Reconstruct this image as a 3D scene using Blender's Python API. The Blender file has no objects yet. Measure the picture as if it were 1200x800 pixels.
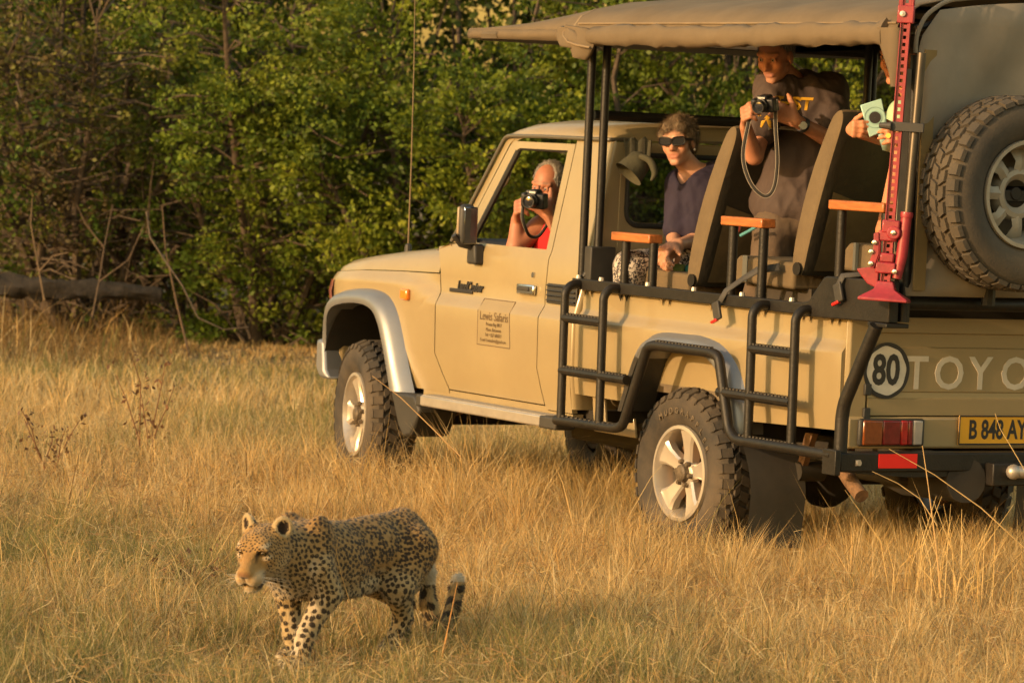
import bpy, bmesh, math, random
import numpy as np
from mathutils import Vector, Matrix, Euler

random.seed(7)
RNG = np.random.default_rng(11)
SC = bpy.context.scene
COL = SC.collection
PI = math.pi
R = math.radians

# ------------------------------------------------------------------ camera
cam_d = bpy.data.cameras.new('camera')
cam = bpy.data.objects.new('camera', cam_d)
COL.objects.link(cam)
cam_d.sensor_width = 36.0
cam_d.lens = 134.94
cam_d.clip_start = 0.5
cam_d.clip_end = 2000
_F = Vector((0.86149458, -0.50486262, -0.05422935))
_R = Vector((-0.50294353, -0.86311633, 0.04558507))
_U = Vector((0.06982044, 0.01199699, 0.99748743))
cam.matrix_world = Matrix(((_R.x, _U.x, -_F.x, -14.9865512),
                           (_R.y, _U.y, -_F.y, 10.5484634),
                           (_R.z, _U.z, -_F.z, 1.95250199),
                           (0, 0, 0, 1)))
cam_d.dof.use_dof = True
cam_d.dof.focus_distance = 16.3
cam_d.dof.aperture_fstop = 6.3
SC.camera = cam

# ------------------------------------------------------------------ light
SUN_EL = R(14.0)
SUN_DIR = Vector((-0.05, 1.0, 0.0)).normalized() * math.cos(SUN_EL) + Vector((0, 0, math.sin(SUN_EL)))
W = bpy.data.worlds.new('World')
SC.world = W
W.use_nodes = True
wn = W.node_tree
bg = wn.nodes['Background']
sky = wn.nodes.new('ShaderNodeTexSky')
sky.sky_type = 'NISHITA'
sky.sun_disc = False
sky.sun_elevation = SUN_EL
sky.sun_rotation = math.atan2(SUN_DIR.x, SUN_DIR.y)
sky.air_density = 2.0
sky.dust_density = 2.0
sky.ozone_density = 0.0
wn.links.new(sky.outputs[0], bg.inputs[0])
bg.inputs[1].default_value = 0.15
sun_d = bpy.data.lights.new('sun', 'SUN')
sun_d.energy = 2.7
sun_d.angle = R(0.6)
sun_d.color = (1.0, 0.665, 0.36)
sun = bpy.data.objects.new('sun', sun_d)
COL.objects.link(sun)
sun.rotation_euler = (-SUN_DIR).to_track_quat('-Z', 'Y').to_euler()
sun.location = (0, 30, 12)
SC.view_settings.view_transform = 'Standard'
SC.view_settings.look = 'None'
SC.view_settings.exposure = 0.8
SC.view_settings.gamma = 1.0
SC.render.engine = 'CYCLES'
SC.cycles.use_denoising = True
SC.cycles.max_bounces = 8
SC.cycles.transparent_max_bounces = 12

# ------------------------------------------------------------------ materials
MATS = {}
def mat(name, col, rough=0.6, metal=0.0, var=0.12, scale=6.0, bump=0.0, bscale=60.0, coat=0.0, dust=0.0,
        dust_col=(0.30, 0.22, 0.12), attr=None, spec=0.5, transl=0.0, sheen=0.0, stretch=(1, 1, 1), alpha=None):
    """procedural principled material: base colour broken by two noises, optional dust film, optional colour attribute"""
    if name in MATS: return MATS[name]
    m = bpy.data.materials.new(name); m.use_nodes = True
    nt = m.node_tree; N = nt.nodes; L = nt.links
    b = N['Principled BSDF']
    tc = N.new('ShaderNodeTexCoord')
    mp = N.new('ShaderNodeMapping'); mp.inputs['Scale'].default_value = stretch
    L.new(tc.outputs['Object'], mp.inputs[0])
    nz = N.new('ShaderNodeTexNoise'); nz.inputs['Scale'].default_value = scale; nz.inputs['Detail'].default_value = 6
    nz.inputs['Roughness'].default_value = 0.62
    L.new(mp.outputs[0], nz.inputs['Vector'])
    mr = N.new('ShaderNodeMapRange'); mr.inputs[1].default_value = 0.3; mr.inputs[2].default_value = 0.7
    mr.inputs[3].default_value = 1 - var; mr.inputs[4].default_value = 1 + var
    L.new(nz.outputs['Fac'], mr.inputs[0])
    if attr:
        src = N.new('ShaderNodeAttribute'); src.attribute_name = attr; csock = src.outputs['Color']
    else:
        src = N.new('ShaderNodeRGB'); src.outputs[0].default_value = (*col, 1); csock = src.outputs[0]
    vm = N.new('ShaderNodeVectorMath'); vm.operation = 'SCALE'
    L.new(csock, vm.inputs[0]); L.new(mr.outputs[0], vm.inputs['Scale'])
    out = vm.outputs[0]
    if dust > 0:
        n2 = N.new('ShaderNodeTexNoise'); n2.inputs['Scale'].default_value = 2.3; n2.inputs['Detail'].default_value = 8
        n2.inputs['Roughness'].default_value = 0.7
        L.new(mp.outputs[0], n2.inputs['Vector'])
        r2 = N.new('ShaderNodeMapRange'); r2.inputs[1].default_value = 0.38; r2.inputs[2].default_value = 0.72
        r2.inputs[3].default_value = 0.0; r2.inputs[4].default_value = dust
        L.new(n2.outputs['Fac'], r2.inputs[0])
        mx = N.new('ShaderNodeMix'); mx.data_type = 'RGBA'
        L.new(r2.outputs[0], mx.inputs[0]); L.new(out, mx.inputs[6]); mx.inputs[7].default_value = (*dust_col, 1)
        out = mx.outputs[2]
        rr = N.new('ShaderNodeMapRange'); rr.inputs[3].default_value = rough; rr.inputs[4].default_value = min(1, rough + 0.35)
        L.new(r2.outputs[0], rr.inputs[0]); L.new(rr.outputs[0], b.inputs['Roughness'])
    else:
        b.inputs['Roughness'].default_value = rough
    L.new(out, b.inputs['Base Color'])
    b.inputs['Metallic'].default_value = metal
    b.inputs['Coat Weight'].default_value = coat
    b.inputs['Coat Roughness'].default_value = 0.12
    b.inputs['Specular IOR Level'].default_value = spec
    if sheen:
        b.inputs['Sheen Weight'].default_value = sheen
    if bump > 0:
        n3 = N.new('ShaderNodeTexNoise'); n3.inputs['Scale'].default_value = bscale; n3.inputs['Detail'].default_value = 4
        L.new(mp.outputs[0], n3.inputs['Vector'])
        bp = N.new('ShaderNodeBump'); bp.inputs['Strength'].default_value = bump; bp.inputs['Distance'].default_value = 0.01
        L.new(n3.outputs['Fac'], bp.inputs['Height']); L.new(bp.outputs[0], b.inputs['Normal'])
    if transl > 0:
        tr = N.new('ShaderNodeBsdfTranslucent'); ms = N.new('ShaderNodeMixShader'); ms.inputs[0].default_value = transl
        L.new(out, tr.inputs[0]); L.new(b.outputs[0], ms.inputs[1]); L.new(tr.outputs[0], ms.inputs[2])
        L.new(ms.outputs[0], N['Material Output'].inputs[0])
    MATS[name] = m
    return m

def glass_mat(name, tint=(0.75, 0.8, 0.75), refl=0.10):
    if name in MATS: return MATS[name]
    m = bpy.data.materials.new(name); m.use_nodes = True
    nt = m.node_tree; N = nt.nodes; L = nt.links
    N.remove(N['Principled BSDF'])
    t = N.new('ShaderNodeBsdfTransparent'); t.inputs[0].default_value = (*tint, 1)
    g = N.new('ShaderNodeBsdfGlossy'); g.inputs['Roughness'].default_value = 0.03; g.inputs[0].default_value = (0.9, 0.9, 0.9, 1)
    nz = N.new('ShaderNodeTexNoise'); nz.inputs['Scale'].default_value = 3
    lw_ = N.new('ShaderNodeLayerWeight'); pw = N.new('ShaderNodeMath'); pw.operation = 'POWER'; pw.inputs[1].default_value = 4.0
    L.new(lw_.outputs['Facing'], pw.inputs[0])
    fr = N.new('ShaderNodeMath'); fr.operation = 'MULTIPLY_ADD'; fr.inputs[1].default_value = 0.6; fr.inputs[2].default_value = 0.03
    L.new(pw.outputs[0], fr.inputs[0])
    ma = N.new('ShaderNodeMath'); ma.operation = 'MULTIPLY_ADD'; ma.inputs[1].default_value = 1.0
    mb = N.new('ShaderNodeMath'); mb.operation = 'MULTIPLY'; mb.inputs[1].default_value = refl * 0.4
    L.new(nz.outputs['Fac'], mb.inputs[0]); L.new(mb.outputs[0], ma.inputs[2])
    ms = N.new('ShaderNodeMixShader')
    L.new(fr.outputs[0], ma.inputs[0]); L.new(ma.outputs[0], ms.inputs[0])
    L.new(t.outputs[0], ms.inputs[1]); L.new(g.outputs[0], ms.inputs[2])
    L.new(ms.outputs[0], N['Material Output'].inputs[0])
    MATS[name] = m
    return m

# ------------------------------------------------------------------ object helpers
def empty(name, loc=(0, 0, 0), label=None, cat=None, group=None):
    o = bpy.data.objects.new(name, None); COL.objects.link(o)
    o.location = loc; o.empty_display_size = 0.2
    tag(o, label, cat, group)
    return o

def tag(o, label=None, cat=None, group=None, kind=None):
    if label: o['label'] = label
    if cat: o['category'] = cat
    if group: o['group'] = group
    if kind: o['kind'] = kind
    return o

def _base(o):
    v = Vector(o.location)
    p = o.parent
    while p is not None:
        if p.type == 'EMPTY': v = v + Vector(p.location)
        p = p.parent
    return v

def link(name, me, m=None, parent=None, sharp=32, bev=0.0, bseg=2):
    """mesh in world coordinates -> object, parented so that it stays where it is"""
    if m is not None:
        for mm in (m if isinstance(m, (list, tuple)) else [m]): me.materials.append(mm)
    o = bpy.data.objects.new(name, me); COL.objects.link(o)
    if sharp is not None and len(me.polygons):
        me.polygons.foreach_set('use_smooth', np.ones(len(me.polygons), bool))
        if sharp < 180: me.set_sharp_from_angle(angle=R(sharp))
    if bev > 0:
        bm_ = o.modifiers.new('bevel', 'BEVEL'); bm_.width = bev; bm_.segments = bseg; bm_.limit_method = 'ANGLE'
        bm_.angle_limit = R(40); bm_.harden_normals = False
    if parent is not None:
        o.parent = parent
        o.matrix_parent_inverse = Matrix.Translation(-WORLD_OF(parent))
    return o

def WORLD_OF(o):
    """world translation of an object built with these helpers (no rotations on the way)"""
    if o.type == 'EMPTY' and o.parent is None: return Vector(o.location)
    if o.parent is None: return Vector(o.location)
    if o.type == 'EMPTY': return Vector(o.location) + Vector((0, 0, 0))
    return Vector((0, 0, 0))

class MB:
    """collects shapes in world coordinates into one mesh"""
    def __init__(s): s.v = []; s.f = []; s.mi = []; s.cur = 0
    def add(s, vs, fs):
        n = len(s.v); s.v += [tuple(map(float, p)) for p in vs]
        for f in fs: s.f.append(tuple(i + n for i in f)); s.mi.append(s.cur)
        return s
    def box(s, lo, hi, M=None):
        (a, b, c), (d, e, f) = lo, hi
        vs = [(a, b, c), (d, b, c), (d, e, c), (a, e, c), (a, b, f), (d, b, f), (d, e, f), (a, e, f)]
        if M is not None: vs = [M @ Vector(p) for p in vs]
        return s.add(vs, [(0, 3, 2, 1), (4, 5, 6, 7), (0, 1, 5, 4), (1, 2, 6, 5), (2, 3, 7, 6), (3, 0, 4, 7)])
    def obox(s, c, size, rot=(0, 0, 0)):
        M = Matrix.Translation(c) @ Euler(rot).to_matrix().to_4x4()
        h = Vector(size) / 2
        return s.box(tuple(-h), tuple(h), M)
    def prism(s, poly, axis, a, b):
        """polygon in the two other axes (cyclic order) extruded along axis from a to b"""
        n = len(poly)
        def pt(u, v, w):
            return {0: (w, u, v), 1: (u, w, v), 2: (u, v, w)}[axis]
        vs = [pt(u, v, a) for u, v in poly] + [pt(u, v, b) for u, v in poly]
        fs = [tuple(range(n)), tuple(range(2 * n - 1, n - 1, -1))] + [(i, i + n, (i + 1) % n + n, (i + 1) % n) for i in range(n)]
        return s.add(vs, fs)
    def tube(s, pts, r, seg=10, fillet=0.0, caps=True, fs_n=5):
        P = [Vector(p) for p in pts]
        rr = r if isinstance(r, (list, tuple)) else [r] * len(P)
        if fillet > 0 and len(P) > 2:
            Q = [P[0]]
            for i in range(1, len(P) - 1):
                a, b, c = P[i - 1], P[i], P[i + 1]
                d = min(fillet, (b - a).length * 0.48, (c - b).length * 0.48)
                p0 = b + (a - b).normalized() * d; p1 = b + (c - b).normalized() * d
                for k in range(fs_n + 1):
                    t = k / fs_n
                    Q.append(p0 * (1 - t) ** 2 + b * 2 * t * (1 - t) + p1 * t * t)
            Q.append(P[-1]); P = Q; rr = [rr[0]] * len(P)
        n = len(P)
        T = [(P[min(i + 1, n - 1)] - P[max(i - 1, 0)]).normalized() for i in range(n)]
        up = Vector((0, 0, 1)) if abs(T[0].z) < 0.9 else Vector((1, 0, 0))
        X = T[0].cross(up).normalized()
        vs = []
        for i in range(n):
            X = (X - T[i] * X.dot(T[i])).normalized()
            Y = T[i].cross(X)
            for k in range(seg):
                a = 2 * PI * k / seg
                vs.append(P[i] + (X * math.cos(a) + Y * math.sin(a)) * rr[i])
        fs = []
        for i in range(n - 1):
            for k in range(seg):
                k2 = (k + 1) % seg
                fs.append((i * seg + k, i * seg + k2, (i + 1) * seg + k2, (i + 1) * seg + k))
        if caps: fs += [tuple(range(seg - 1, -1, -1)), tuple((n - 1) * seg + k for k in range(seg))]
        return s.add(vs, fs)
    def lathe(s, prof, c, axis=1, seg=32, rot=None, caps=True):
        """profile (radius, along) turned about axis through c; rot = extra matrix applied about c"""
        vs = []
        for (r, h) in prof:
            for k in range(seg):
                a = 2 * PI * k / seg
                u, v = r * math.cos(a), r * math.sin(a)
                p = Vector({0: (h, u, v), 1: (u, h, v), 2: (u, v, h)}[axis])
                if rot is not None: p = rot @ p
                vs.append(p + Vector(c))
        fs = []
        for i in range(len(prof) - 1):
            for k in range(seg):
                k2 = (k + 1) % seg
                fs.append((i * seg + k, i * seg + k2, (i + 1) * seg + k2, (i + 1) * seg + k))
        if caps and prof[0][0] > 1e-4: fs.append(tuple(range(seg - 1, -1, -1)))
        if caps and prof[-1][0] > 1e-4: fs.append(tuple((len(prof) - 1) * seg + k for k in range(seg)))
        return s.add(vs, fs)
    def ball(s, c, r, seg=12, rings=8, M=None):
        rx, ry, rz = r if isinstance(r, (list, tuple)) else (r, r, r)
        vs = []
        for i in range(rings + 1):
            t = PI * i / rings
            for k in range(seg):
                a = 2 * PI * k / seg
                p = Vector((rx * math.sin(t) * math.cos(a), ry * math.sin(t) * math.sin(a), rz * math.cos(t)))
                if M is not None: p = M @ p
                vs.append(p + Vector(c))
        fs = [(i * seg + k, (i + 1) * seg + k, (i + 1) * seg + (k + 1) % seg, i * seg + (k + 1) % seg) for i in range(rings) for k in range(seg)]
        return s.add(vs, fs)
    def loft(s, secs, closed=False, cap=False):
        """list of equal-length point rows"""
        n = len(secs[0]); vs = [p for r in secs for p in r]; fs = []
        for i in range(len(secs) - 1):
            for k in range(n if closed else n - 1):
                k2 = (k + 1) % n
                fs.append((i * n + k, i * n + k2, (i + 1) * n + k2, (i + 1) * n + k))
        if cap: fs += [tuple(range(n - 1, -1, -1)), tuple((len(secs) - 1) * n + k for k in range(n))]
        return s.add(vs, fs)
    def mesh(s, name='m', fix=True, weld=0.0):
        me = bpy.data.meshes.new(name); me.from_pydata(s.v, [], s.f)
        if max(s.mi, default=0) > 0: me.polygons.foreach_set('material_index', s.mi)
        if fix or weld:
            bm = bmesh.new(); bm.from_mesh(me)
            if weld: bmesh.ops.remove_doubles(bm, verts=bm.verts, dist=weld)
            bmesh.ops.recalc_face_normals(bm, faces=bm.faces); bm.to_mesh(me); bm.free()
        me.update()
        return me
    def build(s, name, m, parent=None, sharp=32, bev=0.0, fix=True, weld=0.0, bseg=2):
        return link(name, s.mesh(name, fix, weld), m, parent, sharp, bev, bseg)

def panel(name, outline, yfun, m, parent, thick=0.02, zc=(), xc=(), holes=(), side=1, sharp=28, inner=None):
    """body panel: outline (x,z) with holes, cut along zc/xc, pushed to y=yfun(x,z), then given thickness inward"""
    bm = bmesh.new()
    edges = []
    for loop in [outline, *holes]:
        vs = [bm.verts.new((x, 0, z)) for x, z in loop]
        edges += [bm.edges.new((vs[i], vs[(i + 1) % len(vs)])) for i in range(len(vs))]
    bmesh.ops.triangle_fill(bm, use_beauty=True, edges=edges)
    for z in zc: bmesh.ops.bisect_plane(bm, geom=bm.verts[:] + bm.edges[:] + bm.faces[:], plane_co=(0, 0, z), plane_no=(0, 0, 1), dist=1e-5)
    for x in xc: bmesh.ops.bisect_plane(bm, geom=bm.verts[:] + bm.edges[:] + bm.faces[:], plane_co=(x, 0, 0), plane_no=(1, 0, 0), dist=1e-5)
    n0 = len(bm.verts)
    bedges = [e for e in bm.edges if len(e.link_faces) == 1]
    outer = list(bm.verts)
    inn = {}
    for v in outer:
        y = yfun(v.co.x, v.co.z)
        v.co.y = y * side
        inn[v] = bm.verts.new((v.co.x, (y - thick) * side, v.co.z))
    for f in list(bm.faces):
        bm.faces.new([inn[v] for v in reversed(f.verts)])
    for e in bedges:
        a, b = e.verts
        try: bm.faces.new((a, b, inn[b], inn[a]))
        except ValueError: pass
    bmesh.ops.recalc_face_normals(bm, faces=bm.faces)
    me = bpy.data.meshes.new(name); bm.to_mesh(me); bm.free()
    return link(name, me, m, parent, sharp)

def lerp_tab(tab, x):
    """piecewise linear table lookup"""
    if x <= tab[0][0]: return tab[0][1]
    for (a, ya), (b, yb) in zip(tab, tab[1:]):
        if x <= b: return ya + (yb - ya) * (x - a) / (b - a)
    return tab[-1][1]

def spline(P, n=4):
    """Catmull-Rom densified polyline"""
    P = [np.array(p, float) for p in P]; out = []
    for i in range(len(P) - 1):
        a, b, c, d = P[max(i - 1, 0)], P[i], P[i + 1], P[min(i + 2, len(P) - 1)]
        for t in np.linspace(0, 1, n, endpoint=False):
            out.append(.5 * ((2 * b) + (c - a) * t + (2 * a - 5 * b + 4 * c - d) * t * t + (3 * b - a - 3 * c + d) * t ** 3))
    out.append(P[-1])
    return [tuple(map(float, p)) for p in out]

def arc(cx, cz, rx, rz, a0, a1, n):
    return [(cx + rx * math.cos(R(a0 + (a1 - a0) * i / n)), cz + rz * math.sin(R(a0 + (a1 - a0) * i / n))) for i in range(n + 1)]

def text_mesh(name, txt, size, m, parent, origin, xdir, ydir, extrude=0.001, bold=0.0, align='CENTER', sx=1.0, space=1.0, shear=0.0):
    """flat lettering as mesh at origin with its own axes"""
    cu = bpy.data.curves.new(name, 'FONT'); cu.body = txt; cu.size = size; cu.align_x = align; cu.align_y = 'CENTER'
    cu.extrude = extrude; cu.offset = bold; cu.space_character = space; cu.shear = shear; cu.resolution_u = 3
    tmp = bpy.data.objects.new('tmp', cu); COL.objects.link(tmp)
    dg = bpy.context.evaluated_depsgraph_get()
    me = bpy.data.meshes.new_from_object(tmp.evaluated_get(dg))
    bpy.data.objects.remove(tmp); bpy.data.curves.remove(cu)
    X = Vector(xdir).normalized(); Y = Vector(ydir).normalized(); Z = X.cross(Y)
    M = Matrix(((X.x * sx, Y.x, Z.x, origin[0]), (X.y * sx, Y.y, Z.y, origin[1]), (X.z * sx, Y.z, Z.z, origin[2]), (0, 0, 0, 1)))
    me.transform(M)
    me.materials.clear()
    return link(name, me, m, parent, None)
# ================================================================== vehicle (world origin = ground under the rear axle, x forward, y left)
paint = mat('beige_paint', (0.296, 0.226, 0.119), 0.30, var=0.08, scale=2.0, coat=0.40, dust=0.42, dust_col=(0.255, 0.184, 0.094), bump=0.012, bscale=25)
steel_blk = mat('black_steel', (0.009, 0.008, 0.007), 0.45, var=0.35, scale=30, dust=0.30, dust_col=(0.045, 0.033, 0.02), bump=0.15, bscale=90, spec=.35)
plas_blk = mat('black_plastic', (0.025, 0.024, 0.023), 0.55, var=0.2, dust=0.3, dust_col=(0.10, 0.08, 0.05))
under_m = mat('underbody', (0.02, 0.017, 0.013), 0.85, var=0.4, dust=0.5, dust_col=(0.055, 0.04, 0.022))
silver = mat('silver_flare', (0.215, 0.225, 0.245), 0.34, metal=0.45, var=0.06, dust=0.3, dust_col=(0.20, 0.165, 0.115))
alum = mat('aluminium', (0.46, 0.42, 0.38), 0.35, metal=0.6, var=0.1, scale=15, dust=0.3, dust_col=(0.4, 0.32, 0.2))
alloy = mat('alloy_wheel', (0.55, 0.50, 0.44), 0.30, metal=0.55, var=0.08, dust=0.30, dust_col=(0.36, 0.27, 0.16))
chrome = mat('chrome', (0.8, 0.8, 0.78), 0.12, metal=1.0, var=0.05)
rubber = mat('tyre_rubber', (0.030, 0.026, 0.022), 0.82, var=0.25, scale=10, dust=0.75, dust_col=(0.135, 0.10, 0.065), bump=0.2, bscale=120)
seal_m = mat('rubber_seal', (0.015, 0.014, 0.013), 0.6)
canvas = mat('canopy_canvas', (0.145, 0.107, 0.064), 0.88, var=0.16, scale=3.5, bump=0.5, bscale=9, dust=0.3, dust_col=(0.115, 0.078, 0.042), transl=0.06)
canvas_dk = mat('curtain_canvas', (0.255, 0.215, 0.165), 0.88, var=0.14, scale=3, bump=0.6, bscale=5, dust=0.3, dust_col=(0.17, 0.13, 0.075), transl=0.05)
seat_m = mat('seat_canvas', (0.128, 0.090, 0.047), 0.86, var=0.14, scale=9, bump=0.25, bscale=40, dust=0.2, dust_col=(0.13, 0.092, 0.05))
seat_in = mat('shaded_seat_canvas', (0.024, 0.019, 0.011), 0.9, var=0.2, scale=7, bump=0.3, bscale=30)  # seat canvas darkened to paint in the shade on the seat backs
pocket_m = mat('seat_pocket', (0.095, 0.070, 0.034), 0.88, var=0.22, scale=12, bump=0.4, bscale=18)
stripe_m = mat('seat_stripe', (0.10, 0.10, 0.085), 0.85, var=0.1)
wood = mat('armrest_wood', (0.40, 0.125, 0.030), 0.45, var=0.35, scale=9, stretch=(1, 7, 7), bump=0.1, bscale=30, coat=0.25)
dash_m = mat('dashboard', (0.06, 0.055, 0.05), 0.7, var=0.15)
trim_in = mat('cab_trim', (0.13, 0.11, 0.085), 0.7, var=0.1)
glass = glass_mat('window_glass', (0.93, 0.95, 0.92), .05)
dark_glass = glass_mat('rear_glass', (0.85, 0.88, 0.82), 0.04)
red_lens = mat('red_lens', (0.38, 0.012, 0.010), 0.2, var=0.3, scale=30, coat=0.6)
red_dark = mat('dark_red_lens', (0.16, 0.010, 0.010), 0.22, var=0.3, scale=30, coat=0.5)
amb_lens = mat('amber_lens', (0.75, 0.20, 0.02), 0.2, var=0.15, scale=40, coat=0.6)
ambdk_lens = mat('dark_amber_lens', (0.22, 0.055, 0.012), 0.2, var=0.2, scale=40, coat=0.6)
clr_lens = mat('clear_lens', (0.34, 0.31, 0.28), 0.15, var=0.2, coat=0.8)
red_tape = mat('red_reflector', (0.72, 0.012, 0.010), 0.35, var=0.05)
letter_m = mat('tailgate_letters', (0.54, 0.49, 0.41), 0.6, var=0.10)
print_m = mat('sign_print', (0.105, 0.066, 0.032), 0.6, var=0.3, scale=60)
black_m = mat('black_print', (0.02, 0.018, 0.018), 0.55, var=0.2)
white_m = mat('decal_white', (0.62, 0.585, 0.53), 0.5, var=0.08, scale=20)
yellow_m = mat('plate_yellow', (0.72, 0.36, 0.02), 0.4, var=0.06)
rust_m = mat('rusty_steel', (0.16, 0.085, 0.04), 0.8, var=0.45, scale=25, bump=0.4, bscale=80)
belt_m = mat('belt_webbing', (0.06, 0.055, 0.05), 0.8, var=0.15)

V = empty('safari_vehicle', (0, 0, 0), 'open sided beige safari pickup with canvas canopy and black step ladders', 'vehicle')
def vpart(name, m=None):
    """an Empty part (its children are the sub-parts), left at world identity"""
    o = bpy.data.objects.new(name, None); COL.objects.link(o); o.parent = V; o.empty_display_size = 0.1
    return o

YC = [(.50, .80), (.60, .842), (.70, .858), (.80, .868), (1.045, .871), (1.055, .868), (1.105, .833), (1.117, .829), (1.20, .827),
      (1.335, .818), (1.38, .800), (1.93, .686), (2.2, .63)]
def ycab(x, z): return lerp_tab(YC, z)
def zshift(x): return lerp_tab([(2.36, 0.0), (2.56, 0.088), (3.2, 0.082), (3.6, 0.062)], x)
def yfend(x, z):
    zz = z - zshift(x) * min(1, max(0, (z - .8) / .15))
    y = lerp_tab(YC[:9] + [(1.6, .827)], zz)
    if x > 3.36: y -= ((x - 3.36) / .26) ** 2 * .075
    return y
ZC = (.60, .70, .80, .95, 1.045, 1.055, 1.08, 1.105, 1.117, 1.2, 1.335, 1.38, 1.65)
ZF = (.6, .7, .8, .95, 1.05, 1.09, 1.11, 1.125, 1.14, 1.155, 1.17, 1.185)

# ---- doors (left is seen, right is its mirror)
for side in (1, -1):
    outl = [(1.226, .622), (1.283, .80), (1.287, 1.05), (1.300, 1.15), (1.300, 1.91), (1.90, 1.91), (1.935, 1.885), (2.225, 1.372), (2.415, 1.345),
            (2.365, 1.214), (2.343, 1.11), (2.322, 1.045), (2.314, .80), (2.182, .622)]
    win = [(1.352, 1.382), (2.125, 1.382), (1.862, 1.862), (1.835, 1.876), (1.362, 1.876)]
    d = panel('door', outl, ycab, paint, V, .022, ZC, (1.5, 1.8, 2.1), [win], side)
    gl = panel('window_glass', [(x * 1.0, z) for x, z in [(1.345, 1.375), (2.135, 1.375), (1.868, 1.868), (1.838, 1.882), (1.355, 1.882)]] if side < 0 else
               [(1.345, 1.372), (1.50, 1.372), (1.50, 1.378), (1.345, 1.378)], lambda x, z: ycab(x, z) - .012, glass, d, .004, (1.5,), (), (), side)
    # dark run channel round the opening
    ch = [(1.362, 1.876), (1.835, 1.876), (1.862, 1.862), (2.125, 1.382)]
    mb = MB()
    for i, (a, b) in enumerate(zip(ch, ch[1:])):
        r_ = .011 if i < 2 else .016
        mb.tube([(a[0], (ycab(*a) - .014) * side, a[1]), (b[0], (ycab(*b) - .014) * side, b[1])], r_, 8)
    # inner slanted channel of the fixed quarter light
    mb.build('window_seal', seal_m, d)
    if side == 1:
        mb = MB().obox((1.462, .842, 1.177), (.17, .018, .052)); h = mb.build('handle', chrome, d, bev=.008)
        MB().obox((1.475, .853, 1.180), (.11, .012, .020)).build('handle_grip', plas_blk, d, bev=.004)
        MB().lathe([(0, .004), (.014, .004), (.014, 0)], (1.425, .826, 1.252), 1, 16).build('key_lock', chrome, d)
        # badge: dark bar with script
        MB().obox((2.13, .833, 1.131), (.235, .010, .020)).build('badge_bar', black_m, d, bev=.003)
        text_mesh('badge_lettering', 'LandCruiser', .066, black_m, d, (2.04, .834, 1.156), (-1, 0, 0), (0, 0, 1), .003, .0022, sx=.78, shear=.35)
        # trader's sign lettered on the door
        sg = panel('door_sign', [(1.878, .876), (1.548, .876), (1.572, 1.107), (1.884, 1.107)], lambda x, z: ycab(x, z) + .0012,
                   mat('sign_film', (0.262, 0.198, 0.104), 0.45, var=.05), d, .0005, (.95, 1.045, 1.055, 1.08, 1.105))
        mb = MB()
        fr_ = [(1.878, .876), (1.548, .876), (1.560, 1.0), (1.563, 1.045), (1.572, 1.107), (1.884, 1.107), (1.880, 1.045), (1.878, .95)]
        for i in range(len(fr_)):
            a, b = fr_[i], fr_[(i + 1) % len(fr_)]
            mb.tube([(a[0], ycab(*a) + .0012, a[1]), (b[0], ycab(*b) + .0012, b[1])], .0022, 6)
        mb.build('sign_border', print_m, d)
        text_mesh('sign_title', 'Lewis Safaris', .062, print_m, d, (1.715, .8735, 1.022), (-1, 0, 0), (0, 0, 1), .0005, .0002, sx=.90)
        for tx, z, s, q in (('Private Bag 0017', .983, .026, .9), ('Maun, Botswana', .956, .026, .9), ('Tel: +267 686011', .929, .026, .9), ('E-mail: lewissafaris@gmail.com', .902, .024, .86)):
            text_mesh('sign_line', tx, s, print_m, d, (1.713, .8735, z), (-1, 0, 0), (0, 0, 1), .0005, -.0002, sx=q)
    # cab quarter behind the door
    b = panel('cab_quarter', [(1.293, 1.93), (1.293, 1.15), (1.280, 1.05), (1.276, .80), (1.218, .622), (1.218, .60), (.965, .60), (.965, 1.93)], ycab, paint, V, .03, ZC, (1.1,), (), side)
    # door pillar and gutter
    panel('windscreen_pillar', [(1.945, 1.90), (1.905, 1.925), (1.985, 1.928), (2.305, 1.372), (2.235, 1.372)], lambda x, z: ycab(x, z) - .004, paint, V, .03, (1.5, 1.7), (), (), side)
    mb = MB(); mb.tube([(2.30, .807 * side, 1.378), (1.99, .695 * side, 1.928), (1.93, .700 * side, 1.936), (1.60, .704 * side, 1.940), (1.02, .704 * side, 1.940), (.975, .69 * side, 1.94), (.958, .60 * side, 1.945)], .010, 8, .03)
    mb.build('rain_gutter', seal_m if side < 0 else mat('gutter', (.10, .085, .06), .4), V)
    # rocker
    panel('sill', [(1.20, .615), (2.47, .615), (2.47, .55), (.965, .55), (.965, .595), (1.20, .595)], lambda x, z: .838, paint, V, .06, (), (), (), side)
    # front fender with arch cut out
    arch = [(3.60, .62), (3.585, .80), (3.50, .93), (3.36, 1.005), (3.15, 1.03), (2.97, 1.02), (2.85, .98), (2.76, .90), (2.66, .72), (2.62, .60)]
    arch = spline(arch, 3)
    panel('front_fender', [(2.372, 1.205), (2.352, 1.11), (2.331, 1.045), (2.323, .80), (2.192, .622), (2.192, .60)] + arch[::-1]
          + [(3.64, .62), (3.645, .80), (3.63, 1.0), (3.60, 1.150), (3.2, 1.180), (2.8, 1.196)], yfend, paint, V, .03, ZF, (2.45, 2.56, 2.9, 3.36, 3.45, 3.55), (), side)
    # flare: outer line on the body, crown, lip
    of = [(3.650, .70), (3.635, .84), (3.55, .955), (3.40, 1.045), (3.20, 1.082), (2.98, 1.090), (2.83, 1.062), (2.735, .985), (2.66, .86), (2.585, .70), (2.515, .575)]
    cf = [(3.615, .66), (3.590, .82), (3.505, .925), (3.375, 1.010), (3.20, 1.045), (2.995, 1.052), (2.865, 1.025), (2.785, .955), (2.72, .84), (2.65, .69), (2.595, .575)]
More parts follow.
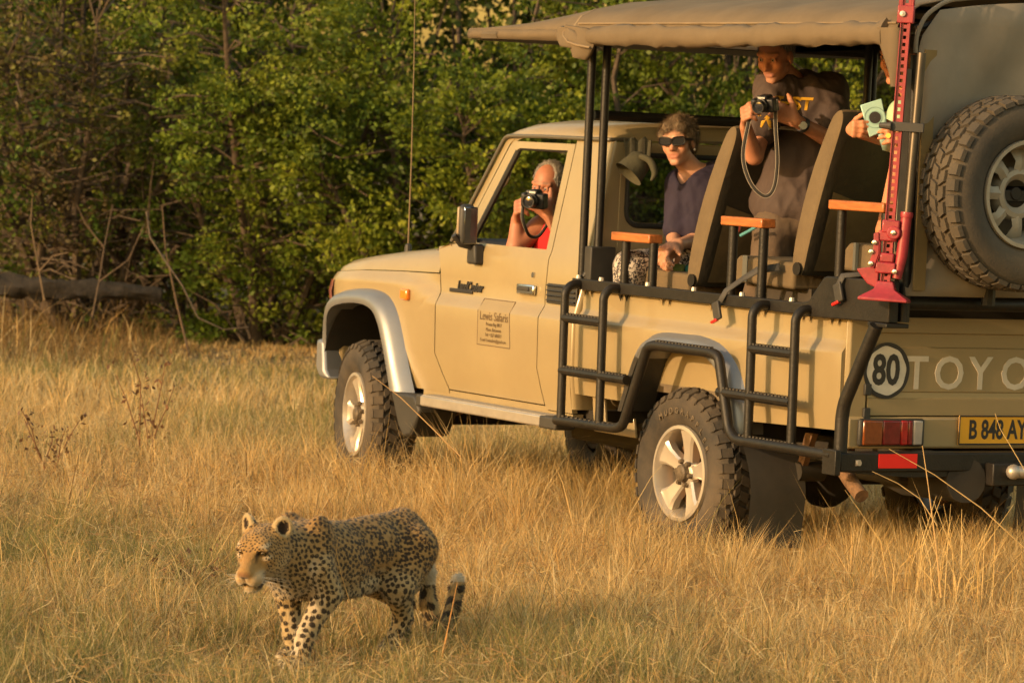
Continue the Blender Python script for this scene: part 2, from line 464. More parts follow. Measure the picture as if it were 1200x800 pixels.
    lf = [(3.570, .64), (3.548, .80), (3.475, .895), (3.355, .970), (3.19, 1.003), (3.01, 1.008), (2.895, .982), (2.825, .920), (2.765, .82), (2.70, .68), (2.655, .575)]
    mb = MB()
    secs = []
    of, cf, lf = spline(of), spline(cf), spline(lf)
    for (a, b_, c) in zip(of, cf, lf):
        fy = -((max(a[0], 3.36) - 3.36) / .26) ** 2 * .07
        secs.append([(a[0], (.865 + fy) * side, a[1]), ((a[0] + b_[0]) / 2, (.915 + fy) * side, (a[1] + b_[1]) / 2), (b_[0], (.940 + fy) * side, b_[1]),
                     ((b_[0] + c[0]) / 2, (.948 + fy) * side, (b_[1] + c[1]) / 2), (c[0], (.940 + fy) * side, c[1]), (c[0], (.80 + fy) * side, c[1])])
    mb.loft(secs)
    mb.build('front_flare', silver, V, sharp=50)
    # lower black mud guard behind the front wheel, and valance in front
    MB().prism([(2.655, .573), (2.515, .573), (2.40, .573), (2.33, .50), (2.42, .36), (2.50, .345), (2.56, .40)], 1, side * .70, side * .935).build('mud_guard', plas_blk, V, bev=.015)
    MB().prism([(3.655, .62), (3.655, .78), (3.57, .78), (3.545, .62), (3.49, .57), (3.60, .57)], 1, side * .62, side * .868).build('bumper_end', silver, V, bev=.02)
    # headlight wrapping the corner
    hs = []
    for x, y in ((3.500, .852), (3.570, .832), (3.640, .785), (3.672, .68), (3.678, .50)):
        hs.append([(x, y * side, 1.115 - max(0, x - 3.52) * .05), (x + .012, (y + .008) * side, 1.05), (x + .006, y * side, .985)])
    mb = MB().loft(hs); mb.build('headlight', mat('headlight_lens', (.42, .14, .11), .12, var=.3, scale=14, coat=.8), V)  # pinkish reflection painted into the lens colour

# indicator on the left wing
MB().obox((2.64, .880, 1.082), (.078, .03, .058)).build('side_indicator', amb_lens, V, bev=.010)
# vent grille behind the door
g = MB().obox((1.115, .838, 1.172), (.285, .012, .098)).build('vent_grille', plas_blk, V, bev=.004)
for k in range(4):
    MB().obox((1.115, .846, 1.137 + k * .024), (.265, .016, .006), (.5, 0, 0)).build('louvre', seal_m, g)

# ---- hood, nose, cowl, windscreen, roof
def hood_sec(x):
    zr = lerp_tab([(2.36, 1.212), (2.8, 1.200), (3.2, 1.184), (3.6, 1.156)], x)
    zt = lerp_tab([(2.36, 1.352), (2.6, 1.336), (3.0, 1.298), (3.3, 1.262), (3.52, 1.228), (3.60, 1.205), (3.64, 1.165)], x)
    w = lerp_tab([(2.36, .825), (3.2, .812), (3.5, .785), (3.6, .765), (3.64, .745)], x)
    half = [(w, zr), (w - .012, zr + (zt - zr) * .45), (w - .055, zr + (zt - zr) * .83), (w - .13, zt - .004), (w - .30, zt + .014), (.25, zt + .026), (0, zt + .03)]
    return [(x, y, z) for y, z in half] + [(x, -y, z) for y, z in reversed(half[:-1])]
mb = MB(); mb.loft([hood_sec(x) for x in (2.385, 2.45, 2.6, 2.8, 3.0, 3.2, 3.35, 3.45, 3.53, 3.58, 3.615, 3.64)])
mb.build('hood', paint, V, sharp=40)
MB().prism([(-.78, .62), (.78, .62), (.78, 1.16), (-.78, 1.16)], 0, 3.55, 3.63).build('nose_panel', paint, V, bev=.03)
MB().box((3.63, -.45, .90), (3.66, .45, 1.12)).build('radiator_grille', plas_blk, V, bev=.01)
MB().box((3.60, -.80, .60), (3.70, .80, .76)).build('front_bumper', silver, V, bev=.03)
mb = MB(); mb.loft([[(2.44, y, 1.352 - abs(y) ** 3 * .05) for y in np.linspace(-.82, .82, 9)], [(2.30, y, 1.378 - abs(y) ** 3 * .02) for y in np.linspace(-.82, .82, 9)], [(2.26, y, 1.33) for y in np.linspace(-.80, .80, 9)]])
mb.build('cowl', paint, V)
MB().loft([[(2.315 + .05 * (1 - (y / .8) ** 2), y, 1.375) for y in np.linspace(-.78, .78, 9)], [(1.985 + .03 * (1 - (y / .7) ** 2), y, 1.93) for y in np.linspace(-.675, .675, 9)]]).build('windscreen', glass, V)
MB().tube([(2.31 + .05 * (1 - (y / .8) ** 2), y, 1.385) for y in np.linspace(-.78, .78, 9)], .012, 8).build('windscreen_seal', seal_m, V)
def roof_sec(x, dz, w=.690):
    half = [(w, 1.936 + min(0, dz)), (w - .008, 1.955 + dz * .2), (w - .035, 1.985 + dz * .5), (w - .09, 2.010 + dz * .8), (w - .22, 2.030 + dz), (.25, 2.042 + dz), (0, 2.045 + dz)]
    return [(x, y, z) for y, z in half] + [(x, -y, z) for y, z in reversed(half[:-1])]
mb = MB(); mb.loft([roof_sec(2.01, -.088, .675), roof_sec(1.985, -.066, .680), roof_sec(1.93, -.036, .685), roof_sec(1.83, -.012), roof_sec(1.7, -.002), roof_sec(1.3, .006), roof_sec(1.08, -.004), roof_sec(1.00, -.022), roof_sec(.968, -.055, .68), roof_sec(.96, -.09, .67)])
mb.build('cab_roof', paint, V, sharp=50)
MB().loft([[(x, y, 1.915) for y in (-.66, 0, .66)] for x in (1.0, 1.5, 1.98)]).build('headliner', trim_in, V)
# rear wall of the cab with its window, rounded vertical corners
bm = bmesh.new()
def ringyz(y0, y1, z0, z1, r, n=5):
    P = []
    for cy, cz, a0 in ((y1 - r, z1 - r, 0), (y0 + r, z1 - r, 90), (y0 + r, z0 + r, 180), (y1 - r, z0 + r, 270)):
        P += arc(cy, cz, r, r, a0, a0 + 90, n)
    return P
rings = [[( .960, y, z) for y, z in ringyz(-.655, .655, .62, 1.935, .06)], [(.945, y, z) for y, z in ringyz(-.64, .64, .64, 1.925, .06)],
         [(.945, y, z) for y, z in ringyz(-.60, .60, 1.525, 1.872, .07)], [(.953, y, z) for y, z in ringyz(-.585, .585, 1.54, 1.857, .06)]]
MB().loft([r_ + [r_[0]] for r_ in rings]).build('cab_rear_wall', paint, V, sharp=30)
for side in (1, -1):   # curved corner from the quarter panel round to the rear wall
    secs = []
    for z in (.62, .80, 1.05, 1.2, 1.38, 1.65, 1.93):
        y0 = ycab(1, z)
        secs.append([(.967, y0 * side, z), (.955, (y0 - .004) * side, z), (.947, (y0 - .02) * side, z), (.944, (y0 - .05) * side, z), (.945, min(y0 - .07, .70) * side, z), (.95, .60 * side, z)])
    MB().loft(secs).build('cab_corner', paint, V, sharp=60)
MB().tube([(.949, y, z) for y, z in ringyz(-.60, .60, 1.525, 1.872, .07)] + [(.949, .60, 1.802)], .014, 8).build('rear_window_seal', seal_m, V)
MB().box((.953, -.60, 1.53), (.957, .60, 1.87)).build('rear_window', dark_glass, V)
MB().box((.90, -.76, .56), (2.6, .76, .62)).build('cab_floor', under_m, V)
# interior
MB().prism([(1.90, 1.05), (2.30, 1.05), (2.30, 1.36), (2.12, 1.40), (1.98, 1.34)], 1, -.76, .76).build('dashboard', dash_m, V, bev=.03)
for yy in (.38, -.38):
    cs = vpart('cab_seat')
    MB().obox((1.50, yy, 1.02), (.52, .56, .16)).build('seat_cushion', seat_in, cs, bev=.04)
    MB().obox((1.18, yy, 1.24), (.13, .54, .46), (0, -.14, 0)).build('seat_backrest', seat_in, cs, bev=.05)
mb = MB(); rw = Euler((0, R(-65), 0)).to_matrix()
mb.tube([Vector((1.92, -.36, 1.36)) + rw @ Vector((.19 * math.cos(a), .19 * math.sin(a), 0)) for a in np.linspace(0, 2 * PI, 25)], .014, 8, caps=False)
mb.tube([(1.92, -.36, 1.36), (2.10, -.36, 1.26)], .022, 8)
mb.tube([(1.92, -.53, 1.36), (1.94, -.36, 1.34), (1.92, -.19, 1.36)], .014, 8)
mb.build('steering_wheel', dash_m, V)
mb = MB().tube([(2.13, .60, 1.80), (2.11, .585, 1.79), (2.16, .575, 1.70), (2.235, .585, 1.655), (2.25, .60, 1.655)], .013, 10, .03)
mb.build('grab_handle', mat('grab_handle_vinyl', (.40, .30, .19), .5), V)
# mirror on the door
mr_ = MB().obox((1.985, .902, 1.472), (.06, .088, .215), (0, 0, R(-16))).build('door_mirror', plas_blk, V, bev=.03, bseg=3)
MB().obox((1.958, .894, 1.472), (.012, .074, .190), (0, 0, R(-16))).build('mirror_glass', mat('mirror_silver', (.22, .23, .24), .08, metal=1.0, var=.02), mr_, bev=.01)
MB().obox((1.996, .940, 1.472), (.02, .022, .188), (0, 0, R(-16))).build('mirror_trim', mat('mirror_trim', (.30, .22, .13), .4), mr_, bev=.008)
MB().prism([(1.935, 1.275), (2.03, 1.275), (2.03, 1.38), (1.95, 1.38)], 1, .81, .87).build('mirror_bracket', plas_blk, V, bev=.012)
MB().tube([(1.99, .85, 1.36), (1.99, .93, 1.375), (1.99, .97, 1.42)], .016, 8).build('mirror_arm', plas_blk, V)
# aerial
an = MB().tube([(3.14, .60, 1.29), (3.145, .60, 1.75), (3.165, .60, 2.3), (3.20, .60, 2.85)], [.0055, .0045, .0035, .002], 6).build('aerial', mat('aerial_tan', (.17, .115, .055), .7), V)
MB().lathe([(0, .05), (.018, .04), (.022, 0)], (3.14, .60, 1.285), 2, 10).build('aerial_mount', plas_blk, an)

# aluminium side step
st = MB().obox((1.66, .905, .555), (1.27, .115, .055)).build('side_step', alum, V, bev=.008)
MB().obox((1.66, .905, .584), (1.24, .09, .004)).build('step_tread', mat('step_rubber', (.30, .27, .23), .6, var=.3, scale=60), st)
for x in (1.0, 2.30):
    MB().obox((x, .905, .553), (.06 if x > 2 else .16, .117, .062)).build('step_end_cap', plas_blk, st, bev=.01)

# ---- load bed
YB = [(.62, .835), (.70, .850), (.80, .862), (1.055, .865), (1.065, .862), (1.105, .832), (1.118, .828), (1.26, .826)]
def ybed(x, z): return lerp_tab(YB, z)
archb = [(.46, .70), (.40, .82), (.32, .95), (.24, 1.005), (.14, 1.018), (-.22, 1.018), (-.36, .985), (-.47, .90), (-.54, .78), (-.575, .70)]
for side in (1, -1):
    panel('bed_side', [(.935, 1.235), (.935, .70)] + spline(archb, 3) + [(-1.305, .722), (-1.305, 1.235)], ybed, paint, V, .025,
          (.8, .95, 1.055, 1.065, 1.085, 1.105, 1.118), (-1.0, -.6, .6), (), side)
    MB().box((-1.30, side * .74 - .01, .80), (.93, side * .74 + .01, 1.22)).build('bed_inner_side', paint, V)
    MB().box((-1.30, min(side * .75, side * .80), 1.205), (.93, max(side * .75, side * .80), 1.23)).build('bed_top_rail', paint, V)
    secs = []
    of = [(.47, .66), (.41, .80), (.345, .93), (.27, 1.02), (.15, 1.058), (-.05, 1.064), (-.22, 1.062), (-.375, 1.030), (-.50, .945), (-.575, .83), (-.615, .70), (-.62, .62)]
    lf = [(.40, .66), (.345, .78), (.285, .90), (.22, .965), (.13, .982), (-.05, .986), (-.20, .984), (-.325, .958), (-.43, .885), (-.50, .79), (-.54, .69), (-.545, .62)]
    of, lf = spline(of), spline(lf)
    for a, c in zip(of, lf):
        m_ = ((a[0] + c[0]) / 2, (a[1] + c[1]) / 2)
        secs.append([(a[0], .855 * side, a[1]), (a[0] * .7 + c[0] * .3, .890 * side, a[1] * .7 + c[1] * .3), (m_[0], .915 * side, m_[1]), (a[0] * .2 + c[0] * .8, .925 * side, a[1] * .2 + c[1] * .8), (c[0], .915 * side, c[1]), (c[0], .74 * side, c[1])])
    mb = MB().loft(secs[9:]); mb.build('rear_flare', silver, V, sharp=50)
    mb = MB().loft(secs[:10]); mb.build('flare_foot', plas_blk, V, sharp=50)
    # corner post of the bed
    MB().prism([(-1.305, side * .845), (-1.312, side * .85), (-1.330, side * .835), (-1.335, side * .745), (-1.30, side * .745)], 2, .722, 1.232).build('bed_corner', paint, V, bev=.006)
    # little drips of paint sealant hooks under the rail
    for x in (.88, .55, .18, -.24, -.62, -.98, -1.2):
        for dx in (-.028, .028):
            hk = MB().add([(x + dx - .012, side * .845, 1.205), (x + dx + .012, side * .845, 1.205), (x + dx, side * .836, 1.172), (x + dx, side * .826, 1.205)], [(0, 1, 2), (1, 3, 2), (3, 0, 2), (0, 3, 1)])
            hk.build('rail_tab', steel_blk if x < .7 and x > .3 else paint, V)
    # wheel house
    mb = MB()
    n = 12
    a_ = [(.50 * math.cos(PI * k / n) - .05, .60 + .46 * math.sin(PI * k / n)) for k in range(n + 1)]
    mb.loft([[(x, side * .84, z) for x, z in a_], [(x, side * .42, z) for x, z in a_]])
    mb.add([(x, side * .42, z) for x, z in a_], [tuple(range(n + 1))])
    mb.build('wheel_house', under_m, V)
    a_ = [(3.12 + .46 * math.cos(PI * k / n), .60 + .44 * math.sin(PI * k / n)) for k in range(n + 1)]
    mb = MB().loft([[(x, side * .86, z) for x, z in a_], [(x, side * .45, z) for x, z in a_]]); mb.add([(x, side * .45, z) for x, z in a_], [tuple(range(n + 1))])
    mb.build('front_wheel_house', under_m, V)
MB().box((-1.30, -.75, .76), (.93, .75, .80)).build('bed_floor', mat('bed_floor', (.16, .12, .075), .8, var=.3), V)
MB().box((.905, -.74, .78), (.93, .74, 1.22)).build('bed_front', paint, V)

# brackets under the bed front, chassis, axle, springs
br = MB(); br.prism([(.83, .70), (.80, .53), (.42, .53), (.47, .70), (.55, .70), (.52, .585), (.70, .585), (.72, .70)], 1, .80, .815)
br.build('bed_bracket', paint, V, bev=.003)
for side in (1, -1):
    MB().box((-1.42, side * .44 - .05, .52), (3.5, side * .44 + .05, .64)).build('chassis_rail', under_m, V, bev=.01)
    for ax, nm in ((0, 'rear_leaf_spring'), (3.18, 'front_spring')):
        sp = vpart(nm)
        for k in range(4 if ax == 0 else 2):
            L_ = .68 - .12 * k
            pts = [(ax + t * L_, 0, .40 - .022 * k + .10 * t * t) for t in np.linspace(-1, 1, 9)]
            mb = MB().loft([[(x, side * .56 - .035, z), (x, side * .56 + .035, z), (x, side * .56 + .035, z - .014), (x, side * .56 - .035, z - .014)] for x, y, z in pts], closed=True, cap=True)
            mb.build('leaf', rust_m, sp)
        if ax == 0:
            MB().obox((-.52, side * .56, .44), (.05, .085, .10)).build('spring_clip', under_m, sp, bev=.005)
            MB().tube([(-.68, side * .50, .48), (-.68, side * .64, .48)], .045, 12).build('spring_eye', under_m, sp)
            MB().prism([(-.70, .48), (-.66, .48), (-.72, .66), (-.78, .66)], 1, side * .60, side * .63).build('shackle_plate', rust_m, sp)
MB().tube([(0, -.72, .405), (0, .72, .405)], .06, 12).ball((0, 0, .405), (.17, .15, .17)).build('rear_axle', under_m, V)
MB().tube([(3.18, -.72, .405), (3.18, .72, .405)], .055, 12).build('front_axle', under_m, V)
MB().tube([(-.6, .20, .56), (-1.0, .25, .50), (-1.5, .30, .52)], .10, 14).build('silencer', under_m, V)
MB().tube([(-1.02, .60, .60), (-1.25, .80, .56), (-1.42, .855, .50), (-1.50, .86, .455)], .033, 14, .08).build('exhaust_pipe', rust_m, V)
MB().box((.5, -.5, .40), (1.8, .35, .58)).build('fuel_tank', under_m, V, bev=.03)
MB().obox((-.35, 0, .52), (1.6, .85, .12)).build('under_tray', under_m, V, bev=.02)
for side in (1, -1):
    f_ = MB().loft([[(-.62 - .04 * math.sin(k * .5) - .012 * k, side * y, .60 - k * .052) for y in np.linspace(.60, .90, 5)] for k in range(10)])
    f_.build('mud_flap', mat('mud_flap', (.052, .048, .043), .75, var=.2, dust=.4, dust_col=(.13, .10, .07)), V)

# ---- wheels
def tyre_mesh(r=.402, w=.258, rim=.222, nblk=34, spare=False):
    hw = w / 2
    mb = MB()
    prof = [(rim - .012, hw - .055), (rim + .004, hw - .03), (rim + .03, hw - .006), (r * .74, hw + .008), (r * .85, hw + .003), (r * .915, hw - .012), (r * .962, hw - .036), (r * .970, 0),
            (r * .962, -hw + .036), (r * .915, -hw + .012), (r * .85, -hw - .003), (r * .74, -hw - .008), (rim + .03, -hw + .006), (rim + .004, -hw + .03), (rim - .012, -hw + .055)]
    mb.lathe(prof, (0, 0, 0), 1, 56, caps=False)
    rows = [(-hw + .030, .060), (-.045, .058), (.018 if spare else .010, .054), (.062 if spare else .05, .03), (hw - .030, .060)] if not spare else [(-hw + .026, .050), (-.062, .044), (-.012, .044), (.040, .044), (hw - .026, .050)]
    for ri, (yc, bw) in enumerate(rows):
        for k in range(nblk):
            a0 = 2 * PI * (k + .5 * (ri % 2) + .1 * ri) / nblk
            da = 2 * PI / nblk * (.72 if not spare else .80) / 2
            edge = ri in (0, len(rows) - 1)
            sk = .10 * (1 if ri % 2 else -1) if not edge else 0
            vs = []
            for rad, sh in ((r * .955, 1.0), (r, .86)):
                for dy, dd in ((-1, -1), (1, -1), (1, 1), (-1, 1)):
                    a = a0 + dd * da * sh + sk * dy * .25
                    y = yc + dy * bw / 2 * sh
                    rr_ = rad if abs(y) < hw - .012 else rad - (.012 if spare else .026)
                    vs.append((rr_ * math.cos(a), y, rr_ * math.sin(a)))
            if edge:   # shoulder lug running down the side wall
                s_ = 1 if yc > 0 else -1
            mb.add(vs, [(0, 3, 2, 1), (4, 5, 6, 7), (0, 1, 5, 4), (1, 2, 6, 5), (2, 3, 7, 6), (3, 0, 4, 7)])
            if edge and not spare:
                s_ = 1 if yc > 0 else -1
                vs = []
                for rad, y in ((r * .945, (hw - .006) * s_), (r * .875, (hw + .005) * s_)):
                    for dd in (-1, 1):
                        a = a0 + dd * da * .8
                        vs.append((rad * math.cos(a), y, rad * math.sin(a)))
                        vs.append((rad * math.cos(a) * .985, y - .02 * s_, rad * math.sin(a) * .985))
                mb.add(vs, [(0, 2, 6, 4), (0, 4, 5, 1), (2, 3, 7, 6), (0, 1, 3, 2), (4, 6, 7, 5)])
    return mb.mesh('tyre')
def rim_mesh(rim=.222, w=.265):
    hw = w / 2
    mb = MB()
    mb.lathe([(rim - .010, hw - .050), (rim + .004, hw - .028), (rim + .002, hw - .012), (rim - .014, hw - .010), (rim - .022, hw - .030), (rim - .030, hw - .09), (rim - .034, -hw + .05)], (0, 0, 0), 1, 48, caps=False)
    mb.lathe([(.0, hw - .045), (.050, hw - .045), (.066, hw - .055), (.070, hw - .085), (.0, hw - .085)], (0, 0, 0), 1, 30)
    for k in range(5):
        a = 2 * PI * k / 5 + PI / 2
        ca, sa = math.cos(a), math.sin(a)
        def q(rad, t, y): return (rad * ca - t * sa, y, rad * sa + t * ca)
        secs = []
        for rad, hwid, yt, yb in ((.045, .036, hw - .050, hw - .10), (.10, .034, hw - .046, hw - .10), (.15, .044, hw - .036, hw - .085), (.188, .064, hw - .030, hw - .08), (rim - .018, .082, hw - .030, hw - .07)):
            secs.append([q(rad, -hwid, yt - .010), q(rad, -hwid * .72, yt), q(rad, 0, yt - .003), q(rad, hwid * .72, yt), q(rad, hwid, yt - .010), q(rad, hwid * .9, yb), q(rad, -hwid * .9, yb)])
        mb.loft(secs, closed=True, cap=True)
    return mb.mesh('rim')
def hub_mesh(w=.265):
    hw = w / 2
    mb = MB()
    mb.lathe([(0, hw - .012), (.030, hw - .014), (.040, hw - .022), (.044, hw - .045), (.058, hw - .050)], (0, 0, 0), 1, 20)
    for k in range(6):
        a = 2 * PI * k / 6
        mb.lathe([(0, .020), (.010, .020), (.013, .012), (.013, 0)], (.057 * math.cos(a), hw - .048, .057 * math.sin(a)), 1, 6)
    return mb.mesh('hub')
def disc_mesh():
    return MB().lathe([(0, 0), (.17, 0), (.17, -.03), (0, -.03)], (0, .02, 0), 1, 32).mesh('brake_disc')
T_ME, R_ME, H_ME, D_ME = tyre_mesh(), rim_mesh(), hub_mesh(), disc_mesh()
for me_, mm in ((T_ME, rubber), (R_ME, alloy), (H_ME, mat('hub_dark', (.12, .09, .06), .6, metal=.3, var=.5, scale=40)), (D_ME, rust_m)):
    me_.materials.append(mm); me_.polygons.foreach_set('use_smooth', np.ones(len(me_.polygons), bool)); me_.set_sharp_from_angle(angle=R(35))
letter_tyre = mat('tyre_lettering', (.115, .088, .058), .85, var=.4, scale=60)
def wheel(loc, rz, name='wheel', spin=0.0, lettering=False, meshes=(T_ME, R_ME, H_ME, D_ME)):
    w = bpy.data.objects.new(name, None); COL.objects.link(w); w.parent = V; w.location = loc
    w.rotation_euler = (0, spin, rz); w.empty_display_size = .1
    for nm, me_ in zip(('tyre', 'rim', 'hub', 'brake_disc'), meshes):
        if me_ is None: continue
        o = bpy.data.objects.new(nm, me_); COL.objects.link(o); o.parent = w
    if lettering:
        word = 'MUDGRAPPLER'
        for i, ch in enumerate(word):
            a = R(128 - i * 9.2) - spin * 0
            rad = .292
            o = text_mesh('tyre_letter', ch, .040, letter_tyre, None, (-rad * math.cos(a) * -1 * -1, .1375, rad * math.sin(a)),
                          (-math.sin(a), 0, -math.cos(a)), (-math.cos(a), 0, math.sin(a)), .002, .0008)
            o.parent = w
    return w
wheel((0, .715, .405), 0, spin=R(-8), lettering=True)
wheel((3.18, .735, .405), R(-12), spin=R(20))
wheel((0, -.715, .405), PI); wheel((3.18, -.735, .405), PI + R(-12))

# ---- rear end: tailgate, lights, plate, bumper
tg = panel('tailgate', [(-.735, .792), (.735, .792), (.735, 1.222), (-.735, 1.222)],
           lambda y, z: lerp_tab([(.79, 1.335), (.862, 1.335), (.868, 1.329), (.892, 1.327), (.897, 1.333), (1.088, 1.333), (1.094, 1.325), (1.150, 1.325), (1.156, 1.337), (1.23, 1.337)], z),
           paint, None, .02, (.862, .868, .892, .897, 1.088, 1.094, 1.150, 1.156))
def to_rear(o):   # the panel was laid out as (x=y', y=depth): turn it to face the rear
    for v in o.data.vertices:
        x, y, z = v.co; v.co = (-y, x, z)
    o.data.flip_normals() if False else None
    bm = bmesh.new(); bm.from_mesh(o.data); bmesh.ops.recalc_face_normals(bm, faces=bm.faces); bm.to_mesh(o.data); bm.free()
to_rear(tg); tg.parent = V
for ch, y in zip('TOYOTA', (.478, .300, .128, -.068, -.245, -.425)):
    text_mesh('tailgate_letter', ch, .205, letter_m, tg, (-1.3345, y, .972), (0, -1, 0), (0, 0, 1), .0012, .003)
dc = vpart('speed_decal')
MB().lathe([(0, .0018), (.121, .0018), (.123, 0)], (0, 0, 0), 1, 48, rot=Matrix.Rotation(PI / 2, 3, 'Z')).build('decal_disc', white_m, dc).location = (-1.3335, .642, .988)
mb = MB(); ro, ri = [], []
for k in range(49):
    a = 2 * PI * k / 48; rw_ = .018 + .004 * math.sin(5 * a + 1) * math.sin(3 * a)
    ro.append((-1.3362, .642 + .124 * math.cos(a), .988 + .124 * math.sin(a))); ri.append((-1.3362, .642 + (.124 - rw_) * math.cos(a), .988 + (.124 - rw_) * math.sin(a)))
mb.loft([ro, ri]).build('decal_ring', black_m, dc)
text_mesh('decal_number', '80', .185, black_m, dc, (-1.3365, .645, .985), (0, -1, 0), (0, 0, 1), .0008, .005, sx=.80)
rs = MB().box((-1.345, -.84, .645), (-1.30, .84, .786)).build('rear_valance', paint, V, bev=.012)
for side in (1, -1):
    tl = vpart('tail_light')
    yc = .615 * side
    MB().obox((-1.352, yc, .718), (.03, .352, .122)).build('lamp_frame', plas_blk, tl, bev=.012)
    for a, b_, mm in ((.775, .672, ambdk_lens), (.670, .575, red_dark), (.573, .535, red_lens), (.533, .508, red_dark), (.506, .456, clr_lens)):
        MB().box((-1.374, min(a * side, b_ * side), .664), (-1.352, max(a * side, b_ * side), .772)).build('lens', mm, tl, bev=.006)
pl = MB().box((-1.356, -.235, .664), (-1.352, .248, .794)).build('number_plate', yellow_m, V, bev=.002)
mb = MB()
for a, b_ in (((.245, .667), (.245, .791)), ((.245, .791), (-.232, .791)), ((-.232, .791), (-.232, .667)), ((-.232, .667), (.245, .667))):
    mb.tube([(-1.357, a[0], a[1]), (-1.357, b_[0], b_[1])], .0035, 6)
mb.build('plate_border', black_m, pl)
text_mesh('plate_text', 'B 848 AYT', .118, black_m, pl, (-1.3568, .008, .727), (0, -1, 0), (0, 0, 1), .0008, .003, sx=.70)
for z in (.905, .80):
    MB().obox((-1.338, .742, z), (.02, .035, .05)).build('tailgate_hinge', plas_blk, V, bev=.004)
bp = MB().box((-1.50, -.98, .560), (-1.40, .98, .642)).build('rear_bumper', steel_blk, V, bev=.006)
MB().prism([(-.98, .56), (.98, .56), (.62, .535), (-.62, .535)], 0, -1.485, -1.43).build('bumper_lip', steel_blk, bp)
MB().box((-1.503, .575, .576), (-1.5005, .78, .638)).build('reflector', red_tape, bp)
MB().box((-1.503, -.78, .576), (-1.5005, -.575, .638)).build('reflector', red_tape, bp)
MB().obox((-1.50, .89, .600), (.012, .025, .025)).lathe([(0, 0), (.012, 0), (.012, -.01)], (-1.505, .89, .60), 0, 8).build('bumper_bolt', alum, bp)
MB().obox((-1.46, 1.0, .60), (.10, .03, .11)).build('bumper_bracket', steel_blk, bp, bev=.004)
tb = MB().box((-1.56, -.16, .50), (-1.48, .20, .60)).build('tow_bracket', steel_blk, V, bev=.006)
MB().tube([(-1.58, .10, .565), (-1.60, .06, .565), (-1.60, .0, .575), (-1.58, -.04, .60)], .028, 12).ball((-1.58, .105, .565), .034).build('tow_shackle', alum, tb)

# ---- side guards: two ladders joined by a hoop over the wheel (left; right mirrored)
for side in (1, -1):
    fr = vpart('step_frame')
    Y = .965 * side
    for xa, xb, zb in ((.880, .525, .585), (-.745, -1.085, .635)):
        for x in (xa, xb):
            MB().tube([(x, .885 * side, 1.236), (x - .0, .93 * side, 1.236), (x, Y, 1.20), (x - .012, Y, zb)], .021, 12, .06).build('upright', steel_blk, fr)
        zs = (1.072, .818) if xa > 0 else (1.040, .826)
        for i, z in enumerate(zs):
            x1 = xb
            if i == 1: x1 = .285 if xa > 0 else xb
            x0 = xa if not (i == 1 and xa < 0) else -.505
            MB().tube([(x0, Y, z), (x1, Y, z)], .023, 10).build('rung', steel_blk, fr)
            rb = MB()
            for t in np.arange(min(x0, x1) + .03, max(x0, x1) - .02, .028):
                rb.obox((t, Y, z + .021), (.010, .034, .008), (0, 0, .5))
            g_ = rb.build('rung_grip', steel_blk, fr); g_['kind'] = 'stuff'
    MB().tube([(.91, Y, .575), (.36, Y, .583), (.30, Y, .600), (.115, Y, .985), (.05, Y, .998), (-.43, Y, .998), (-.49, Y, .985), (-.60, Y, .66), (-.66, Y, .622), (-1.46, Y * 1.03, .628)], .024, 12, .07).build('guard_rail', steel_blk, fr)
    rb = MB()
    for t in np.arange(.02, .38, .028): rb.obox((.91 - t * 1.5, Y, .600), (.012, .034, .008), (0, 0, .5))
    for t in np.arange(-.42, .05, .028): rb.obox((t, Y, 1.020), (.010, .034, .008), (0, 0, .5))
    for t in np.arange(-1.12, -.68, .028): rb.obox((t, Y, .648), (.010, .034, .008), (0, 0, .5))
    rb.build('grip_ribs', steel_blk, fr)['kind'] = 'stuff'
    MB().tube([(-1.445, .945 * side, .63), (-1.445, .945 * side, .80), (-1.46, .945 * side, .86), (-1.635, .925 * side, 1.20)], .030, 14, .07).build('corner_brace', steel_blk, V)

# ---- top rail, gusset plates and canopy frame
for side in (1, -1):
    rl = MB().box((-1.03, min(side * .845, side * .885), 1.210), (.955, max(side * .845, side * .885), 1.262)).build('side_rail', steel_blk, V, bev=.004)
    for x in (.93, .72, .30, -.10, -.5, -.9):
        MB().lathe([(0, .018), (.012, .016), (.014, 0)], (x, .862 * side, 1.262), 2, 8).build('rail_bolt', alum, rl)
    MB().prism([(-1.02, 1.205), (-1.02, 1.264), (-1.075, 1.274), (-1.185, 1.384), (-1.205, 1.390), (-1.68, 1.395), (-1.68, 1.215)], 1, side * .845, side * .895).build('gusset_plate', steel_blk, V, bev=.005)
    MB().box((-1.70, min(side * .80, side * .92), 1.195), (-1.56, max(side * .80, side * .92), 1.214)).build('brace_shelf', steel_blk, V, bev=.004)
    # posts
    MB().tube([(.945, .835 * side, 1.26), (.945, .835 * side, 2.48)], .021, 12).build('canopy_post', steel_blk, V)
    MB().tube([(.925, .83 * side, 1.27), (.90, .80 * side, 1.34), (.905, .775 * side, 1.40), (.905, .775 * side, 2.48)], .021, 12, .05).build('canopy_post', steel_blk, V)
    MB().tube([(-1.655, .80 * side, 1.22), (-1.655, .80 * side, 2.36)], .026, 12).build('canopy_post', steel_blk, V)
    MB().tube([(.945, .835 * side, 2.47), (-1.655, .80 * side, 2.47)], .021, 10).build('canopy_rail', steel_blk, V)
    MB().tube([(.945, .835 * side, 2.47), (1.99, .84 * side, 2.445)], .016, 10).build('awning_rail', steel_blk, V)
    MB().box((.86, min(side * .70, side * .84), 1.22), (.925, max(side * .70, side * .84), 1.42)).build('post_bracket', plas_blk, V, bev=.006)
MB().tube([(.965, -.80, 2.055), (.965, .80, 2.055)], .026, 10).build('head_bar', steel_blk, V)
MB().tube([(-1.62, .84, 1.30), (-1.62, -.84, 1.30)], .030, 14).build('rear_bar', steel_blk, V)
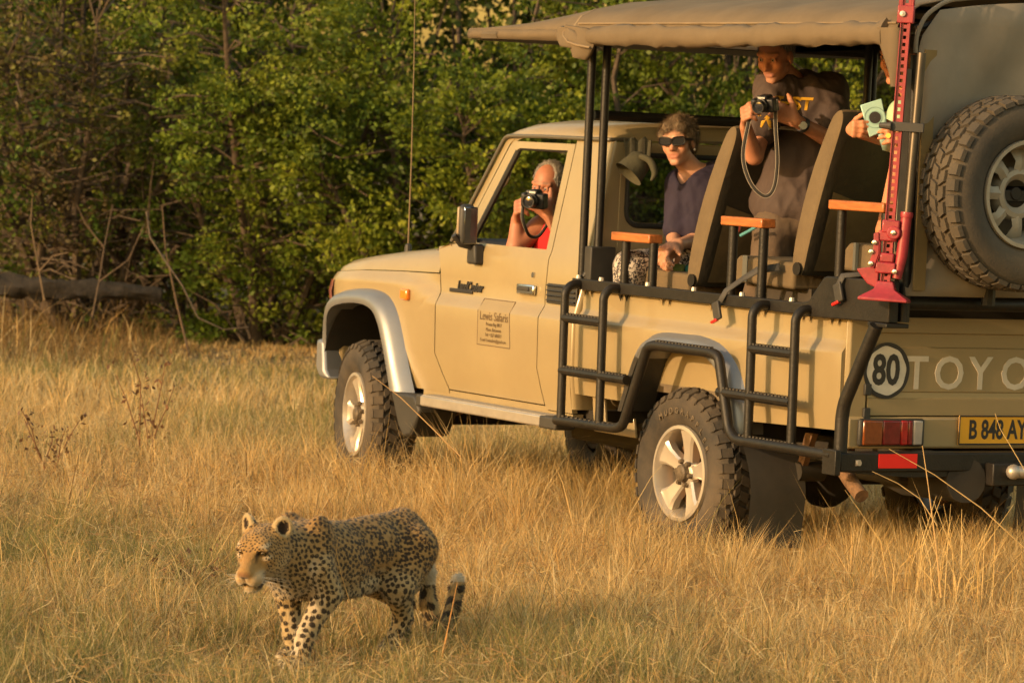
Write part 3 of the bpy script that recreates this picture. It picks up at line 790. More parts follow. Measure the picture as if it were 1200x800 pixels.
for x in (.945, .1, -.8, -1.655):
    MB().tube([(x, .82, 2.47), (x, .5, 2.57), (x, 0, 2.60), (x, -.5, 2.57), (x, -.82, 2.47)], .017, 8).build('roof_bow', steel_blk, V)

# ---- canopy
def roofp(x, s=1.0, t=0.0):
    """roof cross-section (y,z) at station x"""
    half = [(.925, 2.44), (.915, 2.485), (.88, 2.53), (.80, 2.575), (.62, 2.615), (.35, 2.645), (0, 2.655)]
    pts = half + [(-y, z) for y, z in reversed(half[:-1])]
    sag = .016 * math.sin((x + 1.65) * 2 * PI / .87) ** 2 + .004 * math.sin(x * 9)
    return [(x, y, z - sag * (1 if abs(y) < .85 else 0)) for y, z in pts]
mb = MB()
xs = np.linspace(-1.665, .955, 19)
secs = [roofp(x) for x in xs]
tip = [(2.02, y, 2.472) for (_, y, _) in roofp(0)]
s1 = [(.985, y, z) for (_, y, z) in roofp(0)]
for t in (0, .12, .28, .48, .7, .9, 1.0):
    secs.append([((1 - t) * a[0] + t * b[0], a[1], (2.472 + (a[2] - 2.472) * ((1 - t) ** 1.25) if a[2] > 2.47 else (1 - t) * a[2] + t * 2.45)) for a, b in zip(s1, tip)])
top = mb.loft(secs)
cn = mb.build('canopy_roof', canvas, V, sharp=75)
so = cn.modifiers.new('solid', 'SOLIDIFY'); so.thickness = .006; so.offset = -1
# front band of the awning
mb = MB()
band = [[(.98, .928, 2.462), (1.5, .930, 2.464), (1.95, .930, 2.466), (2.03, .915, 2.466), (2.045, .86, 2.466), (2.045, 0, 2.466), (2.045, -.86, 2.466), (2.03, -.915, 2.466), (1.95, -.93, 2.466), (.98, -.928, 2.462)],
        [(.98, .934, 2.44), (1.5, .938, 2.44), (1.95, .938, 2.44), (2.035, .92, 2.44), (2.052, .86, 2.44), (2.052, 0, 2.44), (2.052, -.86, 2.44), (2.035, -.92, 2.44), (1.95, -.938, 2.44), (.98, -.934, 2.44)],
        [(.98, .930, 2.405), (1.5, .932, 2.413), (1.95, .932, 2.420), (2.03, .915, 2.420), (2.045, .86, 2.420), (2.045, 0, 2.420), (2.045, -.86, 2.420), (2.03, -.915, 2.420), (1.95, -.932, 2.420), (.98, -.930, 2.405)]]
ab = mb.loft(band).build('awning_band', canvas, V, sharp=75)
so = ab.modifiers.new('solid', 'SOLIDIFY'); so.thickness = .008
patch_m = mat('velcro_patch', (.105, .08, .05), .9, var=.15)
for x0, x1 in ((1.70, 1.86), (.98, 1.08)):
    MB().loft([[(x, .934, 2.455), (x, .942, 2.44), (x, .936, 2.418)] for x in (x0, (x0 + x1) / 2, x1)]).build('awning_patch', patch_m, V)
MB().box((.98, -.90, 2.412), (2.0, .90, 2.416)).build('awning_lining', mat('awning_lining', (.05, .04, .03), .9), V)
seam_m = mat('canvas_seam', (.20, .145, .085), .9, var=.2)
mb = MB()
mb.loft([[(.982, y, z + .002) for (_, y, z) in roofp(0)], [(1.000, y, z + .001) for (_, y, z) in roofp(0)]])
mb.build('canopy_seam', seam_m, V)
MB().tube([(x, .918, 2.492) for x in np.linspace(-1.66, .95, 12)], .005, 6).build('canopy_piping', seam_m, V)
# rolled-up side flap hanging along both sides, its front end bunched
for side in (1, -1):
    secs = []
    n = 12
    for i, x in enumerate(np.linspace(.915, -1.60, 40)):
        t = i / 39
        hz = .049 + .005 * math.sin(i * 1.3) + .004 * math.sin(i * 2.9 + 1)
        hy = .036 + .004 * math.sin(i * .9 + .5)
        zc_ = 2.426 + .008 * math.sin(t * PI * 3) * .6 + .018 * t * (side > 0)
        if t < .08: hz *= .55 + t / .08 * .45; hy *= .7 + t / .08 * .3
        if t > .95: hz *= 1 + (t - .95) * 4
        secs.append([(x, (.928 + hy * math.cos(2 * PI * k / n) * (1.0 if math.cos(2 * PI * k / n) > 0 else .7)) * side, zc_ + hz * math.sin(2 * PI * k / n) + .005 * math.sin(k * 2.1 + i * .35) + .004 * math.sin(i * 1.9) * math.sin(k * 1.1)) for k in range(n)])
    MB().loft(secs, closed=True, cap=True).build('rolled_flap', canvas, V, sharp=80)
# bunched end hanging at the front post
mb = MB()
for (xo, w0, w1, z0, z1, yy) in ((.915, .13, .055, 2.475, 2.325, .935), (.99, .07, .12, 2.47, 2.375, .945)):
    secs = []
    for i in range(9):
        t = i / 8
        w_ = w0 * (1 - t) + w1 * t + .05 * math.sin(t * PI); z = z0 + (z1 - z0) * t
        secs.append([(xo + w_ * .9 * math.cos(2 * PI * k / 12) - .03 * t, yy + (.030 + .012 * math.sin(3 * 2 * PI * k / 12 + t * 4)) * math.sin(2 * PI * k / 12), z + .01 * math.cos(2 * PI * k / 12)) for k in range(12)])
    mb.loft(secs, closed=True, cap=True)
mb.build('flap_bundle', canvas, V, sharp=80)
mb = MB().tube([(1.02, .955, 2.47), (.99, .975, 2.43), (.93, .985, 2.40), (.84, .985, 2.385), (.74, .975, 2.375)], .006, 6)
mb.build('flap_cord', seam_m, V)
# loose cloth hanging at the rear end of the flap
mb = MB(); secs = []
for i in range(8):
    t = i / 7
    secs.append([(-1.625 - .02 * t + (.085 * (1 - t) + .015) * math.cos(2 * PI * k / 12) * .9 - .05 * t, .93 + (.034 - .014 * t + .008 * math.sin(3 * 2 * PI * k / 12 + 3 * t)) * math.sin(2 * PI * k / 12), 2.47 - .25 * t) for k in range(12)])
mb.loft(secs, closed=True, cap=True).build('flap_bundle', canvas, V, sharp=80)
# rear curtain with folds, edge welt, side strip
secs = []
for i, z in enumerate(np.linspace(2.56, 1.335, 22)):
    row = []
    for j, y in enumerate(np.linspace(.815, -.815, 34)):
        fold = .012 * math.sin(j * .55 + z * 4.5) + .010 * math.sin(j * 1.1 - z * 7) + .026 * math.sin((y * 3 + z * 2.2) * 2.4) + .014 * math.sin((y * 2.1 + z * 3.3) * 4.1)
        yy = y
        if z > 2.42: yy = y * (1 - (z - 2.42) * .9)
        zz = z + (.06 * (1 - (y / .8) ** 2) if i == 0 else 0)
        row.append((-1.690 + fold * .7, yy, zz))
    secs.append(row)
cu_ = MB().loft(secs).build('rear_curtain', canvas_dk, V, sharp=80)
so = cu_.modifiers.new('solid', 'SOLIDIFY'); so.thickness = .005
MB().tube([(-1.68, .825, 2.37), (-1.685, .83, 2.44), (-1.685, .79, 2.53), (-1.685, .68, 2.60), (-1.685, .35, 2.645), (-1.685, 0, 2.655), (-1.685, -.35, 2.645), (-1.685, -.68, 2.60), (-1.685, -.83, 2.44)], .010, 8, .05).build('curtain_welt', canvas_dk, V)
MB().box((-1.712, .735, 1.36), (-1.702, .795, 2.385)).build('curtain_strip', mat('strip_webbing', (.20, .135, .05), .85, var=.15), V)
MB().box((-1.66, .825, 1.52), (-1.652, .865, 2.30)).build('curtain_zip', canvas_dk, V)

# ---- spare wheel on its carrier
ST = tyre_mesh(.420, .255, .228, 38, True)
ST.materials.append(mat('spare_rubber', (.050, .042, .033), .85, var=.2, dust=.6, dust_col=(.13, .098, .06), bump=.2, bscale=90)); ST.polygons.foreach_set('use_smooth', np.ones(len(ST.polygons), bool)); ST.set_sharp_from_angle(angle=R(35))
mb = MB(); rim, hw = .228, .1275
mb.lathe([(rim - .01, hw - .05), (rim + .006, hw - .026), (rim + .004, hw - .010), (rim - .012, hw - .010), (rim - .020, hw - .04), (rim - .034, hw - .10), (rim - .05, -.02)], (0, 0, 0), 1, 48, caps=False)
for k in range(8):
    a = 2 * PI * k / 8
    ca, sa = math.cos(a), math.sin(a)
    def q(rad, t, y): return (rad * ca - t * sa, y, rad * sa + t * ca)
    mb.loft([[q(r_, -w_, y), q(r_, 0, y + .012), q(r_, w_, y), q(r_, 0, y - .02)] for r_, w_, y in ((.09, .030, .030), (.14, .026, .040), (.178, .040, .02), (.20, .05, .0))], closed=True, cap=True)
mb.lathe([(.060, .02), (.085, .045), (.105, .040), (.115, .02), (.115, -.02)], (0, 0, 0), 1, 32, caps=False)
SR = mb.mesh('spare_rim'); SR.materials.append(mat('spare_steel', (.36, .32, .26), .5, metal=.3, var=.2, dust=.4, dust_col=(.2, .15, .09))); SR.polygons.foreach_set('use_smooth', np.ones(len(SR.polygons), bool)); SR.set_sharp_from_angle(angle=R(35))
wheel((-1.835, .385, 1.790), PI / 2, 'spare_wheel', meshes=(ST, SR, None, None))
mb = MB().obox((-1.84, .385, 1.78), (.03, .16, .05)).tube([(-1.70, .385, 1.79), (-1.86, .385, 1.79)], .03, 10).obox((-1.85, .33, 1.73), (.02, .03, .11), (R(30), 0, 0))
mb.build('spare_mount', steel_blk, V, bev=.004)
MB().tube([(-1.70, .385, 1.30), (-1.70, .385, 2.2)], .03, 8).tube([(-1.70, .385, 1.79), (-1.70, -.3, 1.79)], .03, 8).build('spare_carrier', steel_blk, V)

# ---- three rows of bench seats with wooden armrests
def seat_row(xf, zc, xb, ztop, xt):
    """cushion front xf, cushion top zc, backrest foot xb, top (xt, ztop)"""
    s = vpart('bench_seat')
    y0, y1 = -.66, .665
    c = MB(); n = 5
    c.prism([(xf + .02, zc - .125), (xf, zc - .03), (xf - .03, zc), (xb + .02, zc - .012), (xb + .02, zc - .135)], 1, y0, y1)
    cu = c.build('cushion', seat_m, s, bev=.018, bseg=3)
    for yy, ww in ((y1 + .0015, 0),):
        MB().box((xf - .115, y1 - .0005, zc - .12), (xf - .075, y1 + .0025, zc + .001)).build('cushion_stripe', stripe_m, s)
    # backrest: leaning slab with rounded top
    d = Vector((xt - xb, 0, ztop - zc)); L_ = d.length; u = d.normalized(); nrm = Vector((u.z, 0, -u.x))   # nrm points forward
    def P(a, b): return Vector((xb, 0, zc - .05)) + u * a + nrm * (b + .030 * (1 - (2 * min(max(a / L_, 0), 1) - 1) ** 2))
    L_ += .05
    prof = [(0, .045), (.12, .062), (L_ * .5, .066), (L_ - .10, .050), (L_ - .03, .034), (L_, .0), (L_ - .03, -.036), (L_ - .12, -.052), (L_ * .5, -.062), (.12, -.058), (0, -.045)]
    prof = spline(prof + prof[:1], 3)[:-1]
    mb = MB()
    rows = []
    ys = np.array([y1, y1 - .004, y1 - .022, y1 - .06, .30, 0, -.30, y0 + .06, y0 + .022, y0 + .004, y0])
    sh = [.72, .90, .985, 1, 1, 1, 1, 1, .985, .9, .72]
    for y, k in zip(ys, sh):
        rows.append([(P(a * (k * .06 + .94) + 0 * (1 - k), b * k).x, y, P(a * (k * .06 + .94), b * k).z) for a, b in prof])
    mb.loft(rows, closed=True, cap=True)
    # front and edge light canvas, rear darkened by painted shade
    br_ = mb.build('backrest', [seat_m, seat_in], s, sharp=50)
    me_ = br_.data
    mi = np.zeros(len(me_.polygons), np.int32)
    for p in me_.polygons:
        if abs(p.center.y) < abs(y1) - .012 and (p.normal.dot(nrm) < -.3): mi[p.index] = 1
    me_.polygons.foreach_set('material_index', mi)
    # pocket sewn on the rear face, sagging top edge
    pk = []
    for i, y in enumerate(np.linspace(y1 - .05, y0 + .05, 15)):
        t = i / 14
        top_ = L_ * .52 - .10 * math.sin(min(1, t * 1.35) * PI * .85)
        pk.append([tuple(P(.03, -.064) + Vector((0, y, 0))), tuple(P(.10, -.078) + Vector((0, y, 0))), tuple(P(top_ * .7, -.083 - .010 * math.sin(i * 1.7)) + Vector((0, y, 0))), tuple(P(top_, -.072) + Vector((0, y, 0)))])
    MB().loft(pk).build('seat_pocket', pocket_m, s, sharp=70)
    MB().tube([tuple(P(.02, -.02) + Vector((0, y1 + .008, 0))), tuple(P(.02, -.02) + Vector((0, y1 + .016, 0)))], .03, 14).build('seat_hinge', steel_blk, s)
    xq = max(xb, -1.27)
    MB().prism([(xf - .05, .80), (xf - .05, zc - .13), (xq, zc - .13), (xq, .80)], 1, y0 + .06, y1 - .09).build('seat_box', mat('seat_box', (.045, .035, .025), .85), s)
    return s
seat_row(.80, 1.335, .235, 2.035, -.055)
seat_row(-.125, 1.435, -.635, 2.125, -.905)
seat_row(-1.00, 1.535, -1.50, 2.20, -1.62)
def armrest(xa, xb, z, pa, pb, zfa, zfb):
    a = vpart('armrest')
    MB().box((xb, .725, z - .042), (xa, .805, z)).build('wooden_pad', wood, a, bev=.006)
    for x, zf in ((pa, zfa), (pb, zfb)):
        if x is None: continue
        MB().tube([(x, .768, zf), (x, .768, z - .04)], .022, 12).build('armrest_post', steel_blk, a)
armrest(.745, .400, 1.500, .660, .412, 1.21, 1.21)
armrest(-.205, -.545, 1.615, -.265, -.515, 1.21, 1.21)
armrest(-1.060, -1.475, 1.722, -1.120, -1.45, 1.38, 1.38)
# lap belts
def belt(p, w=.036, buckle=None, name='seat_belt'):
    mb = MB(); P = [Vector(q) for q in p]
    rows = []
    for i, q in enumerate(P):
        t = (P[min(i + 1, len(P) - 1)] - P[max(i - 1, 0)]).normalized()
        sd = t.cross(Vector((0, 1, 0.15))).normalized() * w / 2
        rows.append([tuple(q - sd), tuple(q + sd)])
    o = mb.loft(rows).build(name, belt_m, V, sharp=80)
    so = o.modifiers.new('solid', 'SOLIDIFY'); so.thickness = .003
    if buckle:
        c = Vector(buckle)
        MB().obox(c, (.055, .016, .085), (0, R(20), 0)).build('belt_buckle', plas_blk, o, bev=.005)
        MB().obox(c + Vector((.012, .002, -.047)), (.048, .017, .012), (0, R(20), 0)).build('belt_button', red_tape, o, bev=.002)
belt([(-.55, .70, 1.40), (-.45, .75, 1.38), (-.42, .82, 1.33), (-.40, .885, 1.28), (-.385, .905, 1.23)], buckle=(-.375, .912, 1.185))
belt([(-1.42, .70, 1.53), (-1.38, .74, 1.45), (-1.36, .82, 1.41), (-1.34, .905, 1.40), (-1.325, .915, 1.36)], buckle=(-1.33, .915, 1.325))
# ================================================================== ground, grass, thicket
CAMP = np.array([-14.9865512, 10.5484634])
F2 = np.array([0.86149458, -0.50486262]); F2 /= np.linalg.norm(F2)
R2 = np.array([F2[1], -F2[0]])          # to the right of the view
def ground_xy(d, l):
    d = np.asarray(d, float); l = np.asarray(l, float)
    return CAMP[0] + F2[0] * d + R2[0] * l, CAMP[1] + F2[1] * d + R2[1] * l
def dl_of(x, y):
    dx, dy = np.asarray(x) - CAMP[0], np.asarray(y) - CAMP[1]
    return dx * F2[0] + dy * F2[1], dx * R2[0] + dy * R2[1]
def vnoise(x, y, s, seed=0):
    x = np.asarray(x, float) * s + seed * 17.3; y = np.asarray(y, float) * s + seed * 9.1
    xi, yi = np.floor(x).astype(np.int64), np.floor(y).astype(np.int64)
    fx, fy = x - xi, y - yi
    fx = fx * fx * (3 - 2 * fx); fy = fy * fy * (3 - 2 * fy)
    def h(a, b):
        n = (a * 374761393 + b * 668265263 + seed * 144665) & 0x7fffffff
        n = ((n ^ (n >> 13)) * 1274126177) & 0x7fffffff
        return ((n ^ (n >> 16)) & 0xffff) / 65535.0
    return (h(xi, yi) * (1 - fx) + h(xi + 1, yi) * fx) * (1 - fy) + (h(xi, yi + 1) * (1 - fx) + h(xi + 1, yi + 1) * fx) * fy
def sstep(a, b, x):
    t = np.clip((np.asarray(x, float) - a) / (b - a), 0, 1); return t * t * (3 - 2 * t)
def GH(x, y):
    x = np.asarray(x, float); y = np.asarray(y, float)
    d, l = dl_of(x, y)
    h = .09 * (vnoise(x, y, .16, 1) - .5) + .025 * (vnoise(x, y, .7, 2) - .5)
    car = 1 - sstep(.3, 1.6, np.maximum(np.maximum(np.abs(x - 1.3) - 2.2, 0), np.maximum(np.abs(y) - .9, 0)))
    h = h * (1 - car) - .02 * car
    h = h * (1 - .9 * np.exp(-(((x + 2.75) / 1.1) ** 2 + ((y - 4.1) / 1.1) ** 2)))
    h = h + .10 * sstep(28, 33, d)
    h = h + sstep(40, 140, d) * 2.0
    return h

def grid_mesh(name, xs, ys, m, kind='structure'):
    X, Y = np.meshgrid(xs, ys); Z = GH(X, Y)
    n, k = X.shape
    co = np.stack([X, Y, Z], -1).reshape(-1, 3)
    i = np.arange(n * k).reshape(n, k)
    q = np.stack([i[:-1, :-1], i[:-1, 1:], i[1:, 1:], i[1:, :-1]], -1).reshape(-1, 4)
    me = np_mesh(name, co, quads=q)
    o = link(name, me, m, None, 180); o['kind'] = kind
    return o
def np_mesh(name, co, quads=None, tris=None, cols=None, attr='Col'):
    me = bpy.data.meshes.new(name)
    nq = 0 if quads is None else len(quads); ntr = 0 if tris is None else len(tris)
    me.vertices.add(len(co)); me.vertices.foreach_set('co', np.ascontiguousarray(co, np.float32).ravel())
    loops = np.concatenate([np.asarray(quads, np.int32).ravel() if nq else np.zeros(0, np.int32), np.asarray(tris, np.int32).ravel() if ntr else np.zeros(0, np.int32)])
    me.loops.add(len(loops)); me.loops.foreach_set('vertex_index', loops.astype(np.int32))
    me.polygons.add(nq + ntr)
    st = np.concatenate([np.arange(nq) * 4, nq * 4 + np.arange(ntr) * 3]).astype(np.int32)
    me.polygons.foreach_set('loop_start', st)
    if cols is not None:
        ca = me.color_attributes.new(attr, 'FLOAT_COLOR', 'POINT')
        c4 = np.ones((len(co), 4), np.float32); c4[:, :3] = cols
        ca.data.foreach_set('color', c4.ravel())
    me.update(calc_edges=True); me.validate()
    return me

soil = mat('dry_soil', (0.170, 0.115, 0.052), 0.95, var=0.45, scale=1.7, bump=0.6, bscale=9)
near = np.concatenate([[-140, -80, -50, -35, -25], np.arange(-20, 34, .33), [36, 40, 48, 60, 85, 120, 180, 260]])
neary = np.concatenate([[-260, -180, -120, -85, -60, -45, -36, -30], np.arange(-26, 14, .33), [16, 20, 28, 40, 60, 100, 160]])
grid_mesh('ground', near, neary, soil)

grass_m = mat('grass_blades', (1, 1, 1), 0.62, var=0.10, scale=3, attr='Col', spec=0.25, transl=0.52)
def blades(n, d0, d1, hmean, wmean, seed, power=1.0, levels=3, margin=.7, hfun=None, green=0.0, tint=None):
    r = np.random.default_rng(seed)
    # equal density over the trapezoid seen from the path, a bit beyond the frame on both sides
    d = d0 + (d1 - d0) * r.random(n * 2) ** power
    keep = r.random(n * 2) < (d * .1345 + margin) / (d1 * .1345 + margin)
    d = d[keep][:n]; n = len(d)
    l = (r.random(n) * 2 - 1) * (d * .1345 + margin)
    # tufts: pull most blades towards tuft centres
    x, y = ground_xy(d, l)
    ts = .16
    cx = (np.floor(x / ts) + .5 + .7 * (vnoise(np.floor(x / ts), np.floor(y / ts), 1, 5) - .5)) * ts
    cy = (np.floor(y / ts) + .5 + .7 * (vnoise(np.floor(x / ts), np.floor(y / ts), 1, 6) - .5)) * ts
    pull = np.where(r.random(n) < .68, .45 + .35 * r.random(n), 0)
    x0, y0 = x.copy(), y.copy()
    x = x + (cx - x) * pull; y = y + (cy - y) * pull
    z = GH(x, y) - .012
    patch = vnoise(x, y, .55, 3) * .6 + vnoise(x, y, 1.6, 4) * .4
    tuft = vnoise(np.floor(x0 / ts) * 3.1, np.floor(y0 / ts) * 3.1, 1, 8)
    h = hmean * (.45 + .40 * patch + .95 * np.maximum(tuft - .42, -.15)) * (.55 + .75 * r.random(n))
    h = np.clip(h, .035, None)
    if hfun is not None: h = h * hfun(x, y)
    # taller under the vehicle, raised to darken the gap beneath it
    under = (x > -1.4) & (x < 3.8) & (np.abs(y) < .80)
    h = np.where(under, np.minimum(h * 1.4, .36), h)
    ok = h > .03
    for wx, wy in ((0, .71), (3.18, .73), (0, -.71), (3.18, -.73)):
        ok &= ~((np.abs(x - wx) < .26) & (np.abs(y - wy) < .15))
    x, y, z, h, patch, tuft, pull, x0, y0, cx, cy = [a[ok] for a in (x, y, z, h, patch, tuft, pull, x0, y0, cx, cy)]
    n = len(x)
    az = r.random(n) * 2 * PI
    # tuft blades lean away from the tuft centre
    az = np.where(pull > 0, np.arctan2(y0 - cy, x0 - cx) + r.normal(0, .5, n), az)
    lean = np.abs(r.normal(.28, .26, n)) + .10
    flop = r.random(n) < .18
    lean = np.where(flop, .8 + .7 * r.random(n), lean)
    az = az + np.where(vnoise(x, y, .35, 9) > .5, .35, -.2)
    wa = az + PI / 2 + r.normal(0, .6, n)
    w = wmean * (.6 + .8 * r.random(n))
    T = [0, .38, .72, 1.0] if levels == 3 else [0, .55, 1.0]
    Wd = [1.0, .85, .55, 0] if levels == 3 else [1.0, .75, 0]
    cosz = np.cos(az); sinz = np.sin(az)
    kink = r.normal(0, .22, n)
    rows = []
    for t, wd in zip(T, Wd):
        off = lean * h * t ** 1.7
        zz = z + h * (t - .32 * np.minimum(lean, 1.4) * t * t)
        px = x + cosz * off - sinz * kink * h * t * t; py = y + sinz * off + cosz * kink * h * t * t
        if wd > 0:
            rows.append(np.stack([px - np.cos(wa) * w * wd / 2, py - np.sin(wa) * w * wd / 2, zz], -1))
            rows.append(np.stack([px + np.cos(wa) * w * wd / 2, py + np.sin(wa) * w * wd / 2, zz], -1))
        else: rows.append(np.stack([px, py, zz], -1))
    co = np.stack(rows, 1)
    k = co.shape[1]
    base = (np.arange(n) * k)[:, None]
    quads = np.concatenate([base + np.array([[2 * i, 2 * i + 1, 2 * i + 3, 2 * i + 2]]) for i in range(len(T) - 2)])
    tris = base + np.array([[k - 3, k - 2, k - 1]])
    # blade colours: straw, ochre, pale, a share still green, some rusty brown
    straw = np.array([.80, .540, .230]); pale = np.array([.86, .67, .37]); ochre = np.array([.70, .415, .140]); grn = np.array([.22, .225, .078]); rust = np.array([.21, .105, .042]); grey = np.array([.27, .215, .12])
    u = r.random(n)
    green = green + .70 * np.exp(-(((x + .05) / 1.0) ** 2 + ((y - 4.06) / .8) ** 2)) + .30 * np.exp(-(((x + 2.3) / .7) ** 2 + ((y - 5.2) / .6) ** 2))  # two extra green patches: greener grass, also standing in for patchy shadow
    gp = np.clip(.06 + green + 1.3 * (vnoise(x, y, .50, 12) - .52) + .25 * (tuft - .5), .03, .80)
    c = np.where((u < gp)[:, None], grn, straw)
    u2 = r.random(n)
    c = np.where(((u >= gp) & (u2 < .34))[:, None], pale, c)
    c = np.where(((u >= gp) & (u2 > .72))[:, None], ochre, c)
    c = np.where(((u >= gp) & (u2 > .86))[:, None], grey, c)
    c = np.where(((u >= gp) & (u2 > .93))[:, None], rust, c)
    if tint is not None: c = np.where((r.random(n) < .8)[:, None], np.array(tint), c)
    c = c * (.75 + .5 * r.random(n))[:, None]
    cols = np.repeat(c[:, None, :], k, 1)
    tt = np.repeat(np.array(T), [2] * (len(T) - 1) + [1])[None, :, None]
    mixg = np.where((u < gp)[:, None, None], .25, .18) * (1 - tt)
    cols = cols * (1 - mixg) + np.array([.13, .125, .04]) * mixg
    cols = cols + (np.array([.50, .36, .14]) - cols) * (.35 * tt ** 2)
    return co.reshape(-1, 3), quads, tris, cols.reshape(-1, 3)
def outside(n, seed):
    """the same meadow going on beyond both sides of the frame and towards the camera"""
    a = blades(n * 2, 8.5, 30, .24, .0085, seed, 1.0, 2, 4.2, left_dense)
    co, q, t, c = a
    k = 5
    root = co.reshape(-1, k, 3)[:, 0, :2]
    d, l = dl_of(root[:, 0], root[:, 1])
    keep = (np.abs(l) > d * .1345 + .55) | (d < 12.3)
    idx = np.nonzero(keep)[0]; m = len(idx)
    return co.reshape(-1, k, 3)[idx].reshape(-1, 3), (np.arange(m) * k)[:, None] + np.array([[0, 1, 3, 2]]), (np.arange(m) * k)[:, None] + np.array([[2, 3, 4]]), c.reshape(-1, k, 3)[idx].reshape(-1, 3)
def thatch(n, d0, d1, seed):
    """fine dry fibres lying criss-cross in the sward"""
    r = np.random.default_rng(seed)
    d = d0 + (d1 - d0) * r.random(n) ** .9
    l = (r.random(n) * 2 - 1) * (d * .1345 + .7)
    x, y = ground_xy(d, l)
    z = GH(x, y) + .02 + .15 * r.random(n) * left_dense(x, y)
    ok = ~((x > -1.5) & (x < 3.9) & (np.abs(y) < .95))
    x, y, z = x[ok], y[ok], z[ok]; n = len(x)
    ln = .04 + .10 * r.random(n); a = r.random(n) * 2 * PI; el = r.normal(.15, .45, n)
    dv = np.stack([np.cos(a) * np.cos(el), np.sin(a) * np.cos(el), np.sin(el)], -1)
    b = r.normal(0, 1, (n, 3)); b = np.cross(dv, b); b /= np.linalg.norm(b, axis=1)[:, None]
    bow = np.cross(dv, b) * (r.normal(0, .25, n) * ln)[:, None]
    w = (.0015 + .0016 * r.random(n))[:, None] / 2
    P = np.stack([x, y, z], -1)
    rows = [P - b * w, P + b * w, P + dv * ln[:, None] * .5 + bow - b * w, P + dv * ln[:, None] * .5 + bow + b * w, P + dv * ln[:, None]]
    co = np.stack(rows, 1); base = (np.arange(n) * 5)[:, None]
    pal = np.array([[.60, .44, .20], [.68, .54, .30], [.46, .28, .10], [.34, .22, .11], [.50, .30, .15]])
    c = pal[r.integers(0, 5, n)] * (.8 + .4 * r.random(n))[:, None]
    return co.reshape(-1, 3), base + np.array([[0, 1, 3, 2]]), base + np.array([[2, 3, 4]]), np.repeat(c, 5, 0)
def join(parts):
    co, q, t, c = [], [], [], []
    o = 0
    for a, b, d, e in parts:
        co.append(a); q.append(b + o); t.append(d + o); c.append(e); o += len(a)
    return np.concatenate(co), np.concatenate(q), np.concatenate(t), np.concatenate(c)
def left_dense(x, y):
    d, l = dl_of(x, y)
    lo = 1 - .80 * np.exp(-(((x + 3.02) / .48) ** 2 + ((y - 4.40) / .42) ** 2)) - .25 * np.exp(-(((x + 2.75) / .45) ** 2 + ((y - 3.9) / .4) ** 2))      # trodden a little where the leopard walks
    side = sstep(.85, 1.05, y) * sstep(2.3, 1.5, y) * sstep(-2.2, -1.5, x) * sstep(4.2, 3.4, x) + sstep(-1.3, -1.5, x) * sstep(-2.6, -2.0, x) * (np.abs(y) < 1.2)
    mid = sstep(.90, 1.05, y) * sstep(1.75, 1.2, y) * sstep(.35, .7, x) * sstep(2.7, 2.2, x)
    far = 1 - .62 * sstep(26.0, 30.5, dl_of(x, y)[0])
    return (1 + .45 * side + .8 * mid) * lo * far
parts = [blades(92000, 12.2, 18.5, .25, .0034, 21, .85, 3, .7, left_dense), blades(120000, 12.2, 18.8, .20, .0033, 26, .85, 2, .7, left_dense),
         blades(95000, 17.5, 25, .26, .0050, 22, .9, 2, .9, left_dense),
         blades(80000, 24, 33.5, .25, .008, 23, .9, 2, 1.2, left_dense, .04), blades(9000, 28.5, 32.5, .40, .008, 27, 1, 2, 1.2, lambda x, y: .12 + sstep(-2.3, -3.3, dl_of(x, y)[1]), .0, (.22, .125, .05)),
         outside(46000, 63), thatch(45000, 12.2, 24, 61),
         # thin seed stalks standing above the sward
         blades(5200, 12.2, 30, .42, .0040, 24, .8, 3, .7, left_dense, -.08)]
co, q, t, c = join(parts)
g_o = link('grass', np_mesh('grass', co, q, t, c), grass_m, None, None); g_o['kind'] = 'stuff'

# ---- thicket behind: single bushes with trunk, limbs and leaf crown
bark = mat('thicket_bark', (0.085, 0.060, 0.040), 0.9, var=0.35, scale=14, bump=0.6, bscale=40)
leaf_m = mat('thicket_leaves', (1, 1, 1), 0.55, var=0.18, scale=1.2, attr='Col', spec=0.3, transl=0.28)
def leaf_quads(P, N, size, cols, r, asp=.62):
    """diamond leaves at P, leaning along N"""
    n = len(P)
    a = r.normal(0, 1, (n, 3)); a /= np.linalg.norm(a, axis=1)[:, None]
    dirn = N + a * .9; dirn /= np.linalg.norm(dirn, axis=1)[:, None]
    b = np.cross(dirn, r.normal(0, 1, (n, 3))); b /= np.linalg.norm(b, axis=1)[:, None] + 1e-9
    s = size * (.6 + .8 * r.random(n))[:, None]
    co = np.stack([P, P + dirn * s * .5 + b * s * asp * .5, P + dirn * s, P + dirn * s * .5 - b * s * asp * .5], 1)
    q = (np.arange(n) * 4)[:, None] + np.array([[0, 1, 2, 3]])
    return co.reshape(-1, 3), q, np.repeat(cols, 4, 0)
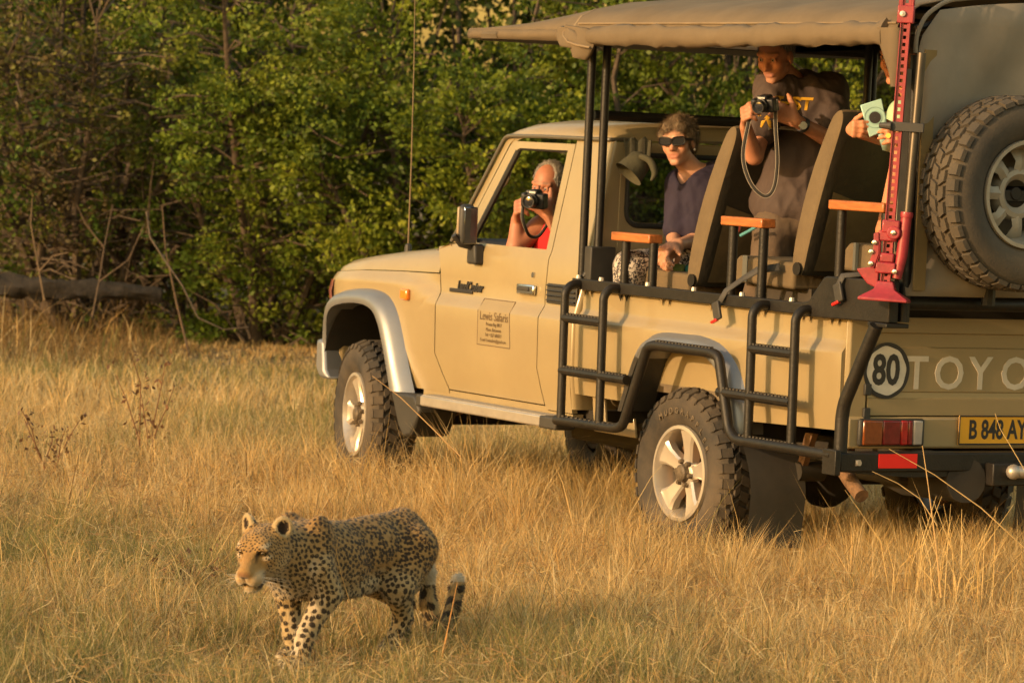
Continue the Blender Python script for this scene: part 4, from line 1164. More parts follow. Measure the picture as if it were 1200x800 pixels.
def bush(name, label, d, l, h, w, seed, ntwig, leafiness, cols, leafsize=.046, base=.1, stems=7, cat='bush', lean=(0, 0), nleaf=34, bare=0.0):
    r = np.random.default_rng(seed)
    bx, by = map(float, ground_xy(d, l)); bz = float(GH(bx, by)) - .05
    root = empty(name, (bx, by, bz), label, cat, 'bushes of the thicket behind the vehicle')
    tk = MB(); lim = MB()
    tips = []
    segs = []
    for s_ in range(stems):
        a = 2 * PI * s_ / stems + r.normal(0, .3); out = (.35 + .65 * r.random()) * w * .5
        top = np.array([bx + math.cos(a) * out + lean[0], by + math.sin(a) * out + lean[1], bz + h * (.55 + .45 * r.random())])
        p = [np.array([bx + math.cos(a) * .12, by + math.sin(a) * .12, bz])]
        for t in (.2, .42, .66, .85, 1.0):
            q = p[0] + (top - p[0]) * np.array([t ** .85, t ** .85, t]) + r.normal(0, .06 * h / 3, 3) * (t < 1)
            p.append(q)
        rad = [(.022 if bare > .5 else .036) * h / 3 * (1 - .85 * i / 5) + .005 for i in range(6)]
        tk.tube([tuple(q) for q in p], rad, 6)
        segs += [(p[i], p[i + 1], i) for i in range(5)]
    nl = 0
    limb_pts = []
    for k in range(ntwig):
        a_, b_, i = segs[int(r.integers(len(segs)))]
        if i == 0 and r.random() < .7: continue
        s0 = a_ + (b_ - a_) * r.random()
        ln = (.30 + .65 * r.random()) * w * .30
        dv = r.normal(0, 1, 3); dv[2] = abs(dv[2]) * .45 - .15
        ax = np.array([s0[0] - bx, s0[1] - by, 0]); ax /= np.linalg.norm(ax) + .2
        dv = dv / np.linalg.norm(dv) + ax * .7
        dv /= np.linalg.norm(dv)
        e = s0 + dv * ln; m_ = (s0 + e) / 2 + r.normal(0, .05, 3) + np.array([0, 0, .05])
        e[2] = max(e[2], bz + .12)
        lim.tube([tuple(s0), tuple(m_), tuple(e)], [.011, .008, .004], 4)
        limb_pts.append((m_, e))
    tk.build('trunk', bark, root, 60)
    lim.build('limbs', bark, root, 60)
    # leaves in sprays round the limb ends
    M_ = np.array([p[0] for p in limb_pts]); E_ = np.array([p[1] for p in limb_pts])
    nsp = int(ntwig * leafiness * .82)
    pick = r.integers(0, len(E_), nsp); tt = .25 + .85 * r.random(nsp)
    C = M_[pick] + (E_[pick] - M_[pick]) * tt[:, None] + r.normal(0, .075, (nsp, 3))
    hz = (C[:, 2] - bz) / h
    keepp = r.random(nsp) > bare * (1 - hz) * 1.6
    C = C[keepp]; pick = pick[keepp]; nsp = len(C)
    N = E_[pick] - M_[pick]; N /= np.linalg.norm(N, axis=1)[:, None]; N[:, 2] += .25
    tone = r.random(nsp)
    big = vnoise(C[:, 0] + C[:, 2], C[:, 1] - C[:, 2] * .7, 1.3, seed % 7)
    cc = np.array(cols)
    ci = np.clip(((tone * .55 + big * .6) * len(cc)).astype(int), 0, len(cc) - 1)
    base_c = cc[ci] * (.8 + .4 * r.random(nsp))[:, None]
    per = nleaf
    P = np.repeat(C, per, 0) + r.normal(0, .048, (nsp * per, 3)) * np.array([1.1, 1.1, .8])
    co, q, cl = leaf_quads(P, np.repeat(N, per, 0), leafsize, np.repeat(base_c, per, 0) * (.85 + .3 * r.random((nsp * per, 1))), r)
    o = link('crown', np_mesh('crown', co, q, None, cl), leaf_m, root, None); o['kind'] = 'stuff'
    return root
G1 = [(.066, .100, .011), (.110, .150, .014), (.160, .200, .017), (.22, .245, .022)]
G2 = [(.052, .090, .012), (.088, .132, .015), (.128, .174, .018), (.18, .215, .023)]
G3 = [(.075, .070, .020), (.105, .098, .022), (.125, .125, .024), (.10, .075, .03)]
BUSHES = [
 ('thicket_bush', 'brownish half bare bush full of dry twigs rising behind the fallen log', 32.4, -3.7, 3.6, 3.4, 31, 800, 2.6, G3 + G2[:2], dict(bare=.42, nleaf=18, stems=10)),
 ('thicket_bush', 'bushy yellow green crown above the dry twigs near the fallen log', 34.0, -3.5, 5.2, 3.6, 32, 460, 4.8, G1, dict(bare=.40)),
 ('thicket_bush', 'loose leafy bush between the twiggy bush and the vehicle, dark gaps at its foot', 32.2, -2.1, 3.6, 2.8, 33, 460, 3.8, G2, dict(bare=.30)),
 ('thicket_bush', 'dense green bush directly behind the bonnet of the vehicle', 31.6, -.55, 3.3, 2.5, 34, 460, 4.6, G1, dict(bare=.1)),
 ('thicket_bush', 'dense bush behind the windscreen and the canopy awning', 32.2, .75, 3.6, 2.5, 35, 460, 4.4, G2, dict(bare=.0)),
 ('thicket_bush', 'bush seen through the open passenger area above the seats', 32.8, 2.1, 3.9, 2.6, 36, 420, 4.2, G1, dict(bare=.0)),
 ('thicket_bush', 'pale olive bush glimpsed behind the standing man and the rear seats', 34.2, 3.5, 3.7, 2.8, 37, 380, 4.2, [(.10, .105, .03), (.125, .13, .04), (.15, .15, .045)], {}),
]
for nm, lb, d, l, h, w, sd, nt, lf, cs, kw in BUSHES:
    bush(nm, lb, d, l, h, w, sd, nt, lf, cs, **kw)
# the wood behind them, one tangled mass of leaves
r = np.random.default_rng(77)
n = 9000
l = np.where(r.random(n) < .70, (r.random(n) * 2 - 1) * 7.0, (r.random(n) * 2 - 1) * 17); d = np.where(np.abs(l) < 7, 35, 32.5) + 5.5 * r.random(n); z = r.random(n) ** .8 * np.where(np.abs(l) < 7, 7.4, 4.5)
e_ = np.arange(n) >= n - 1500; l = np.where(e_, (r.random(n) * 2 - 1) * 3.2 + .3, l); z = np.where(e_, 3.4 + 3.8 * r.random(n), z); d = np.where(e_, 36 + 3 * r.random(n), d)
x, y = ground_xy(d, l)
P0 = np.stack([x, y, z], -1)
tone = vnoise(l, z, 1.1, 3)
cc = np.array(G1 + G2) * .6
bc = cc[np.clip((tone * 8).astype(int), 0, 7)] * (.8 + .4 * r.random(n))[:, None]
per = 21
P = np.repeat(P0, per, 0) + r.normal(0, .14, (n * per, 3))
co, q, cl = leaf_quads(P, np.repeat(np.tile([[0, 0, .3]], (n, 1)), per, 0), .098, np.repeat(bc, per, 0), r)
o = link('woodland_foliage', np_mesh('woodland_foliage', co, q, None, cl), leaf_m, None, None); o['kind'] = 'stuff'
mb = MB()
for k in range(150):
    l_ = -7 + 14 * r.random(); d_ = 33.5 + 6 * r.random(); x_, y_ = map(float, ground_xy(d_, l_)); z_ = float(GH(x_, y_))
    a = r.normal(0, .5, 2); hh = 2 + 4 * r.random()
    mb.tube([(x_, y_, z_), (x_ + a[0] * .4, y_ + a[1] * .4, z_ + hh * .5), (x_ + a[0], y_ + a[1], z_ + hh)], [.035, .022, .008], 5)
for k in range(520):   # low dead brushwood
    l_ = -5.5 + 11 * r.random(); d_ = 31.6 + 3.2 * r.random(); x_, y_ = map(float, ground_xy(d_, l_)); z_ = float(GH(x_, y_)) + .9 * r.random() ** 2
    a = r.normal(0, .45, 3); a[2] = abs(a[2]) * .9
    mb.tube([(x_, y_, z_), (x_ + a[0] * .5, y_ + a[1] * .5, z_ + a[2] * .6 + .05), (x_ + a[0], y_ + a[1], z_ + a[2])], [.012, .008, .003], 4)
o = mb.build('brushwood', bark, None, 60, fix=False); o['kind'] = 'stuff'
# ================================================================== continuous bodies: distance fields meshed by surface nets
def _basis(f, u=(0, 0, 1)):
    f = np.asarray(f, float); f = f / np.linalg.norm(f); u = np.asarray(u, float)
    s = np.cross(u, f); s /= np.linalg.norm(s); u = np.cross(f, s)
    return f, s, u            # forward, left, up
def cap(a, b, ra, rb=None, tag=0): return ('c', np.asarray(a, float), np.asarray(b, float), ra, ra if rb is None else rb, tag)
def ell(c, r, M=None, tag=0): return ('e', np.asarray(c, float), np.asarray(r, float), np.eye(3) if M is None else np.asarray(M, float), None, tag)
def pdist(p, P):
    if p[0] == 'c':
        a, b = p[1], p[2]; ab = b - a; L2 = ab @ ab + 1e-12
        t = np.clip(((P - a) @ ab) / L2, 0, 1)
        return np.linalg.norm(P - a - t[:, None] * ab, axis=1) - (p[3] + (p[4] - p[3]) * t)
    q = (P - p[1]) @ p[3].T; r = p[2]
    k0 = np.linalg.norm(q / r, axis=1); k1 = np.linalg.norm(q / (r * r), axis=1) + 1e-9
    return k0 * (k0 - 1) / k1
def pbox(p, m):
    if p[0] == 'c':
        lo = np.minimum(p[1] - p[3], p[2] - p[4]); hi = np.maximum(p[1] + p[3], p[2] + p[4])
    else:
        e = np.max(p[2]); e3 = np.sqrt(((p[3].T * p[2]) ** 2).sum(1)); lo = p[1] - e3; hi = p[1] + e3
    return lo - m, hi + m
def field(P, prims, k, sub=(), ks=.006):
    s = np.zeros(len(P))
    for p in prims: s += np.exp(np.clip(-pdist(p, P) / k, -60, 60))
    d = -k * np.log(s + 1e-26)
    for p in sub:
        ds = -pdist(p, P)
        m = np.maximum(d, ds); d = m + ks * np.log(np.exp((d - m) / ks) + np.exp((ds - m) / ks))
    return d
def surf(prims, vox, k, sub=(), ks=.006, clip=None):
    """surface nets over a smooth union; clip = list of (point, normal): keeps the side the normal points away from"""
    B = [pbox(p, 3 * vox + k) for p in prims]
    lo = np.min([b[0] for b in B], 0); hi = np.max([b[1] for b in B], 0)
    n = np.ceil((hi - lo) / vox).astype(int) + 1
    S = np.zeros(n)
    ax = [lo[i] + vox * np.arange(n[i]) for i in range(3)]
    for p in prims:
        a, b = pbox(p, 7 * k + 2 * vox)
        i0 = np.clip(np.floor((a - lo) / vox).astype(int), 0, n); i1 = np.clip(np.ceil((b - lo) / vox).astype(int) + 1, 0, n)
        if np.any(i1 <= i0): continue
        g = np.stack(np.meshgrid(*[ax[i][i0[i]:i1[i]] for i in range(3)], indexing='ij'), -1)
        S[i0[0]:i1[0], i0[1]:i1[1], i0[2]:i1[2]] += np.exp(np.clip(-pdist(p, g.reshape(-1, 3)) / k, -60, 60)).reshape(g.shape[:3])
    D = -k * np.log(S + 1e-26)
    for p in sub:
        a, b = pbox(p, 6 * ks + 2 * vox)
        i0 = np.clip(np.floor((a - lo) / vox).astype(int), 0, n); i1 = np.clip(np.ceil((b - lo) / vox).astype(int) + 1, 0, n)
        if np.any(i1 <= i0): continue
        sl = tuple(slice(i0[i], i1[i]) for i in range(3))
        g = np.stack(np.meshgrid(*[ax[i][i0[i]:i1[i]] for i in range(3)], indexing='ij'), -1)
        ds = -pdist(p, g.reshape(-1, 3)).reshape(g.shape[:3]); d = D[sl]
        m = np.maximum(d, ds); D[sl] = m + ks * np.log(np.exp((d - m) / ks) + np.exp((ds - m) / ks))
    if clip:
        g = np.stack(np.meshgrid(*ax, indexing='ij'), -1)
        for c, nn in clip: D = np.maximum(D, (g - np.asarray(c, float)) @ (np.asarray(nn, float) / np.linalg.norm(nn)))
    ins = D < 0
    c8 = sum(ins[i:n[0] - 1 + i, j:n[1] - 1 + j, q:n[2] - 1 + q].astype(np.int8) for i in (0, 1) for j in (0, 1) for q in (0, 1))
    act = (c8 > 0) & (c8 < 8)
    idx = -np.ones(act.shape, np.int64); cells = np.argwhere(act); idx[act] = np.arange(len(cells))
    acc = np.zeros((len(cells), 3)); cnt = np.zeros(len(cells))
    corner = [(0, 0, 0), (1, 0, 0), (0, 1, 0), (1, 1, 0), (0, 0, 1), (1, 0, 1), (0, 1, 1), (1, 1, 1)]
    dv = {c: D[cells[:, 0] + c[0], cells[:, 1] + c[1], cells[:, 2] + c[2]] for c in corner}
    for a in corner:
        for axn in range(3):
            if a[axn] == 0:
                b = list(a); b[axn] = 1; b = tuple(b)
                x = (dv[a] < 0) != (dv[b] < 0)
                t = np.where(x, dv[a] / (dv[a] - dv[b] + 1e-12), 0)
                p = np.array(a, float)[None] + t[:, None] * (np.array(b) - np.array(a))
                acc += p * x[:, None]; cnt += x
    V_ = lo + (cells + acc / np.maximum(cnt, 1)[:, None]) * vox
    quads = []
    for axn in range(3):
        o1, o2 = [(1, 2), (2, 0), (0, 1)][axn]
        sl0 = [slice(1, n[i] - 1) for i in range(3)]; sl0[axn] = slice(0, n[axn] - 1); sl1 = list(sl0); sl1[axn] = slice(1, n[axn])
        A = ins[tuple(sl0)]; Bq = ins[tuple(sl1)]
        for flip, mk in ((False, A & ~Bq), (True, ~A & Bq)):
            e = np.argwhere(mk)
            if not len(e): continue
            e = e + np.array([s.start for s in sl0])
            def at(d1, d2):
                c = e.copy(); c[:, o1] -= d1; c[:, o2] -= d2
                return idx[c[:, 0], c[:, 1], c[:, 2]]
            q = np.stack([at(1, 1), at(0, 1), at(0, 0), at(1, 0)], 1)
            if flip: q = q[:, ::-1]
            quads.append(q[(q >= 0).all(1)])
    Q = np.concatenate(quads)
    if not clip:
        for _ in range(2):
            h = vox * .25
            d0 = field(V_, prims, k, sub, ks)
            G = np.stack([field(V_ + h * np.eye(3)[i], prims, k, sub, ks) - d0 for i in range(3)], 1) / h
            V_ -= np.clip(d0, -vox, vox)[:, None] * G / (np.sum(G * G, 1)[:, None] + 1e-6)
    return V_, Q
def vnormals(V_, Q):
    N = np.cross(V_[Q[:, 2]] - V_[Q[:, 0]], V_[Q[:, 3]] - V_[Q[:, 1]])
    out = np.zeros_like(V_)
    for i in range(4): np.add.at(out, Q[:, i], N)
    return out / (np.linalg.norm(out, axis=1)[:, None] + 1e-12)
def blend(V_, prims, cols, kk=.008):
    """colour of each vertex from the tags of the shapes nearest to it"""
    w = np.zeros((len(V_), len(cols)))
    for p in prims: w[:, p[5]] += np.exp(np.clip(-pdist(p, V_) / kk, -40, 40))
    w /= w.sum(1)[:, None] + 1e-12
    return w @ np.asarray(cols, float)
def n3(P, s, seed=0):
    return vnoise(P[:, 0] * s + P[:, 2] * s * .73, P[:, 1] * s - P[:, 2] * s * .61, 1, seed) * .5 + vnoise(P[:, 2] * s + 7, P[:, 0] * s * .8 - P[:, 1] * s * .7, 1, seed + 3) * .5
def body_obj(name, V_, Q, m, parent, cols=None, sharp=None, extra=None):
    me = np_mesh(name, V_, Q, None, cols)
    if extra:
        for k_, a in extra.items():
            at = me.attributes.new(k_, 'FLOAT', 'POINT'); at.data.foreach_set('value', a.astype(np.float32))
    return link(name, me, m, parent, 180)

# ================================================================== leopard
LX, LY = -2.71, 4.015
LH = np.array([-.41, .912]); LH /= np.linalg.norm(LH)
Lf = np.array([LH[0], LH[1], 0]); Ll = np.array([-LH[1], LH[0], 0]); Lu = np.array([0, 0, 1.])
LB = 1.05 * np.stack([Lf, Ll, Lu])            # rows: local axes
LZ = float(GH(LX, LY))
LO = np.array([LX, LY, LZ])
prims = []
A = lambda *p: prims.append(cap(*p)); E = lambda *p: prims.append(ell(*p))
# tags: 0 back/flank, 1 belly white, 2 leg, 3 head, 4 tail, 5 chest/neck, 6 ear
E((.12, 0, .358), (.25, .108, .135), None, 0); E((-.13, 0, .388), (.22, .098, .108), None, 0); E((-.30, 0, .398), (.135, .105, .112), None, 0)
A((.24, 0, .470), (.08, 0, .448), .036, .040, 0); A((.08, 0, .448), (-.32, 0, .470), .040, .045, 0); A((-.32, 0, .470), (-.43, 0, .415), .045, .032, 0)
for s in (1, -1):
    E((.235, s * .064, .415), (.072, .046, .115), None, 0); A((.215, s * .032, .474), (.25, s * .045, .42), .034, .045, 0)
    E((-.265, s * .074, .335), (.095, .050, .120), None, 0)
E((.315, 0, .350), (.075, .080, .105), None, 5)
E((.0, 0, .275), (.20, .075, .05), None, 1)
A((.29, 0, .415), (.43, 0, .430), .090, .072, 5); A((.30, 0, .37), (.43, 0, .385), .075, .062, 5)
legs = {  # shoulder/hip, elbow/knee, wrist/hock, pastern, paw
 'lf': [(.255, .078, .355), (.205, .088, .262), (.285, .064, .125), (.298, .058, .050), (.325, .054, .027)],
 'rf': [(.255, -.078, .355), (.205, -.086, .258), (.185, -.072, .115), (.172, -.068, .050), (.195, -.068, .027)],
 'lh': [(-.30, .072, .385), (-.185, .092, .262), (-.265, .064, .140), (-.212, .058, .052), (-.185, .056, .027)],
 'rh': [(-.30, -.072, .385), (-.275, -.092, .262), (-.440, -.066, .165), (-.425, -.062, .055), (-.400, -.062, .027)]}
for nm, p in legs.items():
    fr = nm[1] == 'f'
    r_ = (.058, .046, .032, .028) if fr else (.085, .056, .030, .027)
    A(p[0], p[1], r_[0], r_[1], 2 if fr else 0); A(p[1], p[2], r_[1], r_[2], 2); A(p[2], p[3], r_[2], r_[3], 2)
    A(p[3], (p[4][0] - .02, p[4][1], .034), r_[3], .030, 2)
    E((p[4][0], p[4][1], p[4][2]), (.050, .037, .026), None, 2)
    for j in range(4): E((p[4][0] + .040 - abs(j - 1.5) * .006, p[4][1] + (j - 1.5) * .018, .020), (.018, .011, .016), None, 2)
    if not fr: A(p[2], (p[2][0] - .012, p[2][1], p[2][2] + .03), .026, .016, 2)
tail = [(-.42, 0, .425), (-.455, 0, .37), (-.475, 0, .28), (-.49, .005, .17), (-.515, .01, .095), (-.56, .01, .075), (-.605, .01, .10), (-.635, .01, .155), (-.650, .01, .215), (-.655, .01, .245)]
for i in range(len(tail) - 1): A(tail[i], tail[i + 1], .0285 - .0008 * i, .0277 - .0008 * i, 4)
# head
HC = np.array([.465, .008, .434]); yawh, pith = R(14), R(-19)
hf = np.array([math.cos(yawh) * math.cos(pith), math.sin(yawh) * math.cos(pith), math.sin(pith)])
hf, hs, hu = _basis(hf)
HM = np.stack([hf, hs, hu])
def hp(f, s, u): return HC + hf * f + hs * s + hu * u
head = []
def HE(c, r, M=None, tag=3): head.append(ell(hp(*c), r, HM if M is None else M, tag))
def HA(a, b, ra, rb, tag=3): head.append(cap(hp(*a), hp(*b), ra, rb, tag))
HE((-.005, 0, .004), (.088, .070, .062))
for s in (1, -1):
    HE((.000, s * .046, -.036), (.062, .036, .048)); HE((.055, s * .034, .037), (.030, .019, .014)); HE((.118, s * .022, -.062), (.036, .024, .025))
    HE((.050, s * .043, -.012), (.030, .020, .020))
HA((.045, 0, -.032), (.112, 0, -.056), .048, .036); HA((.040, 0, .036), (.142, 0, -.024), .029, .0175)
HE((.150, 0, -.033), (.014, .020, .013)); HE((.106, 0, -.103), (.028, .022, .016)); HA((.0, 0, -.070), (.085, 0, -.098), .042, .024)
for s in (1, -1):
    HA((.0905, s * .028, .0255), (.081, s * .053, .0215), .0056, .0052)
    em = np.stack(_basis(hf * .75 + hs * s * .55 + hu * .1))
    HE((-.038, s * .064, .060), (.013, .033, .037), em, 6); HA((-.03, s * .050, .035), (-.036, s * .060, .052), .024, .022)
subs = []
for s in (1, -1):
    em = np.stack(_basis(hf * .75 + hs * s * .55 + hu * .1))
    c = hp(-.038, s * .064, .060) + em[0] * .014
    subs.append(ell(c, (.013, .023, .027), em))
    subs.append(ell(hp(.092, s * .040, .0155), (.016, .0145, .0085), HM))
for s in (1, -1):
    subs.append(cap(hp(.070, s * .050, -.088), hp(.118, s * .034, -.089), .0045, .0045)); subs.append(cap(hp(.118, s * .034, -.089), hp(.152, 0, -.076), .0045, .0035))
subs.append(cap(hp(.160, 0, -.046), hp(.154, 0, -.078), .0016, .0016))
allp = prims + head
VOX = .0046
LVt, LQ = surf(allp, VOX, .0085, subs, .003)
LN = vnormals(LVt, LQ)
tawny = np.array([.40, .245, .090]); tawny_dk = np.array([.335, .190, .066]); cream = np.array([.52, .395, .215]); white = np.array([.66, .575, .45])
base = blend(LVt, allp, [tawny, white, cream * .9 + tawny * .1, tawny, tawny * .6 + cream * .4, tawny * .75 + cream * .25, tawny], .012)
z = LVt[:, 2]
# lighter low on the flank, pale belly, inner legs and throat (fur colour, not shade)
low = sstep(.36, .27, z) * (LVt[:, 0] > -.5)
base = base + (cream - base) * (low * .7)[:, None]
bell = sstep(-.35, -.85, LN[:, 2]) * (z > .2) * (z < .42) * (LVt[:, 0] > -.22)
base = base + (white - base) * (bell * .9)[:, None]
inner = sstep(.2, .8, -LN[:, 1] * np.sign(LVt[:, 1])) * (z < .19) * (LVt[:, 0] > -.44)
base = base + (white - base) * (inner * .6)[:, None]
base = base + (tawny_dk - base) * (sstep(.44, .52, z) * (LVt[:, 0] < .35) * .6)[:, None]
chestw = sstep(.5, .95, LN[:, 0]) * (z < .40) * (LVt[:, 0] > .25) * (LVt[:, 0] < .42)
base = base + (white - base) * (chestw * .75)[:, None]
# spots by dart throwing over the surface
rg = np.random.default_rng(5)
q = (LVt - HC) @ HM.T                    # head coordinates
headw = np.min([pdist(p, LVt) for p in head], 0) < np.min([pdist(p, LVt) for p in prims], 0) + .002
headw &= LVt[:, 0] > .38
face = headw & (q[:, 0] > .03)
tailw = LVt[:, 0] < -.445
legw = (z < .265) & ~headw & ~tailw
neckw = (LVt[:, 0] > .26) & ~headw & ~legw
torso = ~(headw | tailw | legw | neckw)
gap = np.select([headw, tailw, legw, neckw], [np.where(q[:, 0] > .0, .0092, .0115), .032, .0205, .0158], np.where((LVt[:, 0] < .05) & (z > .3) & (z < .47), .0225, .0165))
order = rg.permutation(len(LVt))
cov = np.zeros(len(LVt), bool); cen = []
for i in order:
    if cov[i]: continue
    if face[i] and (q[i, 2] < .026) and (abs(q[i, 1]) < .046 or q[i, 0] > .085): cov[i] = True; continue
    cen.append(i)
    d2 = ((LVt - LVt[i]) ** 2).sum(1)
    cov |= d2 < gap[i] ** 2
spot = np.zeros(len(LVt)); brown = np.zeros(len(LVt))
def stamp(c, r_, nrm, el=1.0, axis=None):
    global spot
    dv_ = LVt - c
    near_ = (dv_ ** 2).sum(1) < (r_ * 2.2) ** 2
    ii = np.nonzero(near_ & (LN @ nrm > .1))[0]
    dd = dv_[ii]
    if axis is not None:
        pa = dd @ axis; dd = dd - np.outer(pa * (1 - 1 / el), axis)
    spot[ii] = np.maximum(spot[ii], 1 - np.sqrt((dd ** 2).sum(1)) / r_)
for i in cen:
    c, nn = LVt[i], LN[i]
    t1 = np.cross(nn, [0.3, .1, 1]); t1 /= np.linalg.norm(t1); t2 = np.cross(nn, t1)
    a_ = rg.random() * 2 * PI
    axv = t1 * math.cos(a_) + t2 * math.sin(a_)
    if headw[i]:
        stamp(c, (.0044 + .0016 * rg.random()) * (1.0 if q[i, 0] < .0 else .66), nn)
    elif tailw[i]:
        stamp(c, .0165, nn, 1.5, axv)
    elif legw[i]: stamp(c, .0080 + .0030 * rg.random(), nn, 1.3, axv)
    elif neckw[i]: stamp(c, .0056 + .0022 * rg.random(), nn, 1.3, axv)
    else:
        k_ = 3 + int(rg.random() * 2); rr_ = .0095 + .0015 * rg.random()
        if z[i] > .47 or z[i] < .30 or LVt[i, 0] > .05: stamp(c, .0062 + .0018 * rg.random(), nn, 1.4, axv); continue
        ii = ((LVt - c) ** 2).sum(1) < (rr_ * .9) ** 2; brown[ii] = 1
        for j in range(k_):
            aa = a_ + 2 * PI * j / k_ + rg.normal(0, .18)
            if rg.random() < .12: continue
            stamp(c + (t1 * math.cos(aa) + t2 * math.sin(aa)) * rr_, .0056 + .0014 * rg.random(), nn, 1.25, -t1 * math.sin(aa) + t2 * math.cos(aa))
base = base + (tawny_dk * .85 - base) * (brown * .55)[:, None]
# face markings
def dab(c, r_, col, s=1.0):
    global base
    d_ = np.linalg.norm((q - np.array(c)) / np.array(r_), axis=1)
    base = base + (np.array(col) - base) * (np.clip(1.5 - d_, 0, 1) * s * headw)[:, None]
for s in (1, -1):
    dab((.072, s * .050, .038), (.022, .020, .007), white, .7); dab((.078, s * .054, -.004), (.022, .016, .007), white, .75)
    dab((.116, s * .030, -.056), (.034, .018, .018), white, .9); dab((.02, s * .066, -.050), (.045, .03, .024), cream * 1.05, .7)
    dab((.088, s * .040, .0155), (.016, .0185, .0105), (.025, .017, .012), 1.0)
    dab((.078, s * .062, .019), (.016, .012, .0045), (.03, .02, .014), .95)
    for t_ in np.linspace(0, 1, 9): dab((.091 + .010 * t_, s * (.024 - .004 * t_), .012 - .034 * t_), (.014, .0048, .006), (.045, .026, .015), .8)
    for k_ in range(4):
        for t_ in np.linspace(0, 1, 6): dab((.138 - .055 * t_, s * (.030 + .020 * t_), -.048 - .0085 * k_ - .002 * t_), (.010, .006, .0019), (.06, .038, .024), .75)
    dab((.098, s * .036, -.098), (.036, .016, .0135), (.016, .010, .009), 1.0)
    em = np.stack(_basis(hf * .75 + hs * s * .55 + hu * .1)); ce = hp(-.038, s * .064, .060)
    qe = (LVt - ce) @ em.T
    ear = (np.linalg.norm(qe / np.array([.03, .036, .040]), axis=1) < 1.05)
    back_ = ear & (qe[:, 0] < -.004)
    base[back_] = [.05, .035, .025]
    wsp = back_ & (qe[:, 2] > .016); base[wsp] = white * .85
    inn = ear & (np.linalg.norm(qe[:, 1:] / np.array([.020, .024]), axis=1) < 1) & (qe[:, 0] > -.012) & (qe[:, 0] < .012)
    base[inn] = [.035, .022, .016]
    rim_ = ear & ~inn & ~back_; base[rim_] = cream * .95
    spot[ear] = 0
dab((.105, 0, .002), (.05, .014, .034), (.30, .165, .062), .5)
dab((.160, 0, -.032), (.010, .0175, .0105), (.16, .062, .045), .97); dab((.162, 0, -.042), (.012, .014, .004), (.03, .018, .016), .95)
dab((.110, 0, -.112), (.035, .022, .010), white, .95)
for t_ in np.linspace(0, 1, 14):
    for s in (1, -1): dab((.154 - .085 * t_, s * (.002 + .046 * t_ ** .7), -.077 - .012 * t_), (.012, .008, .0058), (.022, .013, .011), 1.0)
for t_ in np.linspace(0, 1, 5): dab((.158, 0, -.046 - .030 * t_), (.010, .0022, .006), (.05, .03, .022), .9)
spot[face & (q[:, 2] < .02) & (np.abs(q[:, 1]) < .040)] *= .3
spot[(tailw) & (z > .24)] = 0; base[tailw & (z > .24)] = white * .9
base *= (.70 + .20 * n3(LVt, 60, 4))[:, None] * np.array([1.02, .98, .92])
LW = LO + LVt @ LB
fur = bpy.data.materials.new('leopard_fur'); fur.use_nodes = True
nt = fur.node_tree; N = nt.nodes; Lk = nt.links; b = N['Principled BSDF']
at = N.new('ShaderNodeAttribute'); at.attribute_name = 'Col'; sp = N.new('ShaderNodeAttribute'); sp.attribute_name = 'spot'
tc = N.new('ShaderNodeTexCoord'); nz = N.new('ShaderNodeTexNoise'); nz.inputs['Scale'].default_value = 130; nz.inputs['Detail'].default_value = 3
Lk.new(tc.outputs['Object'], nz.inputs['Vector'])
ad = N.new('ShaderNodeMath'); ad.operation = 'MULTIPLY_ADD'; ad.inputs[1].default_value = .34
sb = N.new('ShaderNodeMath'); sb.operation = 'SUBTRACT'; sb.inputs[1].default_value = .17
Lk.new(nz.outputs['Fac'], ad.inputs[0]); Lk.new(sp.outputs['Fac'], ad.inputs[2]); Lk.new(ad.outputs[0], sb.inputs[0])
mr = N.new('ShaderNodeMapRange'); mr.interpolation_type = 'SMOOTHSTEP'; mr.inputs[1].default_value = .0; mr.inputs[2].default_value = .24; mr.inputs[4].default_value = .97
Lk.new(sb.outputs[0], mr.inputs[0])
mx = N.new('ShaderNodeMix'); mx.data_type = 'RGBA'; mx.inputs[7].default_value = (.024, .016, .011, 1)
Lk.new(mr.outputs[0], mx.inputs[0]); Lk.new(at.outputs['Color'], mx.inputs[6]); Lk.new(mx.outputs[2], b.inputs['Base Color'])
b.inputs['Roughness'].default_value = .75; b.inputs['Specular IOR Level'].default_value = .2; b.inputs['Sheen Weight'].default_value = .15
n2 = N.new('ShaderNodeTexNoise'); n2.inputs['Scale'].default_value = 220; Lk.new(tc.outputs['Object'], n2.inputs['Vector'])
bp_ = N.new('ShaderNodeBump'); bp_.inputs['Strength'].default_value = .5; bp_.inputs['Distance'].default_value = .006
Lk.new(n2.outputs['Fac'], bp_.inputs['Height']); Lk.new(bp_.outputs[0], b.inputs['Normal'])
LEO = empty('leopard', tuple(LO), 'spotted leopard walking through dry grass with its tail tip curled up', 'leopard')
lb = body_obj('body', LW, LQ, fur, LEO, base, extra={'spot': spot})
